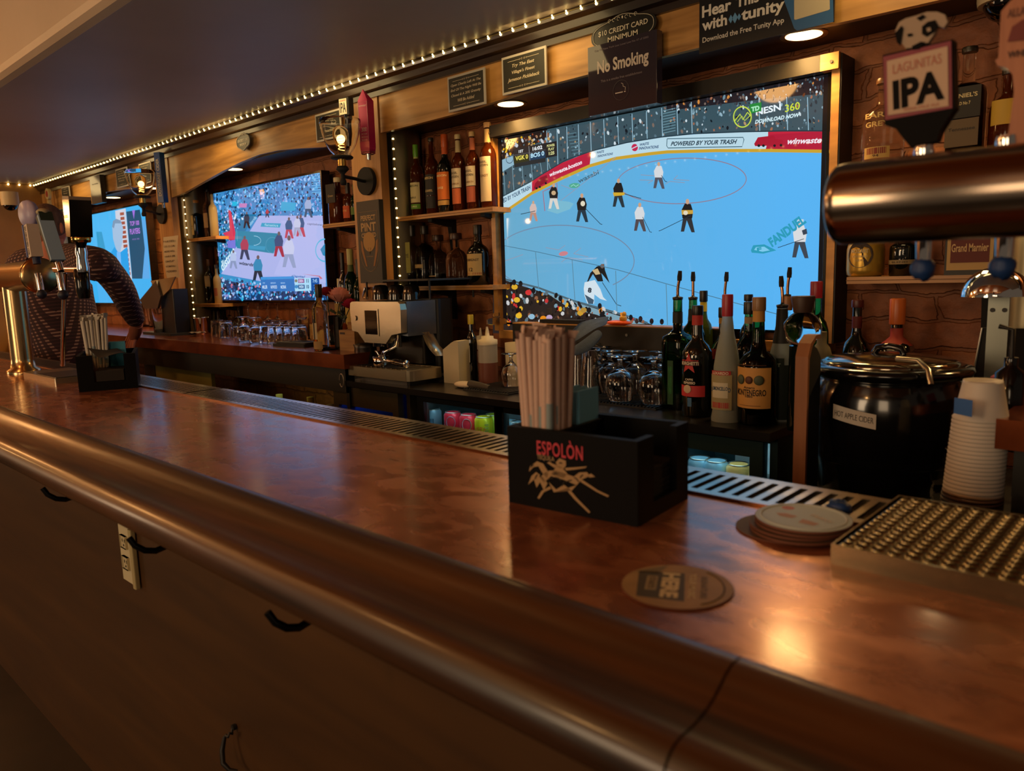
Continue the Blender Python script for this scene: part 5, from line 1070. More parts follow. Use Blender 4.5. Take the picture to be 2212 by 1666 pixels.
# skull shaped bottle
q = P(1733, 715, y=1.83)
t = thing('skull_bottle', 'clear skull shaped vodka bottle with a dark wooden stopper', 'bottle', (q.x, 1.83, ZF), R(-35), G7); k = depth(q)/FPX; H = q.z-ZF
mb = MB(); rows = []
for j in range(17):
    e = R(-90+180*j/16); row = []
    for i in range(28):
        a = 2*math.pi*i/28; x, y, z = math.cos(e)*math.cos(a), math.cos(e)*math.sin(a), math.sin(e)
        f = 1.0
        if z < -.1: f *= 1-.35*min(1, (-z-.1))*(1 if y > -.3 else .6)
        for ex in (-.42, .42):
            d = (x-ex)**2+(z+.05)**2
            if y < 0: f -= .22*math.exp(-d*16)
        if y < 0: f -= .12*math.exp(-((x)**2*40+(z+.42)**2*20)); f += .07*math.exp(-((x)**2*2+(z-.28)**2*40))
        row.append((x*36*k*f, y*42*k*f, H+z*44*k*f))
    rows.append(row)
mb.strip(rows, closed=True); mb.build('skull', CW, t)
MB().lathe([(15*k, H+36*k), (15*k, H+50*k), (13*k, H+50*k), (13*k, H+36*k)], seg=16, caps=False).build('neck', CW, t)
MB().lathe([(19*k, H+40*k), (25*k, H+72*k), (24*k, H+75*k), (0, H+75*k)], seg=20).build('stopper', mat('stopper_wood', '3a2418', .5), t)
MB().lathe([(26*k, 0), (28*k, .01), (26*k, H-32*k)], seg=20).build('stand', mat('stand_glass', '101814', .1, 0, .4, 1.3), t)
a = P(1775, 745, y=1.98)
t = thing('bitters_bottle', 'small paper wrapped bottle with red lettering beside the screen frame', 'bottle', (a.x, 1.98, ZF), 0, G7)
MB().lathe([(.024, 0), (.026, .01), (.026, .17), (.02, .19), (.012, .2), (.012, .23)], seg=20).build('glass', flat('6a6048'), t); mb = MB(); text_cyl(mb, 'WOOD', .0268, .15, .036, .012, bold=.03); mb.build('lettering', flat('8c2c20'), t)
# behind the kettle
bottle('dark liqueur bottle with a red neck left of the orange capped one', 1853, 648, 31, 2.12, ZF-.02, 'round', DG, ('4a1a18', .06, 1.3), ((.22, .42, 2.2, 'a0743c', ('DRAMBUIE', .32, 1.9, .05, '7a1c14')),), neck=('5c1c1c', .80, .90), group='bottles behind the cider kettle')
bottle('square brown liqueur bottle with an orange cap and slanted label', 1940, 645, 34, 2.12, ZF-.02, 'square', DG, ('b05820', .2, 1.4), ((.22, .40, 2.2, 'b08c50', ('COINTREAU', .34, 2.0, .06, '1c2418')),), neck=('8a2a20', .66, .8), sq=True, group='bottles behind the cider kettle')
# ---------- glassware ----------
GLS = glass('ffffff', .0, 1.4, 'glassware')
def shell(out, wall=.0022, base=.006):
    """outer profile (r,h) bottom to top -> closed glass wall"""
    inn = [(max(r-wall, .0005), max(h, base)) for r, h in reversed(out) if h >= 0]
    return out+inn+[(0, base)]
GK = {'pint': [(0, 0), (.030, 0), (.032, .01), (.043, .145), (.044, .148)],
      'tumbler': [(0, 0), (.034, 0), (.036, .008), (.040, .09), (.041, .092)],
      'highball': [(0, 0), (.028, 0), (.030, .006), (.032, .155), (.0325, .157)],
      'shot': [(0, 0), (.019, 0), (.020, .01), (.026, .062), (.0265, .064)]}
def glassobj(kind, inverted):
    mb = MB()
    if kind == 'snifter':   # stemmed bowl glass standing on its rim
        H = .125; pr = [(.0, .0), (.033, .0005), (.034, .003), (.010, .007), (.0055, .014), (.0055, .028), (.012, .036), (.030, .052), (.037, .072), (.036, .095), (.030, .122), (.029, .125), (.0275, .122), (.0335, .095), (.0345, .072), (.027, .054), (.010, .042), (0, .040)]
    elif kind == 'wine':
        H = .18; pr = [(.0, .0), (.034, .0005), (.035, .003), (.008, .006), (.0045, .014), (.0045, .075), (.010, .084), (.034, .105), (.040, .130), (.036, .16), (.031, .18), (.029, .178), (.034, .16), (.038, .130), (.032, .108), (.008, .09), (0, .088)]
    else:
        o = GK[kind]; H = o[-1][1]; pr = shell(o)
    if inverted: pr = [(r, H-h) for r, h in reversed(pr)]
    return mb.lathe(pr, seg=22, caps=False), H
PROTO = {}
def gl(kind, px, pyb, zs, label, group, inv=True, y=None, off=(0, 0)):
    q = P(px, pyb, z=zs) if y is None else P(px, pyb, y=y)
    key = (kind, inv); nm = {'pint': 'pint_glass', 'tumbler': 'tumbler', 'highball': 'highball_glass', 'shot': 'shot_glass', 'snifter': 'stemmed_glass', 'wine': 'wine_glass'}[kind]
    loc = (q.x+off[0], min(q.y+off[1], YW-.045), zs)
    if key in PROTO:
        c = PROTO[key].copy(); COL.objects.link(c); c.location = loc
    else:
        c = glassobj(kind, inv)[0].build(nm, GLS); c.location = loc; PROTO[key] = c
    return tag(c, label, 'glass', group)
GA = 'glasses on the copper back counter'
lbA = 'clear glass upside down among the rows on the copper back counter'
# rows: (kind, first px, py, last px, py, count)
def row(kind, a, b, n, zs, label, group, inv=True):
    for i in range(n):
        f = i/max(1, n-1); gl(kind, a[0]+(b[0]-a[0])*f, a[1]+(b[1]-a[1])*f, zs, label, group, inv)
row('tumbler', (472, 727), (490, 730), 2, ZK, 'short tumbler in front at the left end of the glass rows', GA)
row('snifter', (528, 737), (553, 741), 2, ZK, 'stemmed bowl glass upside down in front of the glass rows', GA)
row('tumbler', (578, 741), (648, 745), 5, ZK, 'tumbler upside down in the front row right of the stemmed glasses', GA)
row('tumbler', (585, 729), (655, 733), 5, ZK, 'tumbler upside down in the second row right of the stemmed glasses', GA)
row('wine', (498, 716), (602, 723), 6, ZK, 'long stemmed wine glass upside down behind the tumblers', GA)
row('pint', (487, 704), (560, 708), 5, ZK, 'pint glass upside down in the back row under the basketball screen', GA)
row('pint', (400, 697), (470, 701), 5, ZK, 'pint glass at the back left beside the steel column', GA, False)
row('highball', (412, 708), (460, 712), 3, ZK, 'tall glass behind the steel shaker', GA)
gl('highball', 657, 737, ZK, 'tall straight glass left of the gin bottle', GA, False)
for i, (px, py) in enumerate(((508, 729), (600, 715), (630, 717))): gl('shot', px, py, ZK, ('shot glass left of the stemmed bowl glasses', 'shot glass hidden behind the tumbler rows', 'shot glass behind the right end of the tumbler rows')[i], GA)
# shaker, towels, clip board, paper pile
q = P(436, 722, z=ZK); t = thing('shaker_tin', 'polished steel shaker tin at the left of the glass rows', 'shaker', (q.x, q.y, ZK))
MB().lathe([(.0, 0), (.036, 0), (.038, .004), (.046, .095), (.048, .098), (.046, .098), (.037, .01), (0, .008)], seg=32, caps=False).build('tin', CHROME, t)
def cloth(name, label, c, pts, m, cat='towel', th=.004):
    """folded cloth: rows of 3d offsets"""
    t = thing(name, label, cat, c); rows = [[Vector(p) for p in r_] for r_ in pts]
    o = MB().strip(rows).build('cloth', m, t)
    s1 = o.modifiers.new('s', 'SOLIDIFY'); s1.thickness = th; s2 = o.modifiers.new('d', 'SUBSURF'); s2.levels = s2.render_levels = 2
    return t
DEN = mat('blue_cloth', '3c4c60', .85, bump=(400, .3), noise=(30, '2c3a4c', (1, 1, 1)))
g_ = random.Random(5)
q = P(395, 716, z=ZK); cloth('bar_towel', 'dark blue folded bar towel left of the shaker tin', (q.x, q.y, ZK+.008), [[(-.08+.04*i, -.05+.05*j, .012+.022*math.sin(i*1.3+j*2.1)**2) for i in range(5)] for j in range(4)], mat('navy_cloth', '1a2230', .9))
q = P(424, 726, z=ZK); cloth('bar_cloth', 'crumpled pale striped cloth in front of the shaker tin', (q.x, q.y, ZK+.006), [[(-.045+.022*i, -.03+.025*j, .006+.02*math.sin(i*1.9+j*1.7)**2) for i in range(5)] for j in range(4)], mat('striped_cloth', '8a7c6c', .9, noise=(60, '3c3430', (8, 1, 1))))
q = P(640, 748, z=ZK); t = thing('clipboard', 'black folder lying on the copper counter in front of the tumblers', 'folder', (q.x, q.y+.01, ZK), R(8))
MB().rbox((-.12, -.05, 0), (.10, .06, .012), .006).build('cover', BLACKM, t); MB().rbox((-.10, -.045, .0125), (.10, .06, .02), .006).build('inner_pad', mat('pad_black', '0b0b0b', .7), t)
# gin bottle beside the roses
bottle('clear gin bottle with a black cap and black script band left of the roses', 687, 614, 17, 1.83, ZK, 'tall', CW, ('100c0c', .20, 1.35), ((.02, .14, 2.2, '8a6c3c'), (.17, .42, 1.0, 'a89878'), (.17, .48, .32, '14120e')), (.05, '3a2a14'), group='objects round the roses', name='gin_bottle')
# roses in a square glass vase
q = P(716, 751, z=ZK); t = thing('rose_vase', 'dark glass vase holding one pink rose and two red roses', 'vase of roses', (q.x, q.y+.02, ZK))
MB().lathe([(.0, 0), (.026, 0), (.027, .01), (.030, .14), (.028, .14), (.025, .012), (0, .01)], seg=20, caps=False).build('vase', GLS, t)
MB().bb((.015, -.012, .0), (.05, .01, .135)).build('black_card', BLACKM, t)
def rose(c, r, col, label, stem):
    b = None; mb = MB(); g = random.Random(int(c[0]*999)); lay = ((.25, 3, 1.15), (.45, 4, 1.1), (.68, 5, 1.0), (.88, 6, .85), (1.05, 7, .6))
    for li, (f, n_, hh) in enumerate(lay):
        for i in range(n_):
            a = 2*math.pi*i/n_+li*.7; rows = []
            for j in range(5):
                v = j/4; row = []
                for k in range(5):
                    w_ = (k-2)/2; an = a+w_*(1.05*math.pi/n_)*1.25; rad = r*f*(.35+.75*math.sin(v*1.5))+(.08*r if v > .9 else 0)*(1-abs(w_)); z = r*(-.75+v*(1.2*hh))-abs(w_)**2*r*.18*v
                    row.append((rad*math.cos(an), rad*math.sin(an), z))
                rows.append(row)
            mb.strip(rows)
    mb.sph((0, 0, -r*.35), r*.5, 10)
    for k_ in range(len(mb.v)): mb.v[k_] = tuple(Vector(mb.v[k_])+Vector(c))
    o = mb.build('rose_bloom', mat('rose_'+col, col, .55, coat=0), t)
    if label: o['label'] = label
    MB().tube([Vector(c)-Vector((0, 0, r*.6)), Vector(stem)*.6+Vector(c)*.4, stem], .0022, 6).build('stem', flat('28301a'), t)
    mb = MB()
    for sg in (-1, 1):
        m = (Vector(c)+Vector(stem))/2+Vector((0, 0, .02)); mb.add([m, m+Vector((sg*.018, -.005, .012)), m+Vector((sg*.034, 0, .002)), m+Vector((sg*.018, .004, -.010))], [(0, 1, 2, 3)])
    mb.build('leaf', flat('26341c'), t)
def rel(px, py): p_ = P(px, py, y=q.y+.02); return (p_.x-q.x, 0, p_.z-ZK)
k_ = depth((q.x, q.y, ZK))/FPX
c = rel(733, 634); rose(c, 22*k_, 'c88478', 'pink open rose', (.0, 0, .03)); c = rel(700, 628); rose((c[0], .01, c[2]), 14*k_, '7a0c20', 'dark red rose bud', (-.01, 0, .03)); c = rel(758, 654); rose((c[0], -.005, c[2]), 15*k_, '8c1030', 'crimson rose bud leaning right', (.012, 0, .03))
# glass tumbler with orange and small wooden caddy
q = P(757, 757, z=ZK); t = thing('wooden_box', 'small unfinished wooden box between the roses and the espresso machine', 'box', (q.x, q.y+.02, ZK))
WB = wood('box_wood', '7a5428', 'a87c40', .6, 0, 'X', 2, 4)
MB().rbox((-.055, -.035, 0), (.055, .05, .085), .002).build('box', WB, t); MB().rbox((-.055, .01, .0855), (.055, .05, .115), .002).build('back_rest', WB, t); MB().bb((-.045, -.0365, .068), (-.012, -.035, .076)).build('slot', flat('2a1408'), t)
q = P(727, 698, y=2.0); t = thing('orange_jar', 'small orange filled glass jar behind the roses', 'jar', (q.x, 2.0, ZK))
MB().lathe([(0, 0), (.045, 0), (.047, .09), (.04, .10)], seg=20).build('jar', mat('orange_jar', 'b85c14', .3), t)
q = P(705, 754, z=ZK); t = thing('saucer', 'small pale dish on the copper counter edge below the roses', 'dish', (q.x+.03, q.y+.0, ZK)); MB().lathe([(0, 0), (.03, 0), (.045, .006), (.046, .007), (.03, .003), (0, .002)], seg=24, caps=False).build('dish', BLACKG, t)

# ---------- espresso machine ----------
ye = 1.83; ex0, ex1 = X_(757, 690, ye), X_(866, 690, ye); ezt = P(800, 652, y=ye).z; ezb = P(820, 742, y=ye).z; exm = (ex0+ex1)/2
t = thing('espresso_machine', 'stainless espresso machine with a dark touch screen on the black counter', 'coffee machine', (exm, 2.0, ZF)); E0 = Vector((exm, 2.0, ZF)); hw = (ex1-ex0)/2
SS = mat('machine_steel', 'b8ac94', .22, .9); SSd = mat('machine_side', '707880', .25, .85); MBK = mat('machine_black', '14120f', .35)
def el(x, y, z): return (x-E0.x, y-E0.y, z-E0.z)
zt = ezt-ZF; zb = ezb-ZF; fy = ye-2.0
# head: lofted steel hood wrapping over the group heads
prof = [(-hw*.96, zb+.045), (-hw, zt-.03), (-hw*.97, zt-.006), (-hw*.9, zt), (hw*.9, zt), (hw*.98, zt-.008), (hw*1.0, zt-.03), (hw*.98, zb+.045), (hw*.62, zb+.035), (hw*.38, zb), (-hw*.45, zb), (-hw*.72, zb+.04)]
MB().prism(prof, (0, fy, 0), (1, 0, 0), (0, 0, 1), -.03).build('front_panel', SS, t)
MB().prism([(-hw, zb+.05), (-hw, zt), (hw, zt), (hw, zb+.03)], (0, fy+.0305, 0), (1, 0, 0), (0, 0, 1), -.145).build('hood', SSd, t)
MB().rbox((-hw, fy+.178, 0), (hw+.005, fy+.27, zt+.004), .02).build('rear_housing', MBK, t)
MB().rbox((-hw*.9, fy+.12, .06), (hw*.9, fy+.176, zb+.049), .01).build('inner_back', mat('machine_inner', '2a2620', .3, .6), t)
MB().rbox((-hw*.42, fy-.003, zb+.028), (hw*.16, fy-.0005, zt-.028), .0012).build('screen_bezel', SS, t)
MB().bb((-hw*.36, fy-.0045, zb+.034), (hw*.10, fy-.0033, zt-.034)).build('touch_screen', mat('screen_off', '120e10', .08), t)
MB().cyl((-hw*.78, fy-.001, (zb+zt)/2+.015), (-hw*.78, fy-.005, (zb+zt)/2+.015), .010, 20).build('power_button', SS, t)
for x in (-hw*.28, hw*.28):
    MB().cyl((x, fy+.055, zb-.018), (x, fy+.055, zb+.03), .030, 24).build('group_head', CHROME, t)
MB().lathe([(.05, 0), (.052, .01), (.045, .07), (.05, .085), (.02, .09)], (-hw*.95, fy+.06, zb-.10), 24).build('grinder_cup', MBK, t)
mb = MB(); mb.tube([(hw*.62, fy+.03, zb+.02), (hw*.62, fy+.02, zb-.01), (hw*.40, fy-.01, zb-.03), (hw*.36, fy-.015, zb-.06), (hw*.36, fy-.012, .05)], .005, 10); mb.build('steam_wand', CHROME, t)
MB().sph((hw*.22, fy-.005, zb-.055), .014, 14).build('wand_knob', CHROME, t)
# curved steel arm on the right side
rows = []
for i in range(9):
    f = i/8; z = zb+.04-(zb-.05)*f; rows.append([(hw*(1.0-.08*math.sin(f*math.pi*.6))+.03*f**3, fy+.10+.07*math.sin(math.pi*f*.5)*0+.05*f, z), (hw*1.02+.035*f**3, fy+.125+.05*f, z), (hw*.96+.03*f**3, fy+.16+.05*f, z)])
MB().strip(rows).build('side_arm', SS, t)
# drip tray with base
tx0, tx1 = X_(748, 818, 1.775)-E0.x, X_(878, 835, 1.775)-E0.x
ty = 1.775-2.0
MB().rbox((tx0, ty, .018), (tx1+.02, ty+.17, .056), .025, 0, 6).build('drip_tray', mat('tray_steel', 'a89c84', .28, .8), t)
mb = MB()
for i in range(12): mb.box((tx0+.02+(tx1-tx0-.04)*i/11, ty+.08, .0575), (.004, .12, .002))
mb.build('tray_grille', DSTEEL, t)
MB().rbox((tx0+.02, ty+.02, .0), (tx1-.01, ty+.30, .0175), .01).build('base', MBK, t)
# portafilter resting on the tray
q = P(815, 800, y=1.80)
t = thing('portafilter', 'chrome portafilter with a black handle lying on the espresso drip tray', 'portafilter', (q.x, 1.80+.02, ZF+.059))
MB().lathe([(0, 0), (.024, 0), (.030, .006), (.032, .04), (.029, .04), (.027, .01), (0, .008)], seg=28, caps=False).build('basket', CHROME, t)
mb = MB(); mb.tube([(.028, 0, .025), (.05, 0, .023), (.07, .0, .022)], .007, 10); mb.build('neck', CHROME, t); MB().tube([(.07, 0, .022), (.10, 0, .02), (.15, 0, .017)], [.010, .014, .013], 12).build('handle', BLACKG, t); MB().sph((.156, 0, .017), .016, 16, sc_=(.5, 1, 1)).build('end_cap', CHROME, t)
for sg in (-1, 1): MB().tube([(sg*.012, 0, .04), (sg*.016, -.004, .055), (sg*.026, -.006, .058)], .004, 8).build('spout', CHROME, t)
# cups and rack on top of the machine
zc = ezt+.004
t = thing('cup_rack', 'flat black rack over the cups on top of the espresso machine', 'rack', (exm+.10, 2.02, zc)); a = X_(790, 632, 1.93)-(exm+.10); b = X_(932, 632, 1.93)-(exm+.10)
MB().rbox((a, -.10, .072), (b, .15, .079), .01).build('top_plate', BLACK, t)
for x in (a+.01, b-.01):
    for y_ in (-.09, .14): MB().cyl((x, y_, 0), (x, y_, .072), .004, 8).build('post', BLACK, t)
for i, (px, lb) in enumerate(((824, 'black upturned cup, second from left on the espresso machine'), (858, 'black upturned cup, third from left on the espresso machine'), (890, 'black upturned cup, rightmost on the espresso machine'), (800, 'clear upturned cup at the left end on the espresso machine'))):
    x = X_(px, 660, 1.95); c = thing('cup', lb, 'cup', (x, 1.95, zc), 0, 'cups on top of the espresso machine')
    pr = [(.036, 0), (.035, .02), (.030, .05), (.022, .058), (0, .06)] if px > 801 else [(.034, 0), (.033, .004), (.022, .05), (0, .052)]
    MB().lathe(pr, seg=28, caps=False).build('cup_body', mat('cup_black', '16140f', .12, coat=.5) if px > 801 else GLS, c)
# carabiner ring hanging beside the machine
q = P(739, 822, y=1.74); t = thing('carabiner', 'grey steel snap ring hanging on the end of the copper counter', 'snap ring', q)
MB().tube([(.014*math.cos(a), -.002, .026*math.sin(a)+.0) for a in [i*math.pi/12 for i in range(-10, 13)]], .0026, 8).build('ring', mat('ring_grey', '9a948a', .35, .6), t)

# ---------- left end: till screen, menu card, note ----------
MENU = mat('menu_paper', 'b8a888', .6)
q = P(335, 560, y=1.98); a, b = P(337, 512, y=1.98), P(372, 600, y=1.98)
t = thing('paper_note', 'long cream paper note with a printed message hanging on the post', 'note', ((a.x+b.x)/2, 2.035, a.z)); W, H = X_(368, 550, 2.035)-X_(337, 550, 2.035), a.z-b.z
rows = [[(-W/2, -.004-.01*math.sin(f*3), -H*f), (W/2, -.004-.01*math.sin(f*3)-.012*f, -H*f)] for f in [i/8 for i in range(9)]]
MB().strip(rows).build('paper', MENU, t); mb = MB()
for i, s_ in enumerate(('PARTIES', 'OF 10 OR', 'MORE WILL', 'HAVE A 20%', 'GRATUITY', 'AUTOMATICALLY', 'ADDED')): text_flat(mb, s_, (0, -.0195, -H*(.12+.12*i)), *basis(), W*.7, H*.045, bold=.02)
mb.build('lettering', flat('4a3c2c'), t)
q = P(330, 640, y=1.9); t = thing('till_screen', 'tilted till screen seen from behind at the left end of the copper counter', 'till', (P(322, 722, y=1.9).x, 1.9, ZK), R(0))
def tl(px, py, y=1.9): p_ = P(px, py, y=y); return (p_.x-t.location.x, y-1.9, p_.z-ZK)
mb = MB(); mb.poly3([tl(302, 648), tl(337, 606), tl(347, 640), tl(340, 667), tl(311, 667)], (0, .012, 0)); mb.build('tablet_back', mat('till_grey', '4a403c', .35), t)
mb = MB(); mb.poly3([tl(325, 607, 1.915), tl(378, 598, 1.915), tl(366, 625, 1.915), tl(346, 645, 1.915)], (0, .008, 0)); mb.build('menu_card', mat('laminate', 'a8906c', .12), t)
MB().rbox((tl(340, 700)[0], .03, 0), (tl(368, 700)[0], .12, tl(350, 625)[2]), .006).build('stand', mat('till_stand', '0c0c12', .4), t)
MB().rbox((tl(318, 720)[0]-.02, -.02, 0), (tl(376, 720)[0], .14, .014), .006).build('base', BLACKM, t)
q = P(345, 722, z=ZK); gl('highball', 345, 723, ZK, 'dark green tinted tall glass in front of the till', GA, False)
q = P(378, 712, z=ZK); t = thing('napkin_bundle', 'small brown paper bundle behind the blue towel', 'paper', (q.x, q.y, ZK)); MB().rbox((-.03, -.02, 0), (.03, .02, .05), .004).build('bundle', flat('8a5c38'), t)

# ---------- middle of the black counter ----------
yb_ = 1.86
def on(px, py): return P(px, py, z=ZF)
q = on(972, 829); t = thing('napkin_holder', 'white plastic holder with a slanted top left of the squeeze bottles', 'holder', (q.x, q.y+.01, ZF)); k = depth(q)/FPX
MB().prism([(-25*k, 0), (24*k, 0), (24*k, 92*k), (14*k, 93*k), (2*k, 88*k), (-25*k, 72*k)], (0, 0, 0), (1, 0, 0), (0, 0, 1), -.06).build('body', mat('holder_white', 'b8ac8c', .5), t)
q = on(1010, 822); t = thing('sugar_bag', 'clear plastic bag of pinkish sugar standing beside the white holder', 'bag', (q.x, q.y+.03, ZF)); k = depth(q)/FPX
MB().lathe([(.8*14*k, 0), (14*k, .01), (14*k, 60*k), (11*k, 70*k), (12*k, 84*k), (6*k, 86*k)], seg=12, sy=.7).build('bag', mat('sugar_bag', 'b89478', .35, bump=(60, .6), noise=(40, '8a6450', (1, 1, 1))), t)
def squeeze(px, pyb, r, h, label, liq, lf, group, dy=0):
    q = on(px, pyb); k = depth(q)/FPX; t = thing('squeeze_bottle', label, 'squeeze bottle', (q.x, q.y+dy, ZF), 0, group)
    MB().lathe([(r*k*.97, 0), (r*k, .006), (r*k, h*.72*k), (r*k*.97, h*.74*k)], seg=28).build('bottle_body', mat('squeeze_clear', 'b8b0a0', .35, 0, .35, 1.2), t)
    MB().lathe([(r*k+.0006, .002), (r*k+.0006, h*lf*k)], seg=28, caps=False).build('syrup', mat('syrup_'+liq, liq, .25), t)
    MB().lathe([(r*k*1.03, h*.74*k), (r*k*1.03, h*.83*k), (r*k*.65, h*.85*k), (r*k*.62, h*.90*k), (r*k*.24, h*.91*k), (r*k*.1, h*1.08*k)], seg=24).build('nozzle_cap', mat('cap_cream', 'c8bc9c', .45), t)
    return t
squeeze(1056, 827, 21, 112, 'white capped squeeze bottle half full of amber syrup', '6c4034', .40, 'squeeze bottles'); squeeze(1030, 812, 15, 95, 'slim squeeze bottle of dark red syrup behind the amber one', '4c201c', .6, 'squeeze bottles', .03); squeeze(1042, 795, 14, 118, 'squeeze bottle with a white cap at the back', '8a6a50', .3, 'squeeze bottles', .1)
bottle('dark sauce bottle with a yellow cap behind the white holder', 1016, 680, 12, 2.0, ZF, 'tall', DG, ('b8a020', .14, 1.6), ((.3, .55, 1.0, 'a8a088'),), group='objects behind the squeeze bottles', name='sauce_bottle')
q = on(1103, 826); t = thing('white_tub', 'white cylindrical tub behind the tall paper straws', 'tub', (q.x, q.y+.04, ZF)); k = depth(q)/FPX; MB().lathe([(24*k, 0), (25*k, .01), (26*k, 84*k), (24.5*k, 84*k), (24*k, 78*k), (0, 78*k)], seg=32, caps=False).build('tub', mat('tub_white', 'a89c84', .5), t)
q = on(1010, 838); t = thing('scale_remote', 'white rounded kitchen scale with a dark ribbed handle lying on the counter', 'scoop', (q.x, q.y+.0, ZF), R(-14))
MB().sph((-.02, 0, .010), .055, 20, sc_=(1, .6, .2)).build('white_head', mat('scoop_white', 'c0b098', .4), t); MB().tube([(.02, 0, .014), (.07, .01, .014), (.12, .02, .010)], [.016, .013, .010], 10).build('grip', flat('3a342c'), t)
# jar and glass at the shelf end near the frame
bottle('squat dark bottle with a round grey label half hidden by the television frame', 1072, 676, 22, 2.16, P(1072, 700, y=2.16).z-.001, 'jug', CW, None, (), group='objects behind the squeeze bottles')['label'] = 'clear jar with white script half hidden by the television frame'
# bar mats
def barmat(label, px0, py0, px1, py1, w_=.22):
    a, b = on(px0, py0), on(px1, py1); t = thing('bar_mat', label, 'bar mat', (a.x, min(a.y, b.y), ZF)); L_ = b.x-a.x; mb = MB(); mb.bb((0, 0, 0), (L_, w_, .004)); n_ = int(L_/.012)
    mb.build('mat_base', RUBBER, t); mb = MB()
    for i in range(n_): mb.bb((L_*i/n_, .006, .004), (L_*(i+.45)/n_, w_-.006, .008))
    mb.build('ribs', mat('mat_ribs', '181818', .4), t)
barmat('black ribbed rubber bar mat under the squeeze bottles', 1000, 843, 1120, 850, .2); barmat('black ribbed rubber bar mat under the upturned goblets', 1250, 868, 1436, 882, .26)
# upturned goblets
GB = 'upturned goblets on the bar mat'
zg = ZF+.0085
for (px, py, lb) in ((1340, 866, 'upturned goblet at the front left of the goblet cluster'), (1412, 872, 'upturned goblet at the front right beside the green bottle'), (1318, 848, 'upturned goblet behind the front left one'), (1372, 850, 'upturned goblet in the middle row'), (1428, 852, 'upturned goblet in the middle row touching the green bottle'), (1300, 835, 'upturned goblet at the far left of the cluster'), (1350, 833, 'upturned goblet in the back row, left'), (1402, 836, 'upturned goblet in the back row, right')):
    o_ = gl('snifter', px, py, zg, lb, GB); o_.scale = (1.22, 1.22, 1.12)
GC = 'pint glasses behind the blue towel'
for (px, py) in ((1225, 842), (1252, 845), (1280, 848), (1238, 825), (1266, 828), (1294, 830), (1248, 812), (1276, 814)): gl('pint', px, py, zg, 'pint glass in the dark cluster under the blue towel', GC)
gl('snifter', 1106, 838, ZF, 'stemless looking goblet half hidden by the paper straws', GC)
gl('wine', 1334, 815, ZF, 'tall stemmed glass at the back below the television ledge', GC)
# blue towel draped over the pint glasses
def tw(px, py, y): return P(px, py, y=y)
o0 = tw(1250, 750, 1.95)
A_ = [[(1212, 752, 1.90), (1216, 742, 1.9), (1222, 735, 1.9), (1228, 728, 1.9)], [(1226, 748, 1.90), (1230, 725, 1.92), (1238, 710, 1.94), (1246, 698, 1.96)], [(1240, 742, 1.90), (1248, 716, 1.94), (1258, 700, 1.98), (1266, 694, 2.0)], [(1262, 728, 1.90), (1272, 706, 1.96), (1284, 694, 2.0), (1290, 688, 2.04)], [(1290, 708, 1.93), (1298, 696, 1.98), (1306, 688, 2.04), (1313, 684, 2.07)], [(1308, 705, 1.98), (1312, 698, 2.0), (1314, 690, 2.04), (1316, 686, 2.07)]]
cloth('blue_towel', 'slate blue cloth draped over the pint glasses under the television', o0, [[tw(*q_)-o0 for q_ in r_] for r_ in A_], DEN, th=.003)
B_ = [[(1204, 758, 1.86), (1206, 764, 1.85), (1210, 769, 1.85)], [(1232, 752, 1.87), (1238, 762, 1.85), (1244, 770, 1.85)], [(1256, 736, 1.88), (1264, 750, 1.86), (1268, 762, 1.86)], [(1276, 720, 1.90), (1286, 734, 1.88), (1286, 748, 1.88)], [(1292, 708, 1.92), (1304, 720, 1.90), (1298, 732, 1.90)]]
rows = [[tw(*q_)-o0 for q_ in r_] for r_ in B_]; o_ = MB().strip(rows).build('lower_fold', DEN, [x for x in COL.objects if x.name.startswith('blue_towel')][0]); s1 = o_.modifiers.new('s', 'SOLIDIFY'); s1.thickness = .003; s2 = o_.modifiers.new('d', 'SUBSURF'); s2.levels = s2.render_levels = 2
# ledge under the big screen
yl = 2.13; za = P(1107, 697, y=yl).z; x0l, x1l = X_(1107, 697, yl), X_(1560, 712, yl)
t = thing('tv_ledge', 'black painted board with a pale top edge along the foot of the large television', 'ledge', (x0l, yl, za))
MB().bb((0, 0, -.105), (x1l-x0l, .018, -.004)).build('board', BLACK, t); MB().bb((0, 0, -.0038), (x1l-x0l, .065, 0)).build('top_edge', PINE, t)
c = P(1354, 724, y=yl)-t.location; MB().cyl(c, c-Vector((0, .003, 0)), .005, 12).build('screw', STEEL, t)
q = P(1335, 702, y=2.15); t = thing('rubber_duck', 'orange and yellow toy sitting on the ledge under the television', 'toy', (q.x, 2.155, za))
MB().sph((0, 0, .008), .05, 16, sc_=(1, .45, .18)).build('orange_base', mat('toy_orange', 'e85a1c', .4), t); MB().sph((.018, 0, .022), .013, 12).sph((.022, 0, .038), .008, 10).build('yellow_body', mat('toy_yellow', 'd8a030', .4), t)
q = P(1215, 694, y=2.15); t = thing('remote_control', 'black remote control lying on the television ledge', 'remote', (q.x, 2.155, za)); MB().rbox((-.10, -.02, 0), (.09, .02, .014), .006).build('body', BLACKM, t)
def sub_part(name, loc, par, label=None):
    o = bpy.data.objects.new(name, None); COL.objects.link(o); o.parent = par; o.location = Vector(loc)-Vector(par.location); o.empty_display_size = .01; o['ox'] = loc[0]; o['oz'] = loc[2]
    if label: o['label'] = label
    return o
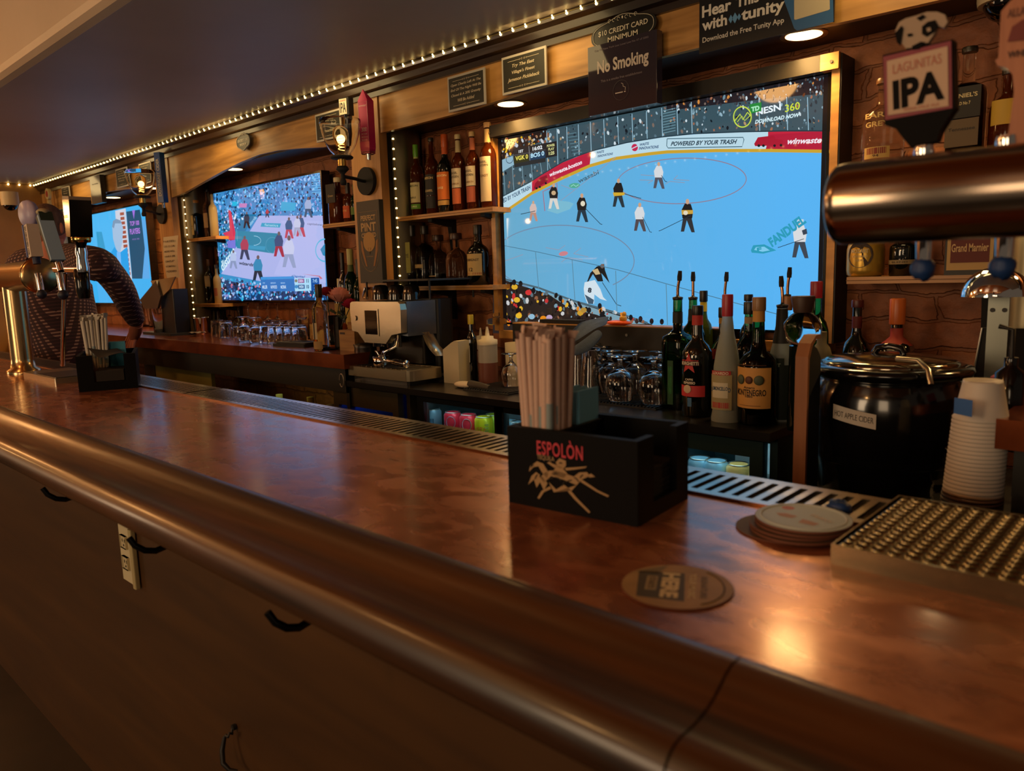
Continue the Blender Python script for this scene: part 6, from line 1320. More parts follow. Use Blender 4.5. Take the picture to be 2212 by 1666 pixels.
# ---------- cider kettle, cups ----------
yk = 1.62; c = P(1915, 900, y=yk); k = depth(c)/FPX; zk0 = P(1915, 1080, y=yk).z-.02
t = thing('soup_kettle', 'large round black kettle labelled Hot Apple Cider', 'kettle', (c.x, yk, zk0)); zz = lambda py: P(1915, py, y=yk).z-zk0
KB = mat('kettle_black', '0b0b0c', .16, coat=.4)
rr = 152*k
MB().lathe([(rr*.72, 0), (rr*.86, .02), (rr*.90, zz(1000)), (rr*.96, zz(960)), (rr*1.0, zz(900)), (rr*.99, zz(850)), (rr*.93, zz(820)), (rr*.90, zz(812))], seg=64).build('pot', KB, t)
MB().lathe([(rr*.93, zz(985)), (rr*.945, zz(982)), (rr*.945, zz(972)), (rr*.95, zz(968))], seg=64, caps=False).build('seam_band', mat('kettle_band', '1c1c1e', .1, .6), t)
MB().lathe([(rr*.90, zz(812)), (rr*1.02, zz(806)), (rr*1.06, zz(796)), (rr*1.04, zz(788)), (rr*.92, zz(783)), (rr*.88, zz(783))], seg=64).build('rim', KB, t)
MB().lathe([(rr*.88, zz(783)), (rr*.88, zz(779)), (rr*.80, zz(773)), (rr*.3, zz(764)), (0, zz(762))], seg=64, caps=False).build('lid', mat('lid_steel', '8c8474', .12, 1), t)
MB().tube([(-.028, 0, zz(764)), (-.022, 0, zz(752)), (.0, 0, zz(748)), (.022, 0, zz(752)), (.028, 0, zz(764))], .007, 10).build('lid_knob', BLACKG, t)
mb = MB(); A = P(2000, 788, y=yk-.1)-Vector((c.x, yk, zk0)); mb.tube([A+Vector((-.05, 0, .008)), A+Vector((-.01, -.01, .008)), A+Vector((.012, -.03, -.006)), A+Vector((.02, -.04, -.03))], .005, 8); mb.build('ladle_handle', STEEL, t)
mb = MB(); n_ = 14; za_, zb_ = zz(862), zz(892); w_ = 27*math.pi/180
vs = []
for z, dz in ((zb_, 0), (za_, 0)):
    for i in range(n_+1):
        a = R(-97)+(-.5+i/n_)*w_*1.25; f = i/n_; vs.append(((rr+.0015)*math.cos(a), (rr+.0015)*math.sin(a), z-.012*f+.004))
mb.add(vs, [(i, i+1, i+n_+2, i+n_+1) for i in range(n_)]); mb.build('paper_label', flat('b8b0a4'), t)
mb = MB(); v_, f_ = text_mesh('HOT APPLE CIDER', .075, .011); mb.add([((rr+.0022)*math.cos(R(-97)+a/rr), (rr+.0022)*math.sin(R(-97)+a/rr), (za_+zb_)/2-.002+b-.012*(a/.12)) for a, b in v_], f_); mb.build('lettering', flat('3a3430'), t)
MB().tube([(rr*.98*math.cos(R(-25)), rr*.98*math.sin(R(-25)), zz(940)), (rr*1.16*math.cos(R(-25)), rr*1.16*math.sin(R(-25)), zz(950)), (rr*1.16*math.cos(R(-25)), rr*1.16*math.sin(R(-25)), zz(1010)), (rr*.98*math.cos(R(-25)), rr*.98*math.sin(R(-25)), zz(1025))], .009, 10).build('side_handle', KB, t)
st = thing('kettle_stand', 'dark low cabinet carrying the cider kettle and the stack of cups', 'cabinet', (c.x+.1, yk, 0)); MB().bb((-.28, -.17, 0), (.42, .5, zk0)).build('cabinet', mat('cab_black', '0c0b0a', .5), st)
# stack of white cups
yc = 1.33; c = P(2092, 1000, y=yc); k = depth(c)/FPX; r_b, r_t = 62*k, 44*k; z_top = P(2118, 815, y=yc).z
zc0 = zk0-.06; step = .0062; hcup = .062; r0, r1 = 40*k, 54*k
x_t = P(2124, 818, y=yc).x; x_b = P(2085, 1095, y=yc).x
nn = int((z_top-hcup-zc0)/step); proto = None
CUP = mat('paper_cup', 'c8bfb4', .5)
G9 = 'white paper cups nested in one leaning stack'
st2 = thing('cup_stand', 'dark block under the stack of white cups', 'stand', ((x_t+x_b)/2, yc, 0)); MB().bb((-.08, -.06, 0), (.1, .06, zc0-.001)).build('block', MATS['cab_black'], st2)
for i in range(nn+1):
    f = i/nn; x = x_b+(x_t-x_b)*f-(.006 if i < 20 else 0); z = zc0+i*step
    if proto is None:
        o_ = MB().lathe([(r1*.98, 0), (r1*1.05, .001), (r1*1.06, .0045), (r1*1.0, .007), (r0, hcup-.004), (r0*.98, hcup), (r0*.9, hcup-.003), (0, hcup-.004)], seg=40, caps=False).build('paper_cup', CUP); proto = o_
    else: o_ = proto.copy(); COL.objects.link(o_)
    o_.location = (x, yc, z); s_ = 1.13-.19*f; o_.scale = (s_, s_, 1)
    tag(o_, 'white paper cup in the tall upturned stack beside the kettle' if i < nn else 'topmost white paper cup of the tall stack beside the kettle', 'cup', G9)
z_l = P(2085, 872, y=yc).z; t = thing('plastic_sleeve', 'crinkled clear sleeve with a blue printed patch round the cup stack', 'sleeve', (x_b+(x_t-x_b)*.5, yc, zc0+.01))
q = P(2080, 880, y=yc-.062); mb = MB(); xr = q.x-t.location.x; zr = q.z-t.location.z; rs = .0; mb.strip([[(xr-.014+.0047*i, -.060-.004*math.sin(i*.8), zr-.012), ] for i in range(0)] or [[(xr-.014, -.052, zr-.012), (xr, -.057, zr-.013), (xr+.012, -.0605, zr-.014)], [(xr-.014, -.052, zr+.012), (xr, -.057, zr+.012), (xr+.012, -.0605, zr+.011)]]); mb.build('blue_print', flat('2c5ca0'), t)
rows = []
for j in range(14):
    f = j/13; row_ = []
    for i in range(30):
        a = 2*math.pi*i/30; w_ = .064+.0025*math.sin(i*3.1+j*2.3)-.006*f; row_.append((w_*math.cos(a)+(f-.5)*(x_t-x_b)*.7, w_*math.sin(a), f*.20))
    rows.append(row_)
MB().strip(rows, closed=True).build('film', glass('ffffff', .05, 1.02, 'film_clear'), t)
# steel post with chrome dome, right copper counter
yd = 1.75; c = P(2150, 640, y=yd); k = depth(c)/FPX
t = thing('dome_lamp', 'polished chrome dome on a drilled steel post at the right edge', 'lamp', (c.x, yd, ZF)); zt = c.z-ZF
MB().sph((0, 0, zt), 66*k, 40, sc_=(1, 1, .95), lo=0, hi=90).build('dome', CHROME, t)
px0, px1 = X_(2132, 700, yd+.03)-c.x, X_(2178, 700, yd+.03)-c.x
mb = MB(); mb.bb((px0, .03, 0), (px1, .034, zt+.01)); mb.build('post', mat('post_steel', '7c8078', .35, .9), t)
for px in (2144, 2176-6):
    q = P(px, 670, y=yd+.029)-Vector(t.location); MB().cyl(q, q-Vector((0, .001, 0)), .0045, 12).build('hole', BLACK, t)
c = P(2203, 720, y=1.9); t = thing('steel_column', 'brass toned steel column with a light strip at the right edge', 'column', (c.x, 2.0, 1.0)); MB().lathe([(.05, -.04), (.05, .98)], seg=32, caps=False).build('cladding', MATS['column_steel'], t)
lamp('AREA', (c.x-.12, 1.85, 1.5), (1, .8, .4), .25, .1, (0, R(-90), 0))
# slanted board and the copper shelf at the right edge
c = P(2105, 760, y=1.85); t = thing('menu_board', 'thin black board leaning behind the cup stack', 'board', (c.x, 1.85, ZF)); q0_ = P(2092, 830, y=1.85)-Vector((c.x, 1.85, ZF)); q1 = P(2122, 708, y=1.85)-Vector((c.x, 1.85, ZF))
MB().prism([(q0_.x-.01, 0.0), (q0_.x+.10, 0), (q1.x+.10, q1.z), (q1.x, q1.z)], (0, .006, 0), (1, 0, 0), (0, 0, 1), .006).build('face', BLACKM, t); MB().tube([(q0_.x-.01, -.002, 0), (q1.x, -.002, q1.z)], .0025, 6).build('edge', STEEL, t)
ys_ = 1.30; a = P(2152, 905, y=ys_); t = thing('side_shelf', 'copper coloured shelf at the right edge beside the cup stack', 'shelf', (a.x, ys_, a.z)); MB().bb((0, 0, -.045), (.5, .35, 0)).build('top', COPD, t); MB().bb((.02, .03, -a.z), (.5, .33, -.046)).build('cabinet', BLACK, t)
q = P(2157, 872, y=1.5); t = thing('pink_case', 'small pink plastic item behind the cup stack', 'case', (q.x, 1.52, a.z+.001)); MB().rbox((-.015, -.02, 0), (.05, .02, .035), .004).build('body', mat('pink_plastic', '8c1c44', .4), t)
q = P(2175, 800, y=1.42); t = thing('pump_bottle', 'black pump bottle at the right edge behind the tap', 'bottle', (q.x, 1.45, a.z+.001)); MB().lathe([(.022, 0), (.022, .05), (.01, .06), (.01, .075)], seg=18).build('body', BLACKG, t); MB().tube([(0, 0, .075), (0, 0, .12), (-.02, 0, .125)], .004, 8).build('pump', BLACK, t)

# ---------- napkin caddies on the bar ----------
NB = mat('caddy_black', '020203', .6, spec=.12)
bl, bc, br = P(1100, 1085, z=ZB), P(1378, 1140, z=ZB), P(1503, 1080, z=ZB)
ux = (bc-bl); Lc = ux.length; ux.normalize(); uy = Vector((-ux.y, ux.x, 0)); Wc = (br-bc).dot(uy); ang = math.atan2(ux.y, ux.x)
Hc = P(1392, 957, y=bc.y).z-ZB
t = thing('napkin_caddy', 'large black caddy with a red and cream rooster print holding straws and napkins', 'napkin caddy', bl, ang)
th = .009
MB().bb((0, 0, 0), (Lc, th, Hc)).build('front_wall', NB, t); MB().bb((0, Wc-th, 0), (Lc, Wc, Hc)).build('back_wall', NB, t); MB().bb((0, th+.0002, 0), (th, Wc-th-.0002, Hc)).build('left_wall', NB, t)
e = MB(); e.bb((Lc-th, th+.0002, 0), (Lc, th+.03, Hc)); e.bb((Lc-th, Wc-th-.024, 0), (Lc, Wc-th-.0002, Hc)); e.bb((Lc-th, th+.03, 0), (Lc, Wc-th-.024, .02)); e.build('right_wall', NB, t)
MB().bb((th, th, .0), (Lc-th, Wc-th, .006)).build('base', NB, t)
MB().bb((.062, th, .006), (.068, Wc-th, Hc-.004)).build('divider', NB, t); MB().bb((th, Wc*.5, .006), (.062, Wc*.5+.006, Hc-.006)).build('divider', NB, t)
mb = MB(); text_flat(mb, 'ESPOLÒN', (Lc*.43, -.0006, Hc*.80), *basis(), Lc*.36, Hc*.22, bold=.015, space=1.1); mb.build('red_lettering', mat('print_red', 'b83040', .5), t)
mb = MB(); text_flat(mb, 'TEQUILA', (Lc*.32, -.0006, Hc*.655), *basis(), Lc*.14, Hc*.07, bold=.02); mb.build('cream_lettering', flat('8c7450'), t)
# rooster with rider, drawn as the flat print it is
mb = MB(); RO = []
def rp_(pts): mb.add([(Lc*x, -.0006, Hc*y) for x, y in pts], [tuple(range(len(pts)))])
rp_([(.30, .34), (.36, .44), (.46, .42), (.56, .38), (.60, .46), (.66, .52), (.64, .56), (.58, .54), (.54, .48), (.47, .50), (.40, .52), (.33, .50), (.27, .40)])
rp_([(.34, .48), (.30, .58), (.25, .60), (.19, .52), (.18, .45), (.22, .52), (.26, .54), (.29, .46), (.33, .40)])
rp_([(.30, .40), (.24, .46), (.20, .40), (.17, .28), (.22, .36), (.24, .26), (.27, .34), (.30, .24), (.33, .34)])
rp_([(.36, .46), (.40, .56), (.38, .60), (.45, .57), (.49, .50), (.46, .44)]); rp_([(.42, .56), (.40, .62), (.43, .68), (.48, .66), (.48, .60), (.46, .56)])
rp_([(.47, .57), (.56, .60), (.64, .63), (.63, .61), (.55, .57), (.48, .54)]); rp_([(.33, .60), (.35, .62), (.41, .57), (.39, .55)])
rp_([(.34, .36), (.40, .28), (.46, .36), (.52, .30), (.56, .38), (.50, .33), (.44, .27), (.38, .24)]); rp_([(.60, .46), (.72, .36), (.80, .32), (.79, .30), (.71, .34), (.59, .43)])
rp_([(.36, .28), (.30, .22), (.26, .12), (.245, .13), (.28, .23), (.35, .31)]); rp_([(.50, .32), (.56, .22), (.66, .08), (.65, .06), (.54, .20), (.48, .30)]); rp_([(.64, .52), (.67, .55), (.70, .52), (.66, .50)])
for i in range(16): x0, y0 = .28+.02*(i % 8), .30+.02*(i//8)+.01*(i % 3); 
o_ = mb.build('rooster_print', flat('9a7c54'), t)
mb = MB()
for (x, y, l, a) in ((.36, .40, .05, .4), (.42, .42, .05, -.3), (.50, .41, .05, .5), (.56, .45, .04, -.6), (.28, .44, .04, 1.2), (.24, .40, .04, 1.0), (.40, .48, .03, .2), (.44, .62, .02, 0), (.46, .37, .04, .9), (.33, .52, .03, -.8), (.21, .53, .03, .7), (.60, .50, .03, .8)):
    dx, dz = Lc*l*math.cos(a)*.5, Lc*l*math.sin(a)*.5; mb.tube([(Lc*x-dx, -.0012, Hc*y-dz), (Lc*x, -.0012, Hc*y+.001), (Lc*x+dx, -.0012, Hc*y+dz)], .0007, 4)
mb.build('print_lines', flat('14100c'), t)
# wrapped straws: each one is a thing
def straws(t, n, cx_, cy_, sx, sy, L0, spread, col, label, group, base_z, teal, seed):
    g = random.Random(seed); M = t.matrix_basis if False else (Matrix.Translation(t.location) @ Matrix.Rotation(t.rotation_euler.z, 4, 'Z')); cols = ('4c7c90', '3a6070')
    for i in range(n):
        fx = ((i % sx)+.5)/sx-.5; fy = ((i//sx)+.5)/sy-.5
        b = M @ Vector((cx_+fx*spread[0]*.72, cy_+fy*spread[1]*.8, base_z)); e = M @ Vector((cx_+fx*spread[0]*1.05+g.uniform(-.004, .004), cy_+fy*spread[1]*1.0+g.uniform(-.003, .003), base_z+L0+g.uniform(-.007, .006)))
        d = e-b; s = thing('wrapped_straw', label, 'straw', b, 0, group); r = .0044
        mb = MB(); mb.tube([(0, 0, 0), d*.5+Vector((g.uniform(-.001, .001), 0, 0)), d*.96], r, 9); mb.build('paper_sleeve', mat(col+'_w', col, .65, bump=(300, .15), noise=(12, 'a89890' if col > 'c' else '9a9488', (1, 1, .2))), s)
        mb = MB(); a = g.uniform(0, 3.14); w_ = Vector((math.cos(a), math.sin(a), 0)); tip = d*.955; k1 = g.uniform(-.004, .004)
        mb.strip([[tip-w_*r*1.0, tip+w_*r*1.0], [tip+Vector((k1*.4, 0, .005))-w_*r*1.35, tip+Vector((k1*.4, 0, .005))+w_*r*1.35], [tip+Vector((k1, .001, .011))-w_*r*1.6, tip+Vector((k1, .002, .010))+w_*r*1.5]]); mb.build('crimped_end', MATS[col+'_w'], s)
        if teal and i % 2 == 0:
            f0 = g.uniform(.25, .5); MB().tube([d*f0, d*(f0+g.uniform(.08, .2))], r+.0003, 9).build('teal_print', mat('straw_print', '7c8c90', .7), s)
straws(t, 42, .0355, Wc*.27, 7, 6, .212, (.050, .052), 'c8a898', 'paper wrapped straw in the tall bunch of the large front caddy', 'straws in the front caddy', .0065, True, 3)
# beverage napkins
M = Matrix.Translation(t.location) @ Matrix.Rotation(ang, 4, 'Z')
proto = None
for i in range(24):
    nb = M @ Vector((.0145+.0019*i, Wc*.76, .0065))
    if proto is None:
        proto = MB().rbox((-.0008, -.024, 0), (.0008, .024, .128), .0004).build('paper_packet', mat('teal_napkin', '5c98b8', .8)); o_ = proto
    else: o_ = proto.copy(); COL.objects.link(o_)
    o_.location = nb; o_.rotation_euler = (0, 0, ang+rnd.uniform(-.02, .02)); o_.scale = (1, 1, 1+rnd.uniform(-.02, .02)); tag(o_, 'teal paper packet standing on edge behind the straws of the front caddy', 'sugar packet', 'teal packets in the front caddy')
for i in range(14):
    nb = M @ Vector((Lc*.66, Wc*.5, .0065+.0035*i)); o_ = MB().rbox((-.052, -.05, 0), (.052, .05, .003), .001).build('black_napkin', mat('napkin_dark', '1a1612', .9)); o_.location = nb; o_.rotation_euler = (0, 0, ang+rnd.uniform(-.06, .06)); tag(o_, 'dark paper napkin in the pile inside the front caddy', 'napkin', 'dark napkins in the front caddy')
# second caddy further left
bl2, bc2, br2 = P(120, 834, z=ZB), P(171, 848, z=ZB), P(299, 838, z=ZB)
u2 = (br2-bc2); L2 = u2.length; u2.normalize(); W2_ = .133; ang2 = math.atan2(u2.y, u2.x)
t2 = thing('napkin_caddy', 'black caddy with a worn print beside the brass tap tower', 'napkin caddy', bc2, ang2); H2 = Hc; W2_ = abs((bl2-bc2).dot(Vector((-u2.y, u2.x, 0)))) or .13; sg = 1 if (bl2-bc2).dot(Vector((-u2.y, u2.x, 0))) > 0 else -1
def cb2(n, a, b, m=NB): return MB().bb((a[0], a[1]*sg, a[2]), (b[0], b[1]*sg, b[2])).build(n, m, t2)
cb2('front_wall', (0, 0, 0), (L2, th, H2*.25)); cb2('back_wall', (0, W2_-th, 0), (L2, W2_, H2)); cb2('left_wall', (0, th, 0), (th, W2_-th, H2)); cb2('right_wall', (L2-th, th, 0), (L2, W2_-th, H2)); cb2('base', (th, th, 0), (L2-th, W2_-th, .006))
cb2('front_post', (0, 0, H2*.25), (.04, th, H2)); cb2('front_post', (L2-.03, 0, H2*.25), (L2, th, H2)); cb2('worn_print', (-.0006, W2_*.25, H2*.2), (-.0001, W2_*.6, H2*.8), mat('worn', '3a1c18', .6, noise=(60, '14100e', (1, 1, 1))))
cb2('napkin_pile', (.045, .0, H2*.26), (L2-.033, W2_*.85, H2*.55), MATS['napkin_dark'])
cloth('black_napkin', 'rumpled black napkin lying over the top of the far caddy', Matrix.Translation(bc2) @ Matrix.Rotation(ang2, 4, 'Z') @ Vector((L2*.5, W2_*.4*sg, H2)), [[(-.075+.03*i, (-.04+.026*j), .004+.014*math.sin(i*.9+1)*math.cos(j*.8)**2) for i in range(6)] for j in range(4)], MATS['napkin_dark'], 'napkin', .002)
cq = P(158, 770, y=bc2.y); M2 = Matrix.Translation(bc2) @ Matrix.Rotation(ang2, 4, 'Z'); loc = M2.inverted() @ Vector((cq.x, cq.y, ZB))
straws(t2, 35, max(.045, min(L2-.05, .045)), W2_*.62*sg, 7, 5, .198, (.062, .045), 'b8b4a8', 'paper wrapped straw in the bunch of the far caddy', 'straws in the far caddy', .0065, True, 9)
proto = None
for i in range(20):
    nb = M2 @ Vector((L2*.52+.0021*i, W2_*.7*sg, .0065))
    if proto is None: proto = MB().rbox((-.0009, -.022, 0), (.0009, .022, .118), .0004).build('paper_packet', mat('teal_napkin2', '3c88a0', .8)); o_ = proto
    else: o_ = proto.copy(); COL.objects.link(o_)
    o_.location = nb; o_.rotation_euler = (0, 0, ang2); tag(o_, 'teal paper packet standing on edge in the far caddy', 'sugar packet', 'teal packets in the far caddy')

# ---------- coasters ----------
def disc(name, label, c, z, r, th_, top, edge, group=None, rz=0):
    t = thing(name, label, 'coaster', (c.x, c.y, z), rz, group)
    MB().lathe([(r*.995, 0), (r, th_*.3), (r, th_*.7), (r*.995, th_)], seg=64).build('card', edge, t)
    MB().lathe([(0, th_+.0001), (r*.985, th_+.0001)], seg=64, caps=False).build('printed_face', top, t); return t
EDGE = mat('card_edge', '6a3c28', .7)
c = P(1462, 1269, z=ZB)
t = disc('coaster', 'round tan and brown coaster reading HERE lying alone on the copper', c, ZB+.0002, .0505, .0015, mat('coaster_tan', '9a7c52', .6, noise=(25, '846840', (1, 1, 1))), EDGE, None, R(-62))
z1 = .0018
def patch(pts, m, n='print', z=z1): MB().add([(x, y, z) for x, y in pts], [tuple(range(len(pts)))]).build(n, m, t)
patch([(-.028, -.037), (.030, -.034), (.034, .008), (-.030, .006)], flat('3c3226'), 'dark_panel', .00165)
patch([(-.045, -.015), (-.033, -.033), (-.026, -.040), (-.026, -.018), (-.046, -.010)], flat('6a5a40'), 'dark_panel', .00165)
mb = MB(); text_flat(mb, 'HERE', (.0, -.006, z1), (1, 0, 0), (0, 1, 0), .056, .016, bold=.05); text_flat(mb, 'YOUR MUSIC', (-.002, .014, z1), (1, 0, 0), (0, 1, 0), .056, .0065, bold=.02); mb.build('cream_lettering', flat('c4b48c'), t)
mb = MB(); mb.bb((-.018, -.028, z1-.0001), (.014, -.018, z1)); mb.build('cream_box', flat('8c7c5c'), t)
mb = MB(); text_flat(mb, 'SIGNATURE', (.0, .024, z1), (1, 0, 0), (0, 1, 0), .05, .006, bold=.02); text_flat(mb, 'STARTS', (-.002, -.023, z1+.0002), (1, 0, 0), (0, 1, 0), .026, .006, bold=.03); mb.tube([(.04*math.cos(a)-.0, .012+.03*math.sin(a), z1) for a in [R(20+i*12) for i in range(12)]], .0007, 4); mb.build('dark_lettering', flat('4c3c28'), t)
bs = [((1702, 1160), 'greyish brown'), ((1722, 1156), 'plain brown'), ((1718, 1152), 'brown edged'), ((1728, 1148), 'thin brown')]
# stack of beer mats
cc_ = P(1722, 1152, z=ZB); zz_ = ZB+.0002
offs = [(-.022, -.001), (.0, -.002), (-.003, .001), (.003, .004), (.002, .006)]
names = ['lowest coaster of the stack, grey brown and sticking out to the left', 'second coaster from the bottom of the stack', 'third coaster from the bottom of the stack', 'fourth coaster from the bottom of the stack', 'pale blue coaster with a printed emblem on top of the stack']
for i, (dx, dy) in enumerate(offs):
    hgt = [.0016, .0022, .0022, .0022, .0026][i]
    t = disc('coaster', names[i], Vector((cc_.x+dx*.8, cc_.y+dy+.005, 0)), zz_, .0505, hgt, mat('coaster_pale', '93a2a6', .5) if i == 4 else mat('coaster_brown', '5c4a3a', .7), EDGE, 'coasters stacked beside the drip tray', R(-25)); zz_ += hgt+.0012
z1 = .0028
mb = MB(); mb.tube([(.044*math.cos(a), .044*math.sin(a), z1) for a in [2*math.pi*i/48 for i in range(48)]], .0012, 4, closed=True); mb.build('rim_ring', flat('b8c0bc'), t)
patch([(-.004, .018), (.018, .024), (.030, .014), (.034, .0), (.024, .002), (.012, .012), (-.002, .010)], flat('a04a48'), 'red_banner'); patch([(-.022, .010), (-.006, .018), (.006, .010), (-.008, .002), (-.020, .002)], flat('4c4444'), 'dark_emblem')
patch([(-.018, -.008), (-.004, -.004), (-.002, -.014), (-.014, -.020), (-.024, -.016)], flat('a87c64'), 'tan_emblem', z1+.0001); patch([(.006, -.006), (.026, -.002), (.028, -.012), (.012, -.018)], flat('a87c64'), 'tan_emblem', z1+.0001); MB().lathe([(0, 0), (.007, 0)], (-.032, .008, z1), 16, caps=False).build('red_dot', flat('b06058'), t)
mb = MB(); text_flat(mb, 'Victory', (.014, .012, z1+.0003), (1, 0, 0), (.2, .98, 0), .032, .010, shear=.2, bold=.02); mb.build('lettering', flat('d8c8b8'), t)
# blue crumpled cap on the rail
c = P(1812, 1098, z=ZB+.012); t = thing('tap_plug', 'crumpled blue plastic plug lying on the drip rail behind the coasters', 'plug', (c.x, c.y, ZB+.0035)); mb = MB(); g = random.Random(4); mb.sph((0, 0, .009), .012, 12, rings=8, sc_=(1.15, .9, .75)); mb.v = [tuple(Vector(v)*(1+.12*g.uniform(-1, 1))) for v in mb.v]; mb.build('plug_body', mat('plug_blue', '17386c', .5), t)
# ---------- drip tray with bumped steel grid ----------
a = P(1797, 1185, z=ZB+.018); b = P(2212, 1262, z=ZB+.018); yy0 = (a.y+P(2100, 1240, z=ZB+.018).y)/2
tyy = P(1935, 1072, z=ZB+.018).y; xx0 = (a.x+P(1935, 1072, z=ZB+.018).x)/2; D_ = tyy-yy0
t = thing('drip_tray', 'perforated stainless drip tray under the taps at the right end of the bar', 'drip tray', (xx0, yy0, ZB)); LT = .34; hT = .018; TS = mat('tray_bronze', '8a7a5c', .25, 1)
mb = MB(); mb.bb((0, 0, .0), (LT, .0018, hT+.002)); mb.bb((0, D_-.0018, 0), (LT, D_, hT+.002)); mb.bb((0, .0018, 0), (.0018, D_-.0018, hT+.002)); mb.build('pan', TS, t); MB().bb((.0018, .0018, 0), (LT, D_-.0018, .002)).build('pan_floor', BLACKM, t)
mb = MB(); px_ = .0150; py_ = .0128; nx, ny = int((LT-.008)/px_), int((D_-.008)/py_); r = .0050
for i in range(nx):
    for j in range(ny):
        cx_ = .005+px_*(i+.5); cy_ = .004+(D_-.008)*(j+.5)/ny; hx, hy = px_/2, (D_-.008)/ny/2
        sq = []; ring = []; low = []
        for k_ in range(12):
            a_ = 2*math.pi*k_/12; co, si = math.cos(a_), math.sin(a_); m_ = max(abs(co)/hx, abs(si)/hy); sq.append((cx_+co/m_, cy_+si/m_, hT)); ring.append((cx_+r*1.15*co, cy_+r*.9*si, hT+.0022)); low.append((cx_+r*.8*co, cy_+r*.62*si, hT-.001))
        mb.add(sq+ring+low, [(k_, (k_+1) % 12, (k_+1) % 12+12, k_+12) for k_ in range(12)]+[(k_+12, (k_+1) % 12+12, (k_+1) % 12+24, k_+24) for k_ in range(12)], 0, True)
mb.build('grid_plate', TS, t)
# ---------- right tap tower ----------
yt = .80; cz = P(1990, 437, y=yt); kk = depth((P(1850, 437, y=yt)))/FPX
x_l = P(1806, 440, y=yt).x; rT = .040
zT = P(1850, 440, y=yt).z
t = thing('tap_tower', 'polished steel beer tap tower with a thick horizontal barrel at the right', 'beer tap', (.17, yt, ZB)); ox = .17
TC = mat('tower_chrome', '8c7e70', .2, 1)
hb = zT-ZB
MB().lathe([(0, 0), (rT*.86, .0), (rT*.97, .004), (rT, .012), (rT, .55), (0, .55)], (x_l-ox, 0, hb), 48, axis=Vector((1, 0, 0)), caps=False).build('barrel', TC, t)
MB().lathe([(rT*1.3, 0), (rT*1.3, .01), (rT, .02), (rT, hb-.02)], (0, 0, 0), 40).build('column', TC, t)
yf_ = yt+rT+.056
def faucet_x(x):
    xx = x-ox
    f = MB().cyl((xx, rT*.9, hb), (xx, rT+.02, hb), .016, 20); f.cyl((xx, rT+.005, hb), (xx, rT+.05, hb), .0115, 18); ff = f.build('faucet', CHROME, t)
    MB().tube([(xx, rT+.045, hb), (xx, rT+.055, hb-.015), (xx, rT+.056, hb-.058)], [.011, .0095, .0075], 14).build('spout', CHROME, ff)
    MB().lathe([(.009, 0), (.010, .02), (.007, .035), (.010, .045), (.009, .052)], (xx, rT+.040, hb+.006), 20).build('lever_collar', CHROME, ff)
    mb = MB(); g = random.Random(3); mb.sph((xx, rT+.056, hb-.066), .0105, 12, sc_=(1.15, 1.15, 1.2)); mb.v = [tuple(Vector(v)+Vector((g.uniform(-1, 1), g.uniform(-1, 1), g.uniform(-1, 1)))*.0014) for v in mb.v]; mb.build('blue_brush_plug', mat('plug_blue', '17386c', .5), ff)
fx1 = P(1995, 570, y=yf_).x; fx2 = P(2168, 560, y=yf_).x
faucet_x(fx1); faucet_x(fx2)
# IPA handle: shield sign with a dog head on top
yi = yt+rT+.046; c = P(1990, 190, y=yi); k = depth(c)/FPX
TWR = t; t = sub_part('tap_handle', (fx1, yi, P(1995, 352, y=yi).z), TWR, 'white shield tap handle with a spotted dog head on top')
def L_(px, py): p_ = P(px, py, y=yi); return (p_.x-t['ox'], p_.z-t['oz'])
IB = mat('ipa_black', '040406', .7, spec=.15)
MB().prism([L_(*q) for q in ((1912, 122), (2063, 88), (2068, 235), (2060, 245), (2035, 285), (2028, 306), (1972, 320), (1958, 303), (1940, 280), (1916, 272))], (0, .008, 0), (1, 0, 0), (0, 0, 1), .016).build('backing', IB, t)
MB().prism([L_(*q) for q in ((1914, 126), (2060, 92), (2062, 236), (1918, 262))], (0, -.0083, 0), (1, 0, 0), (0, 0, 1), .001).build('red_border', mat('ipa_red', '7c1c34', .5), t)
MB().prism([L_(*q) for q in ((1923, 136), (2053, 104), (2055, 232), (1925, 252))], (0, -.0095, 0), (1, 0, 0), (0, 0, 1), .001).build('cream_panel', mat('ipa_cream', 'b89c84', .5), t)
def itext(s_, a_, b_, hp, m, n, **kw):
    A, B = L_(*a_), L_(*b_); u = Vector((B[0]-A[0], 0, B[1]-A[1])); w_ = u.length; u.normalize(); v = Vector((-u.z, 0, u.x)); mb = MB(); text_flat(mb, s_, ((A[0]+B[0])/2, -.0112, (A[1]+B[1])/2), u, v, w_, hp*k, **kw); mb.build(n, m, t)
itext('LAGUNITAS', (1936, 154), (2040, 130), 20, mat('ipa_orange', 'a85c48', .5), 'brand_lettering'); itext('IPA', (1936, 210), (2046, 184), 62, IB, 'black_lettering', bold=.045); itext('INDIA PALE ALE', (1960, 240), (2035, 228), 6, MATS['ipa_orange'], 'small_lettering')
dg = [(1940, 70), (1948, 52), (1962, 44), (1985, 38), (2008, 30), (2030, 30), (2046, 36), (2052, 52), (2044, 64), (2030, 60), (2024, 76), (2010, 96), (1985, 106), (1962, 108), (1955, 98), (1945, 92)]
MB().prism([L_(*q) for q in dg], (0, -.001, 0), (1, 0, 0), (0, 0, 1), .008).build('dog_head', mat('dog_cream', 'a08c78', .6), t)
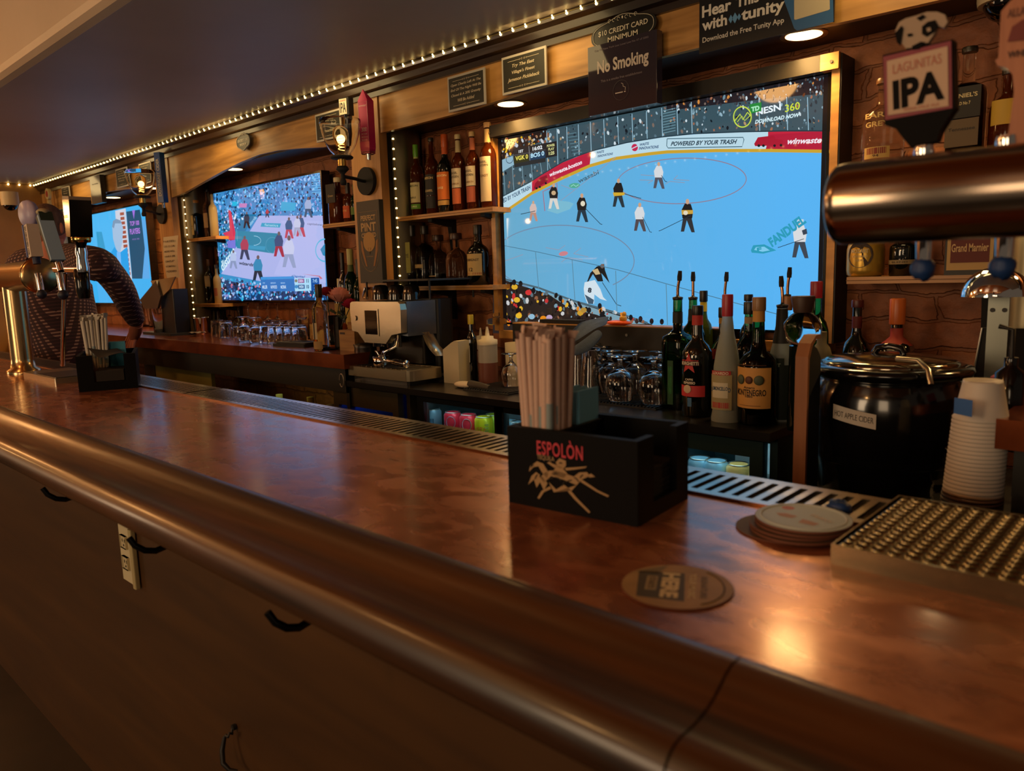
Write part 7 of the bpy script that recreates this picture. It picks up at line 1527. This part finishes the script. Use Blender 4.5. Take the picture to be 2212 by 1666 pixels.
for pl_, nm in (([(1986, 44), (2000, 36), (2006, 42), (1994, 50)], 'dark_patch'), ([(1998, 62), (2010, 52), (2026, 48), (2034, 62), (2024, 74), (2008, 84), (1998, 78)], 'dark_patch'), ([(1940, 76), (1954, 60), (1958, 66), (1952, 104), (1944, 96)], 'dark_patch'), ([(1966, 78), (1976, 76), (1978, 82), (1968, 84)], 'eye'), ([(1976, 104), (1996, 94), (2006, 96), (1992, 110), (1978, 112)], 'nose')):
    MB().prism([L_(*q) for q in pl_], (0, -.0095, 0), (1, 0, 0), (0, 0, 1), .001).build(nm, IB, t)
MB().prism([L_(*q) for q in ((2008, 66), (2016, 64), (2018, 71), (2010, 74))], (0, -.0103, 0), (1, 0, 0), (0, 0, 1), .0006).build('eye', MATS['dog_cream'], t)
# wheat handle at the right edge
c = P(2200, 150, y=yi); t = sub_part('tap_handle', (fx2+.004, yi-.001, P(2168, 352, y=yi).z), TWR, 'tan wooden tap handle with dark lettering')
TW = wood('tap_wood', '9a5c3a', 'b87850', .5, .1, 'Z', 2, 4)
MB().prism([L_(*q) for q in ((2168, 30), (2190, 6), (2240, -20), (2260, 330), (2172, 330), (2182, 300), (2196, 200), (2192, 165), (2178, 150), (2160, 146), (2155, 135), (2162, 130))], (0, .012, 0), (1, 0, 0), (0, 0, 1), .022).build('blade', TW, t)
k = depth((c))/FPX; itext('ALLAGASH', (2182, 36), (2262, 20), 18, flat('5c3428'), 'brand_lettering', bold=.02) ; itext('WHEAT', (2182, 124), (2250, 114), 14, flat('3c2018'), 'dark_lettering', bold=.03)
MB().prism([L_(*q) for q in ((2182, 96), (2192, 64), (2212, 50), (2240, 40), (2240, 90))], (0, -.0105, 0), (1, 0, 0), (0, 0, 1), .001).build('maroon_mark', flat('6a2420'), t)
# ---------- left tap towers ----------
GM = mat('tower_gold', 'b89c70', .22, 1)
c = P(52, 806, z=ZB); kx = depth(c)/FPX; TWL = t = thing('tap_tower', 'brass beer tap tower with a round end cap at the far left', 'beer tap', (c.x, c.y, ZB)); yq = c.y
def T_(px, py): p_ = P(px, py, y=yq); return Vector((p_.x-c.x, 0, p_.z-ZB))
h_ = T_(60, 597).z
MB().lathe([(32*kx, 0), (32*kx, .012), (24*kx, .02), (22*kx, .05), (22*kx, h_-.03)], (0, 0, 0), 40).build('column', GM, t)
e = T_(85, 600); MB().lathe([(0, 0), (30*kx, .002), (35*kx, .008), (35*kx, .016), (30*kx, .03), (30*kx, .6), (0, .6)], (e.x+.02, 0, h_), 48, axis=Vector((-1, 0, 0)), caps=False).build('barrel', GM, t)
MB().bb((-.56, -.07, h_-.17), (-.15, -.066, h_+.07)).build('tan_panel', mat('tower_panel', '8a5c3c', .5), t)
def handle(label, top, bot, wpx, m, body='flat', y=None):
    y = y or yq-.09; a_, b_ = P(*top, y=y), P(*bot, y=y); k2 = depth(b_)/FPX; t_ = sub_part('tap_handle', b_, TWL, label); ax = a_-b_; return t_, ax, k2
def slab(t_, ax, w0, w1, th_, m, name='handle_body', f0=0, f1=1, y=0):
    s = Vector((0, 1, 0)).cross(ax).normalized(); a_ = ax*f0; b_ = ax*f1; mb = MB(); vs = []
    for p_, w_ in ((a_, w0), (b_, w1)):
        for sx in (-1, 1):
            for sy in (-1, 1): vs.append(p_+s*w_/2*sx+Vector((0, sy*th_/2+y, 0)))
    mb.add(vs, [(0, 1, 3, 2), (4, 6, 7, 5), (0, 4, 5, 1), (2, 3, 7, 6), (0, 2, 6, 4), (1, 5, 7, 3)]); return mb.build(name, m, t_)
t_, ax, k2 = handle('white tap handle with an oval top reading Established 1908', (58, 436), (78, 556), 25, None); 
slab(t_, ax, 22*k2, 26*k2, .03, flat('b8aa98'), f0=0, f1=.58); slab(t_, ax, 8*k2, 8*k2, .034, flat('1c3c80'), 'blue_side', 0.0, .58, 0).location = (-13*k2, 0, 0)
MB().lathe([(0, -.010), (.026, -.010), (.028, 0), (.026, .010), (0, .010)], ax*.78, 32, axis=Vector((.55, -1, 0)).normalized(), caps=False, sx=1, sy=1.35).build('oval_top', mat('handle_lilac', '9c94b0', .4), t_)
s_ = Vector((0, 1, 0)).cross(ax).normalized(); mb = MB(); text_flat(mb, 'ESTABLISHED 1908', ax*.30+Vector((0, -.0156, 0)), -ax.normalized(), s_ if False else Vector((0, 1, 0)).cross(-ax).normalized()*-1, ax.length*.5, 9*k2, bold=.02); mb.build('lettering', flat('2c2824'), t_)
MB().cyl(-ax*.12, (0, 0, 0), .010, 14).build('ferrule', flat('141c3c'), t_)
t_, ax, k2 = handle('dark green tap handle with a pale blue edge leaning left', (92, 456), (124, 560), 20, None)
slab(t_, ax, 16*k2, 26*k2, .032, flat('10251c'), f0=-.02, f1=.92); slab(t_, ax, 5*k2, 7*k2, .034, flat('7c9cb8'), 'blue_edge', -.02, .9, -.001).location = (10*k2, -.001, 0)
mb = MB(); mb.sph(ax*.97, 15*k2, 14, sc_=(1.1, .9, .6)); mb.build('carved_top', flat('8c8468'), t_); MB().cyl(-ax*.25, -ax*.02, .008, 14).build('ferrule', CHROME, t_)
t_, ax, k2 = handle('black stout tap handle flaring to a square top', (166, 432), (172, 512), 44, None)
slab(t_, ax, 26*k2, 40*k2, .05, mat('stout_black', '0c0a09', .15, coat=.4)); slab(t_, ax, 39*k2, 38*k2, .05, flat('8c7c68'), 'grey_top', 1.0, 1.09)
mb = MB(); text_flat(mb, 'GUINNESS', ax*.55+Vector((-6*k2, -.0262, 0)), (1, 0, 0), ax.normalized(), 30*k2, 7*k2, bold=.02); mb.build('lettering', flat('5c4c38'), t_)
yg = yq-.02; b0 = P(178, 700, y=yg); t = thing('beer_tap', 'black and chrome stout tap hanging over the far caddy', 'beer tap', (b0.x, yg, ZB)); k2 = depth(b0)/FPX
def TG(px, py): p_ = P(px, py, y=yg); return Vector((p_.x-b0.x, 0, p_.z-ZB))
MB().lathe([(17*k2, 0), (19*k2, 4*k2), (19*k2, 10*k2), (16*k2, 14*k2)], TG(176, 524), 28).build('gold_ring', BRASS, t); MB().lathe([(8*k2, 0), (15*k2, 22*k2)], TG(176, 536), 24).build('black_cone', BLACKG, t)
MB().lathe([(11*k2, 0), (12*k2, 8*k2), (10*k2, 30*k2), (12*k2, 40*k2), (10*k2, 56*k2)], TG(180, 588), 24).build('chrome_body', CHROME, t); MB().cyl(TG(120, 583), TG(180, 583), 7*k2, 16).build('cross_pipe', CHROME, t)
MB().lathe([(11*k2, 0), (14*k2, 15*k2), (15*k2, 60*k2), (13*k2, 62*k2)], TG(182, 645), 24).build('black_spout', BLACKG, t); MB().cyl(TG(135, 790), TG(140, 590), 5*k2, 12).build('tower_leg', CHROME, t)
for px in (128, 82):
    q = P(px+4, 615, y=yq-.1); f = sub_part('tap_spout', q, TWL); MB().tube([(-.005, 0, .03), (0, 0, .01), (.004, 0, -.015)], .008, 12).build('spout', CHROME, f); MB().sph((.006, 0, -.026), .013, 12).build('plug', mat('plug_navy', '10182c', .5), f)
c = P(120, 815, z=ZB); t = thing('steel_pan', 'low steel drip tray between the brass tower and the far caddy', 'drip tray', (c.x, c.y+.02, ZB)); MB().rbox((-.12, -.08, 0), (.2, .06, .016), .004).build('tray', mat('tray_steel', '7c7462', .25, .9), t)
MB().rbox((.0, -.075, .0165), (.19, .055, .018), .003).build('tray_top', DSTEEL, t)
# ---------- bartender ----------
def skin_eval(verts, edges, radii, sub=2):
    me = bpy.data.meshes.new('s'); me.from_pydata(verts, edges, []); o = bpy.data.objects.new('s', me); COL.objects.link(o)
    m = o.modifiers.new('k', 'SKIN'); m.use_smooth_shade = True; m.branch_smoothing = .6
    sl = me.skin_vertices[0].data if me.skin_vertices else None
    if sl is None:
        me.attributes  # skin layer missing
        return None
    for i, r_ in enumerate(radii): sl[i].radius = r_ if isinstance(r_, tuple) else (r_, r_)
    sl[0].use_root = True
    s = o.modifiers.new('b', 'SUBSURF'); s.levels = s.render_levels = sub
    dg = bpy.context.evaluated_depsgraph_get(); dg.update(); e = bpy.data.meshes.new_from_object(o.evaluated_get(dg))
    vs = [v.co.copy() for v in e.vertices]; fs = [tuple(p.vertices) for p in e.polygons]
    bpy.data.objects.remove(o); bpy.data.meshes.remove(e); return vs, fs
def limb(mb, pts, rad, seg=18, mi=0):
    """smooth tapering tube through joints"""
    P_ = [Vector(p) for p in pts]; out = []; rr = []
    for i in range(len(P_)-1):
        p0 = P_[max(i-1, 0)]; p1 = P_[i]; p2 = P_[i+1]; p3 = P_[min(i+2, len(P_)-1)]
        for k in range(6):
            t = k/6; out.append(.5*((2*p1)+(-p0+p2)*t+(2*p0-5*p1+4*p2-p3)*t*t+(-p0+3*p1-3*p2+p3)*t**3)); rr.append(rad[i]+(rad[i+1]-rad[i])*t)
    out.append(P_[-1]); rr.append(rad[-1]); return mb.tube(out, rr, seg, mi)
yp = 1.34; hc = P(104, 492, y=yp); base = Vector((hc.x, yp, 0))
t = thing('person', 'bartender in a dark plaid shirt leaning one hand on the copper back counter', 'person', base)
def W_(px, py, y): p_ = P(px, py, y=y); return p_-base
hz = hc.z
sh_r = W_(208, 560, yp+.06); sh_l = W_(45, 575, yp-.10); neck = Vector((.02, .0, hz-.17)); chest = Vector((.0, .0, hz-.42)); waist = Vector((.02, .02, hz-.66)); hip = Vector((.03, .02, hz-.84))
hand = W_(290, 735, 1.70); hand.z = ZK-.0+.012; wrist = W_(297, 700, 1.66); elbow = W_(262, 625, 1.52)
SK = mat('skin', 'b06a50', .55); HAIR = mat('hair', '5a4030', .8, bump=(200, .6), noise=(60, '745840', (1, 1, .3)))
def plaid():
    m = bpy.data.materials.new('plaid_shirt'); m.use_nodes = True; nt = m.node_tree; b = nt.nodes['Principled BSDF']; L = nt.links.new
    tc = nt.nodes.new('ShaderNodeTexCoord'); mp = nt.nodes.new('ShaderNodeMapping'); mp.inputs['Rotation'].default_value = (0, R(12), R(20)); L(tc.outputs['Object'], mp.inputs[0])
    sp = nt.nodes.new('ShaderNodeSeparateXYZ'); L(mp.outputs[0], sp.inputs[0]); ms = []
    for ax in ('X', 'Z'):
        a = nt.nodes.new('ShaderNodeMath'); a.operation = 'MULTIPLY'; a.inputs[1].default_value = 58; L(sp.outputs[ax], a.inputs[0])
        f = nt.nodes.new('ShaderNodeMath'); f.operation = 'FRACT'; L(a.outputs[0], f.inputs[0]); g = nt.nodes.new('ShaderNodeMath'); g.operation = 'LESS_THAN'; g.inputs[1].default_value = .38; L(f.outputs[0], g.inputs[0]); ms.append(g.outputs[0])
    ad = nt.nodes.new('ShaderNodeMath'); ad.operation = 'ADD'; L(ms[0], ad.inputs[0]); L(ms[1], ad.inputs[1]); h = nt.nodes.new('ShaderNodeMath'); h.operation = 'MULTIPLY'; h.inputs[1].default_value = .5; L(ad.outputs[0], h.inputs[0])
    cr = nt.nodes.new('ShaderNodeValToRGB'); cr.color_ramp.interpolation = 'CONSTANT'; e = cr.color_ramp.elements; e[0].color = (*lin('24101a'), 1); e[1].position = .75; e[1].color = (*lin('8c7068'), 1); e2 = e.new(.3); e2.color = (*lin('3a1c22'), 1)
    L(h.outputs[0], cr.inputs[0]); L(cr.outputs[0], b.inputs['Base Color']); b.inputs['Roughness'].default_value = .85; return m
PL = plaid()
body = MB()
# head with face looking toward the far wall
hd = Vector((0, 0, hz)); M_ = Matrix.Rotation(R(60), 3, 'Z')      # face direction +x rotated
rows = []
for j in range(25):
    e = R(-90+180*j/24); row = []
    for i in range(36):
        a = 2*math.pi*i/36; x, y, z = math.cos(e)*math.cos(a), math.cos(e)*math.sin(a), math.sin(e)
        sx, sy, sz = .098, .078, .118
        if z < 0: sx *= 1-.12*z*z; sy *= 1-.28*z*z
        f = 1+.10*math.exp(-((y)**2*60+(z+.12)**2*30)) if x > 0 else 1
        if x > .5: f += -.05*(math.exp(-((y-.36)**2*60+(z-.05)**2*60))+math.exp(-((y+.36)**2*60+(z-.05)**2*60)))+.05*math.exp(-(y*y*20+(z+.52)**2*90))+.05*math.exp(-(y*y*20+(z+.85)**2*30))
        v = M_ @ Vector((x*sx*f, y*sy*f, z*sz)); v = Vector((-v.x, v.y, v.z)) if False else v; row.append(hd+Vector((v.x*-1, v.y, v.z)))
    rows.append([Vector(p) for p in reversed(row)])
body.strip(rows, closed=True)
limb(body, [hd+Vector((.02, 0, -.06)), neck, neck+Vector((0, .0, -.06))], [.058, .060, .085])
limb(body, [neck+Vector((0, 0, -.02)), (neck+chest)/2, chest, waist, hip], [.07, .15, .165, .155, .165], 24)
limb(body, [sh_r-(sh_r-neck)*.35, sh_r-Vector((0, 0, .03)), (sh_r+elbow)/2, elbow, (elbow+wrist)/2, wrist], [.06, .062, .052, .044, .038, .028])
el_l = sh_l+Vector((-.05, -.02, -.30)); wr_l = el_l+Vector((-.03, .18, -.16)); limb(body, [sh_l-(sh_l-neck)*.35, sh_l-Vector((0, 0, .03)), el_l, wr_l], [.06, .06, .044, .028])
for sg in (-1, 1): limb(body, [hip+Vector((.08*sg, 0, 0)), hip+Vector((.10*sg, .0, -.40)), Vector((hip.x+.10*sg, .02, .08)), Vector((hip.x+.10*sg, -.0, .04))], [.09, .065, .042, .045])
# hands: palm and five bent fingers
def hand_(mb, w_, c_, down, side, fwd):
    limb(mb, [w_, w_+(c_-w_)*.5, c_], [.028, .034, .030], 14)
    for i, (off, L1) in enumerate(((-.030, .055), (-.010, .064), (.011, .060), (.030, .048))):
        b_ = c_+side*off; limb(mb, [b_-down*0-fwd*.012, b_+fwd*L1*.45, b_+fwd*L1*.75+down*L1*.35, b_+fwd*L1*.75+down*L1*.8], [.0105, .0098, .009, .0075], 10)
    limb(mb, [w_+(c_-w_)*.35+side*-.022, c_+side*-.050+fwd*-.01, c_+side*-.056+fwd*.022+down*.012], [.013, .0115, .009], 10)
dn = Vector((0, 0, -1)); hand_(body, wrist, hand, Vector((0, -.25, -.9)).normalized(), Vector((1, .15, 0)).normalized(), Vector((.0, -.45, -.75)).normalized())
hl = wr_l+Vector((0, .08, -.03)); hand_(body, wr_l, hl, dn, Vector((1, 0, 0)), Vector((0, .9, -.4)).normalized())
for sg in (-1, 1):
    a = M_ @ Vector((.0, sg*.080, .0)); body.sph(hd+Vector((-a.x, a.y, -.005)), .026, 12, sc_=(.6, .45, 1.1))
body.build('body', SK, t)
# hair
rows = []
for j in range(14):
    e = R(-28+118*j/13); row = []
    for i in range(36):
        a = 2*math.pi*i/36; x, y, z = math.cos(e)*math.cos(a), math.cos(e)*math.sin(a), math.sin(e); fr = max(0, x)
        zz__ = max(z, .35*fr-.1 if fr > .3 else -1); v = M_ @ Vector((x*.103, y*.084, 0)); row.append(hd+Vector((-v.x, v.y, max(z, .5*fr-.35)*.124)))
    rows.append(list(reversed(row)))
MB().strip(rows, closed=True).build('hair', HAIR, t)
# shirt: torso, sleeves, collar
s = MB()
limb(s, [neck+Vector((0, 0, -.03)), neck+Vector((0, 0, -.07)), (neck+chest)/2, chest, waist, hip+Vector((0, 0, -.06))], [.075, .12, .172, .182, .178, .19], 28)
limb(s, [sh_r-(sh_r-neck)*.6, sh_r-Vector((0, 0, .025)), (sh_r+elbow)/2+Vector((0, 0, .01)), elbow, (elbow+wrist)/2, wrist-(wrist-elbow)*.13], [.085, .084, .070, .066, .058, .046], 22)
limb(s, [sh_l-(sh_l-neck)*.6, sh_l-Vector((0, 0, .025)), el_l, el_l+(wr_l-el_l)*.8], [.085, .082, .062, .046], 22)
s.build('shirt', PL, t)
MB().lathe([(.078, 0), (.072, .035), (.080, .04), (.088, .0)], neck+Vector((0, 0, -.045)), 24, caps=False).build('collar', PL, t)
tr = MB()
for sg in (-1, 1): limb(tr, [hip+Vector((.06*sg, 0, .02)), hip+Vector((.10*sg, .0, -.40)), Vector((hip.x+.10*sg, .02, .06))], [.12, .085, .062], 20)
tr.build('trousers', flat('0c0c10'), t)
for sg in (-1, 1): MB().sph((hip.x+.10*sg, .05, .045), .05, 14, sc_=(.95, 2.2, .85)).build('shoe', BLACKM, t)
for k in range(6):
    q = Vector((.02, -.19, hz-.3-.09*k)); MB().sph(q, .006, 8).build('button', WHITE, t)
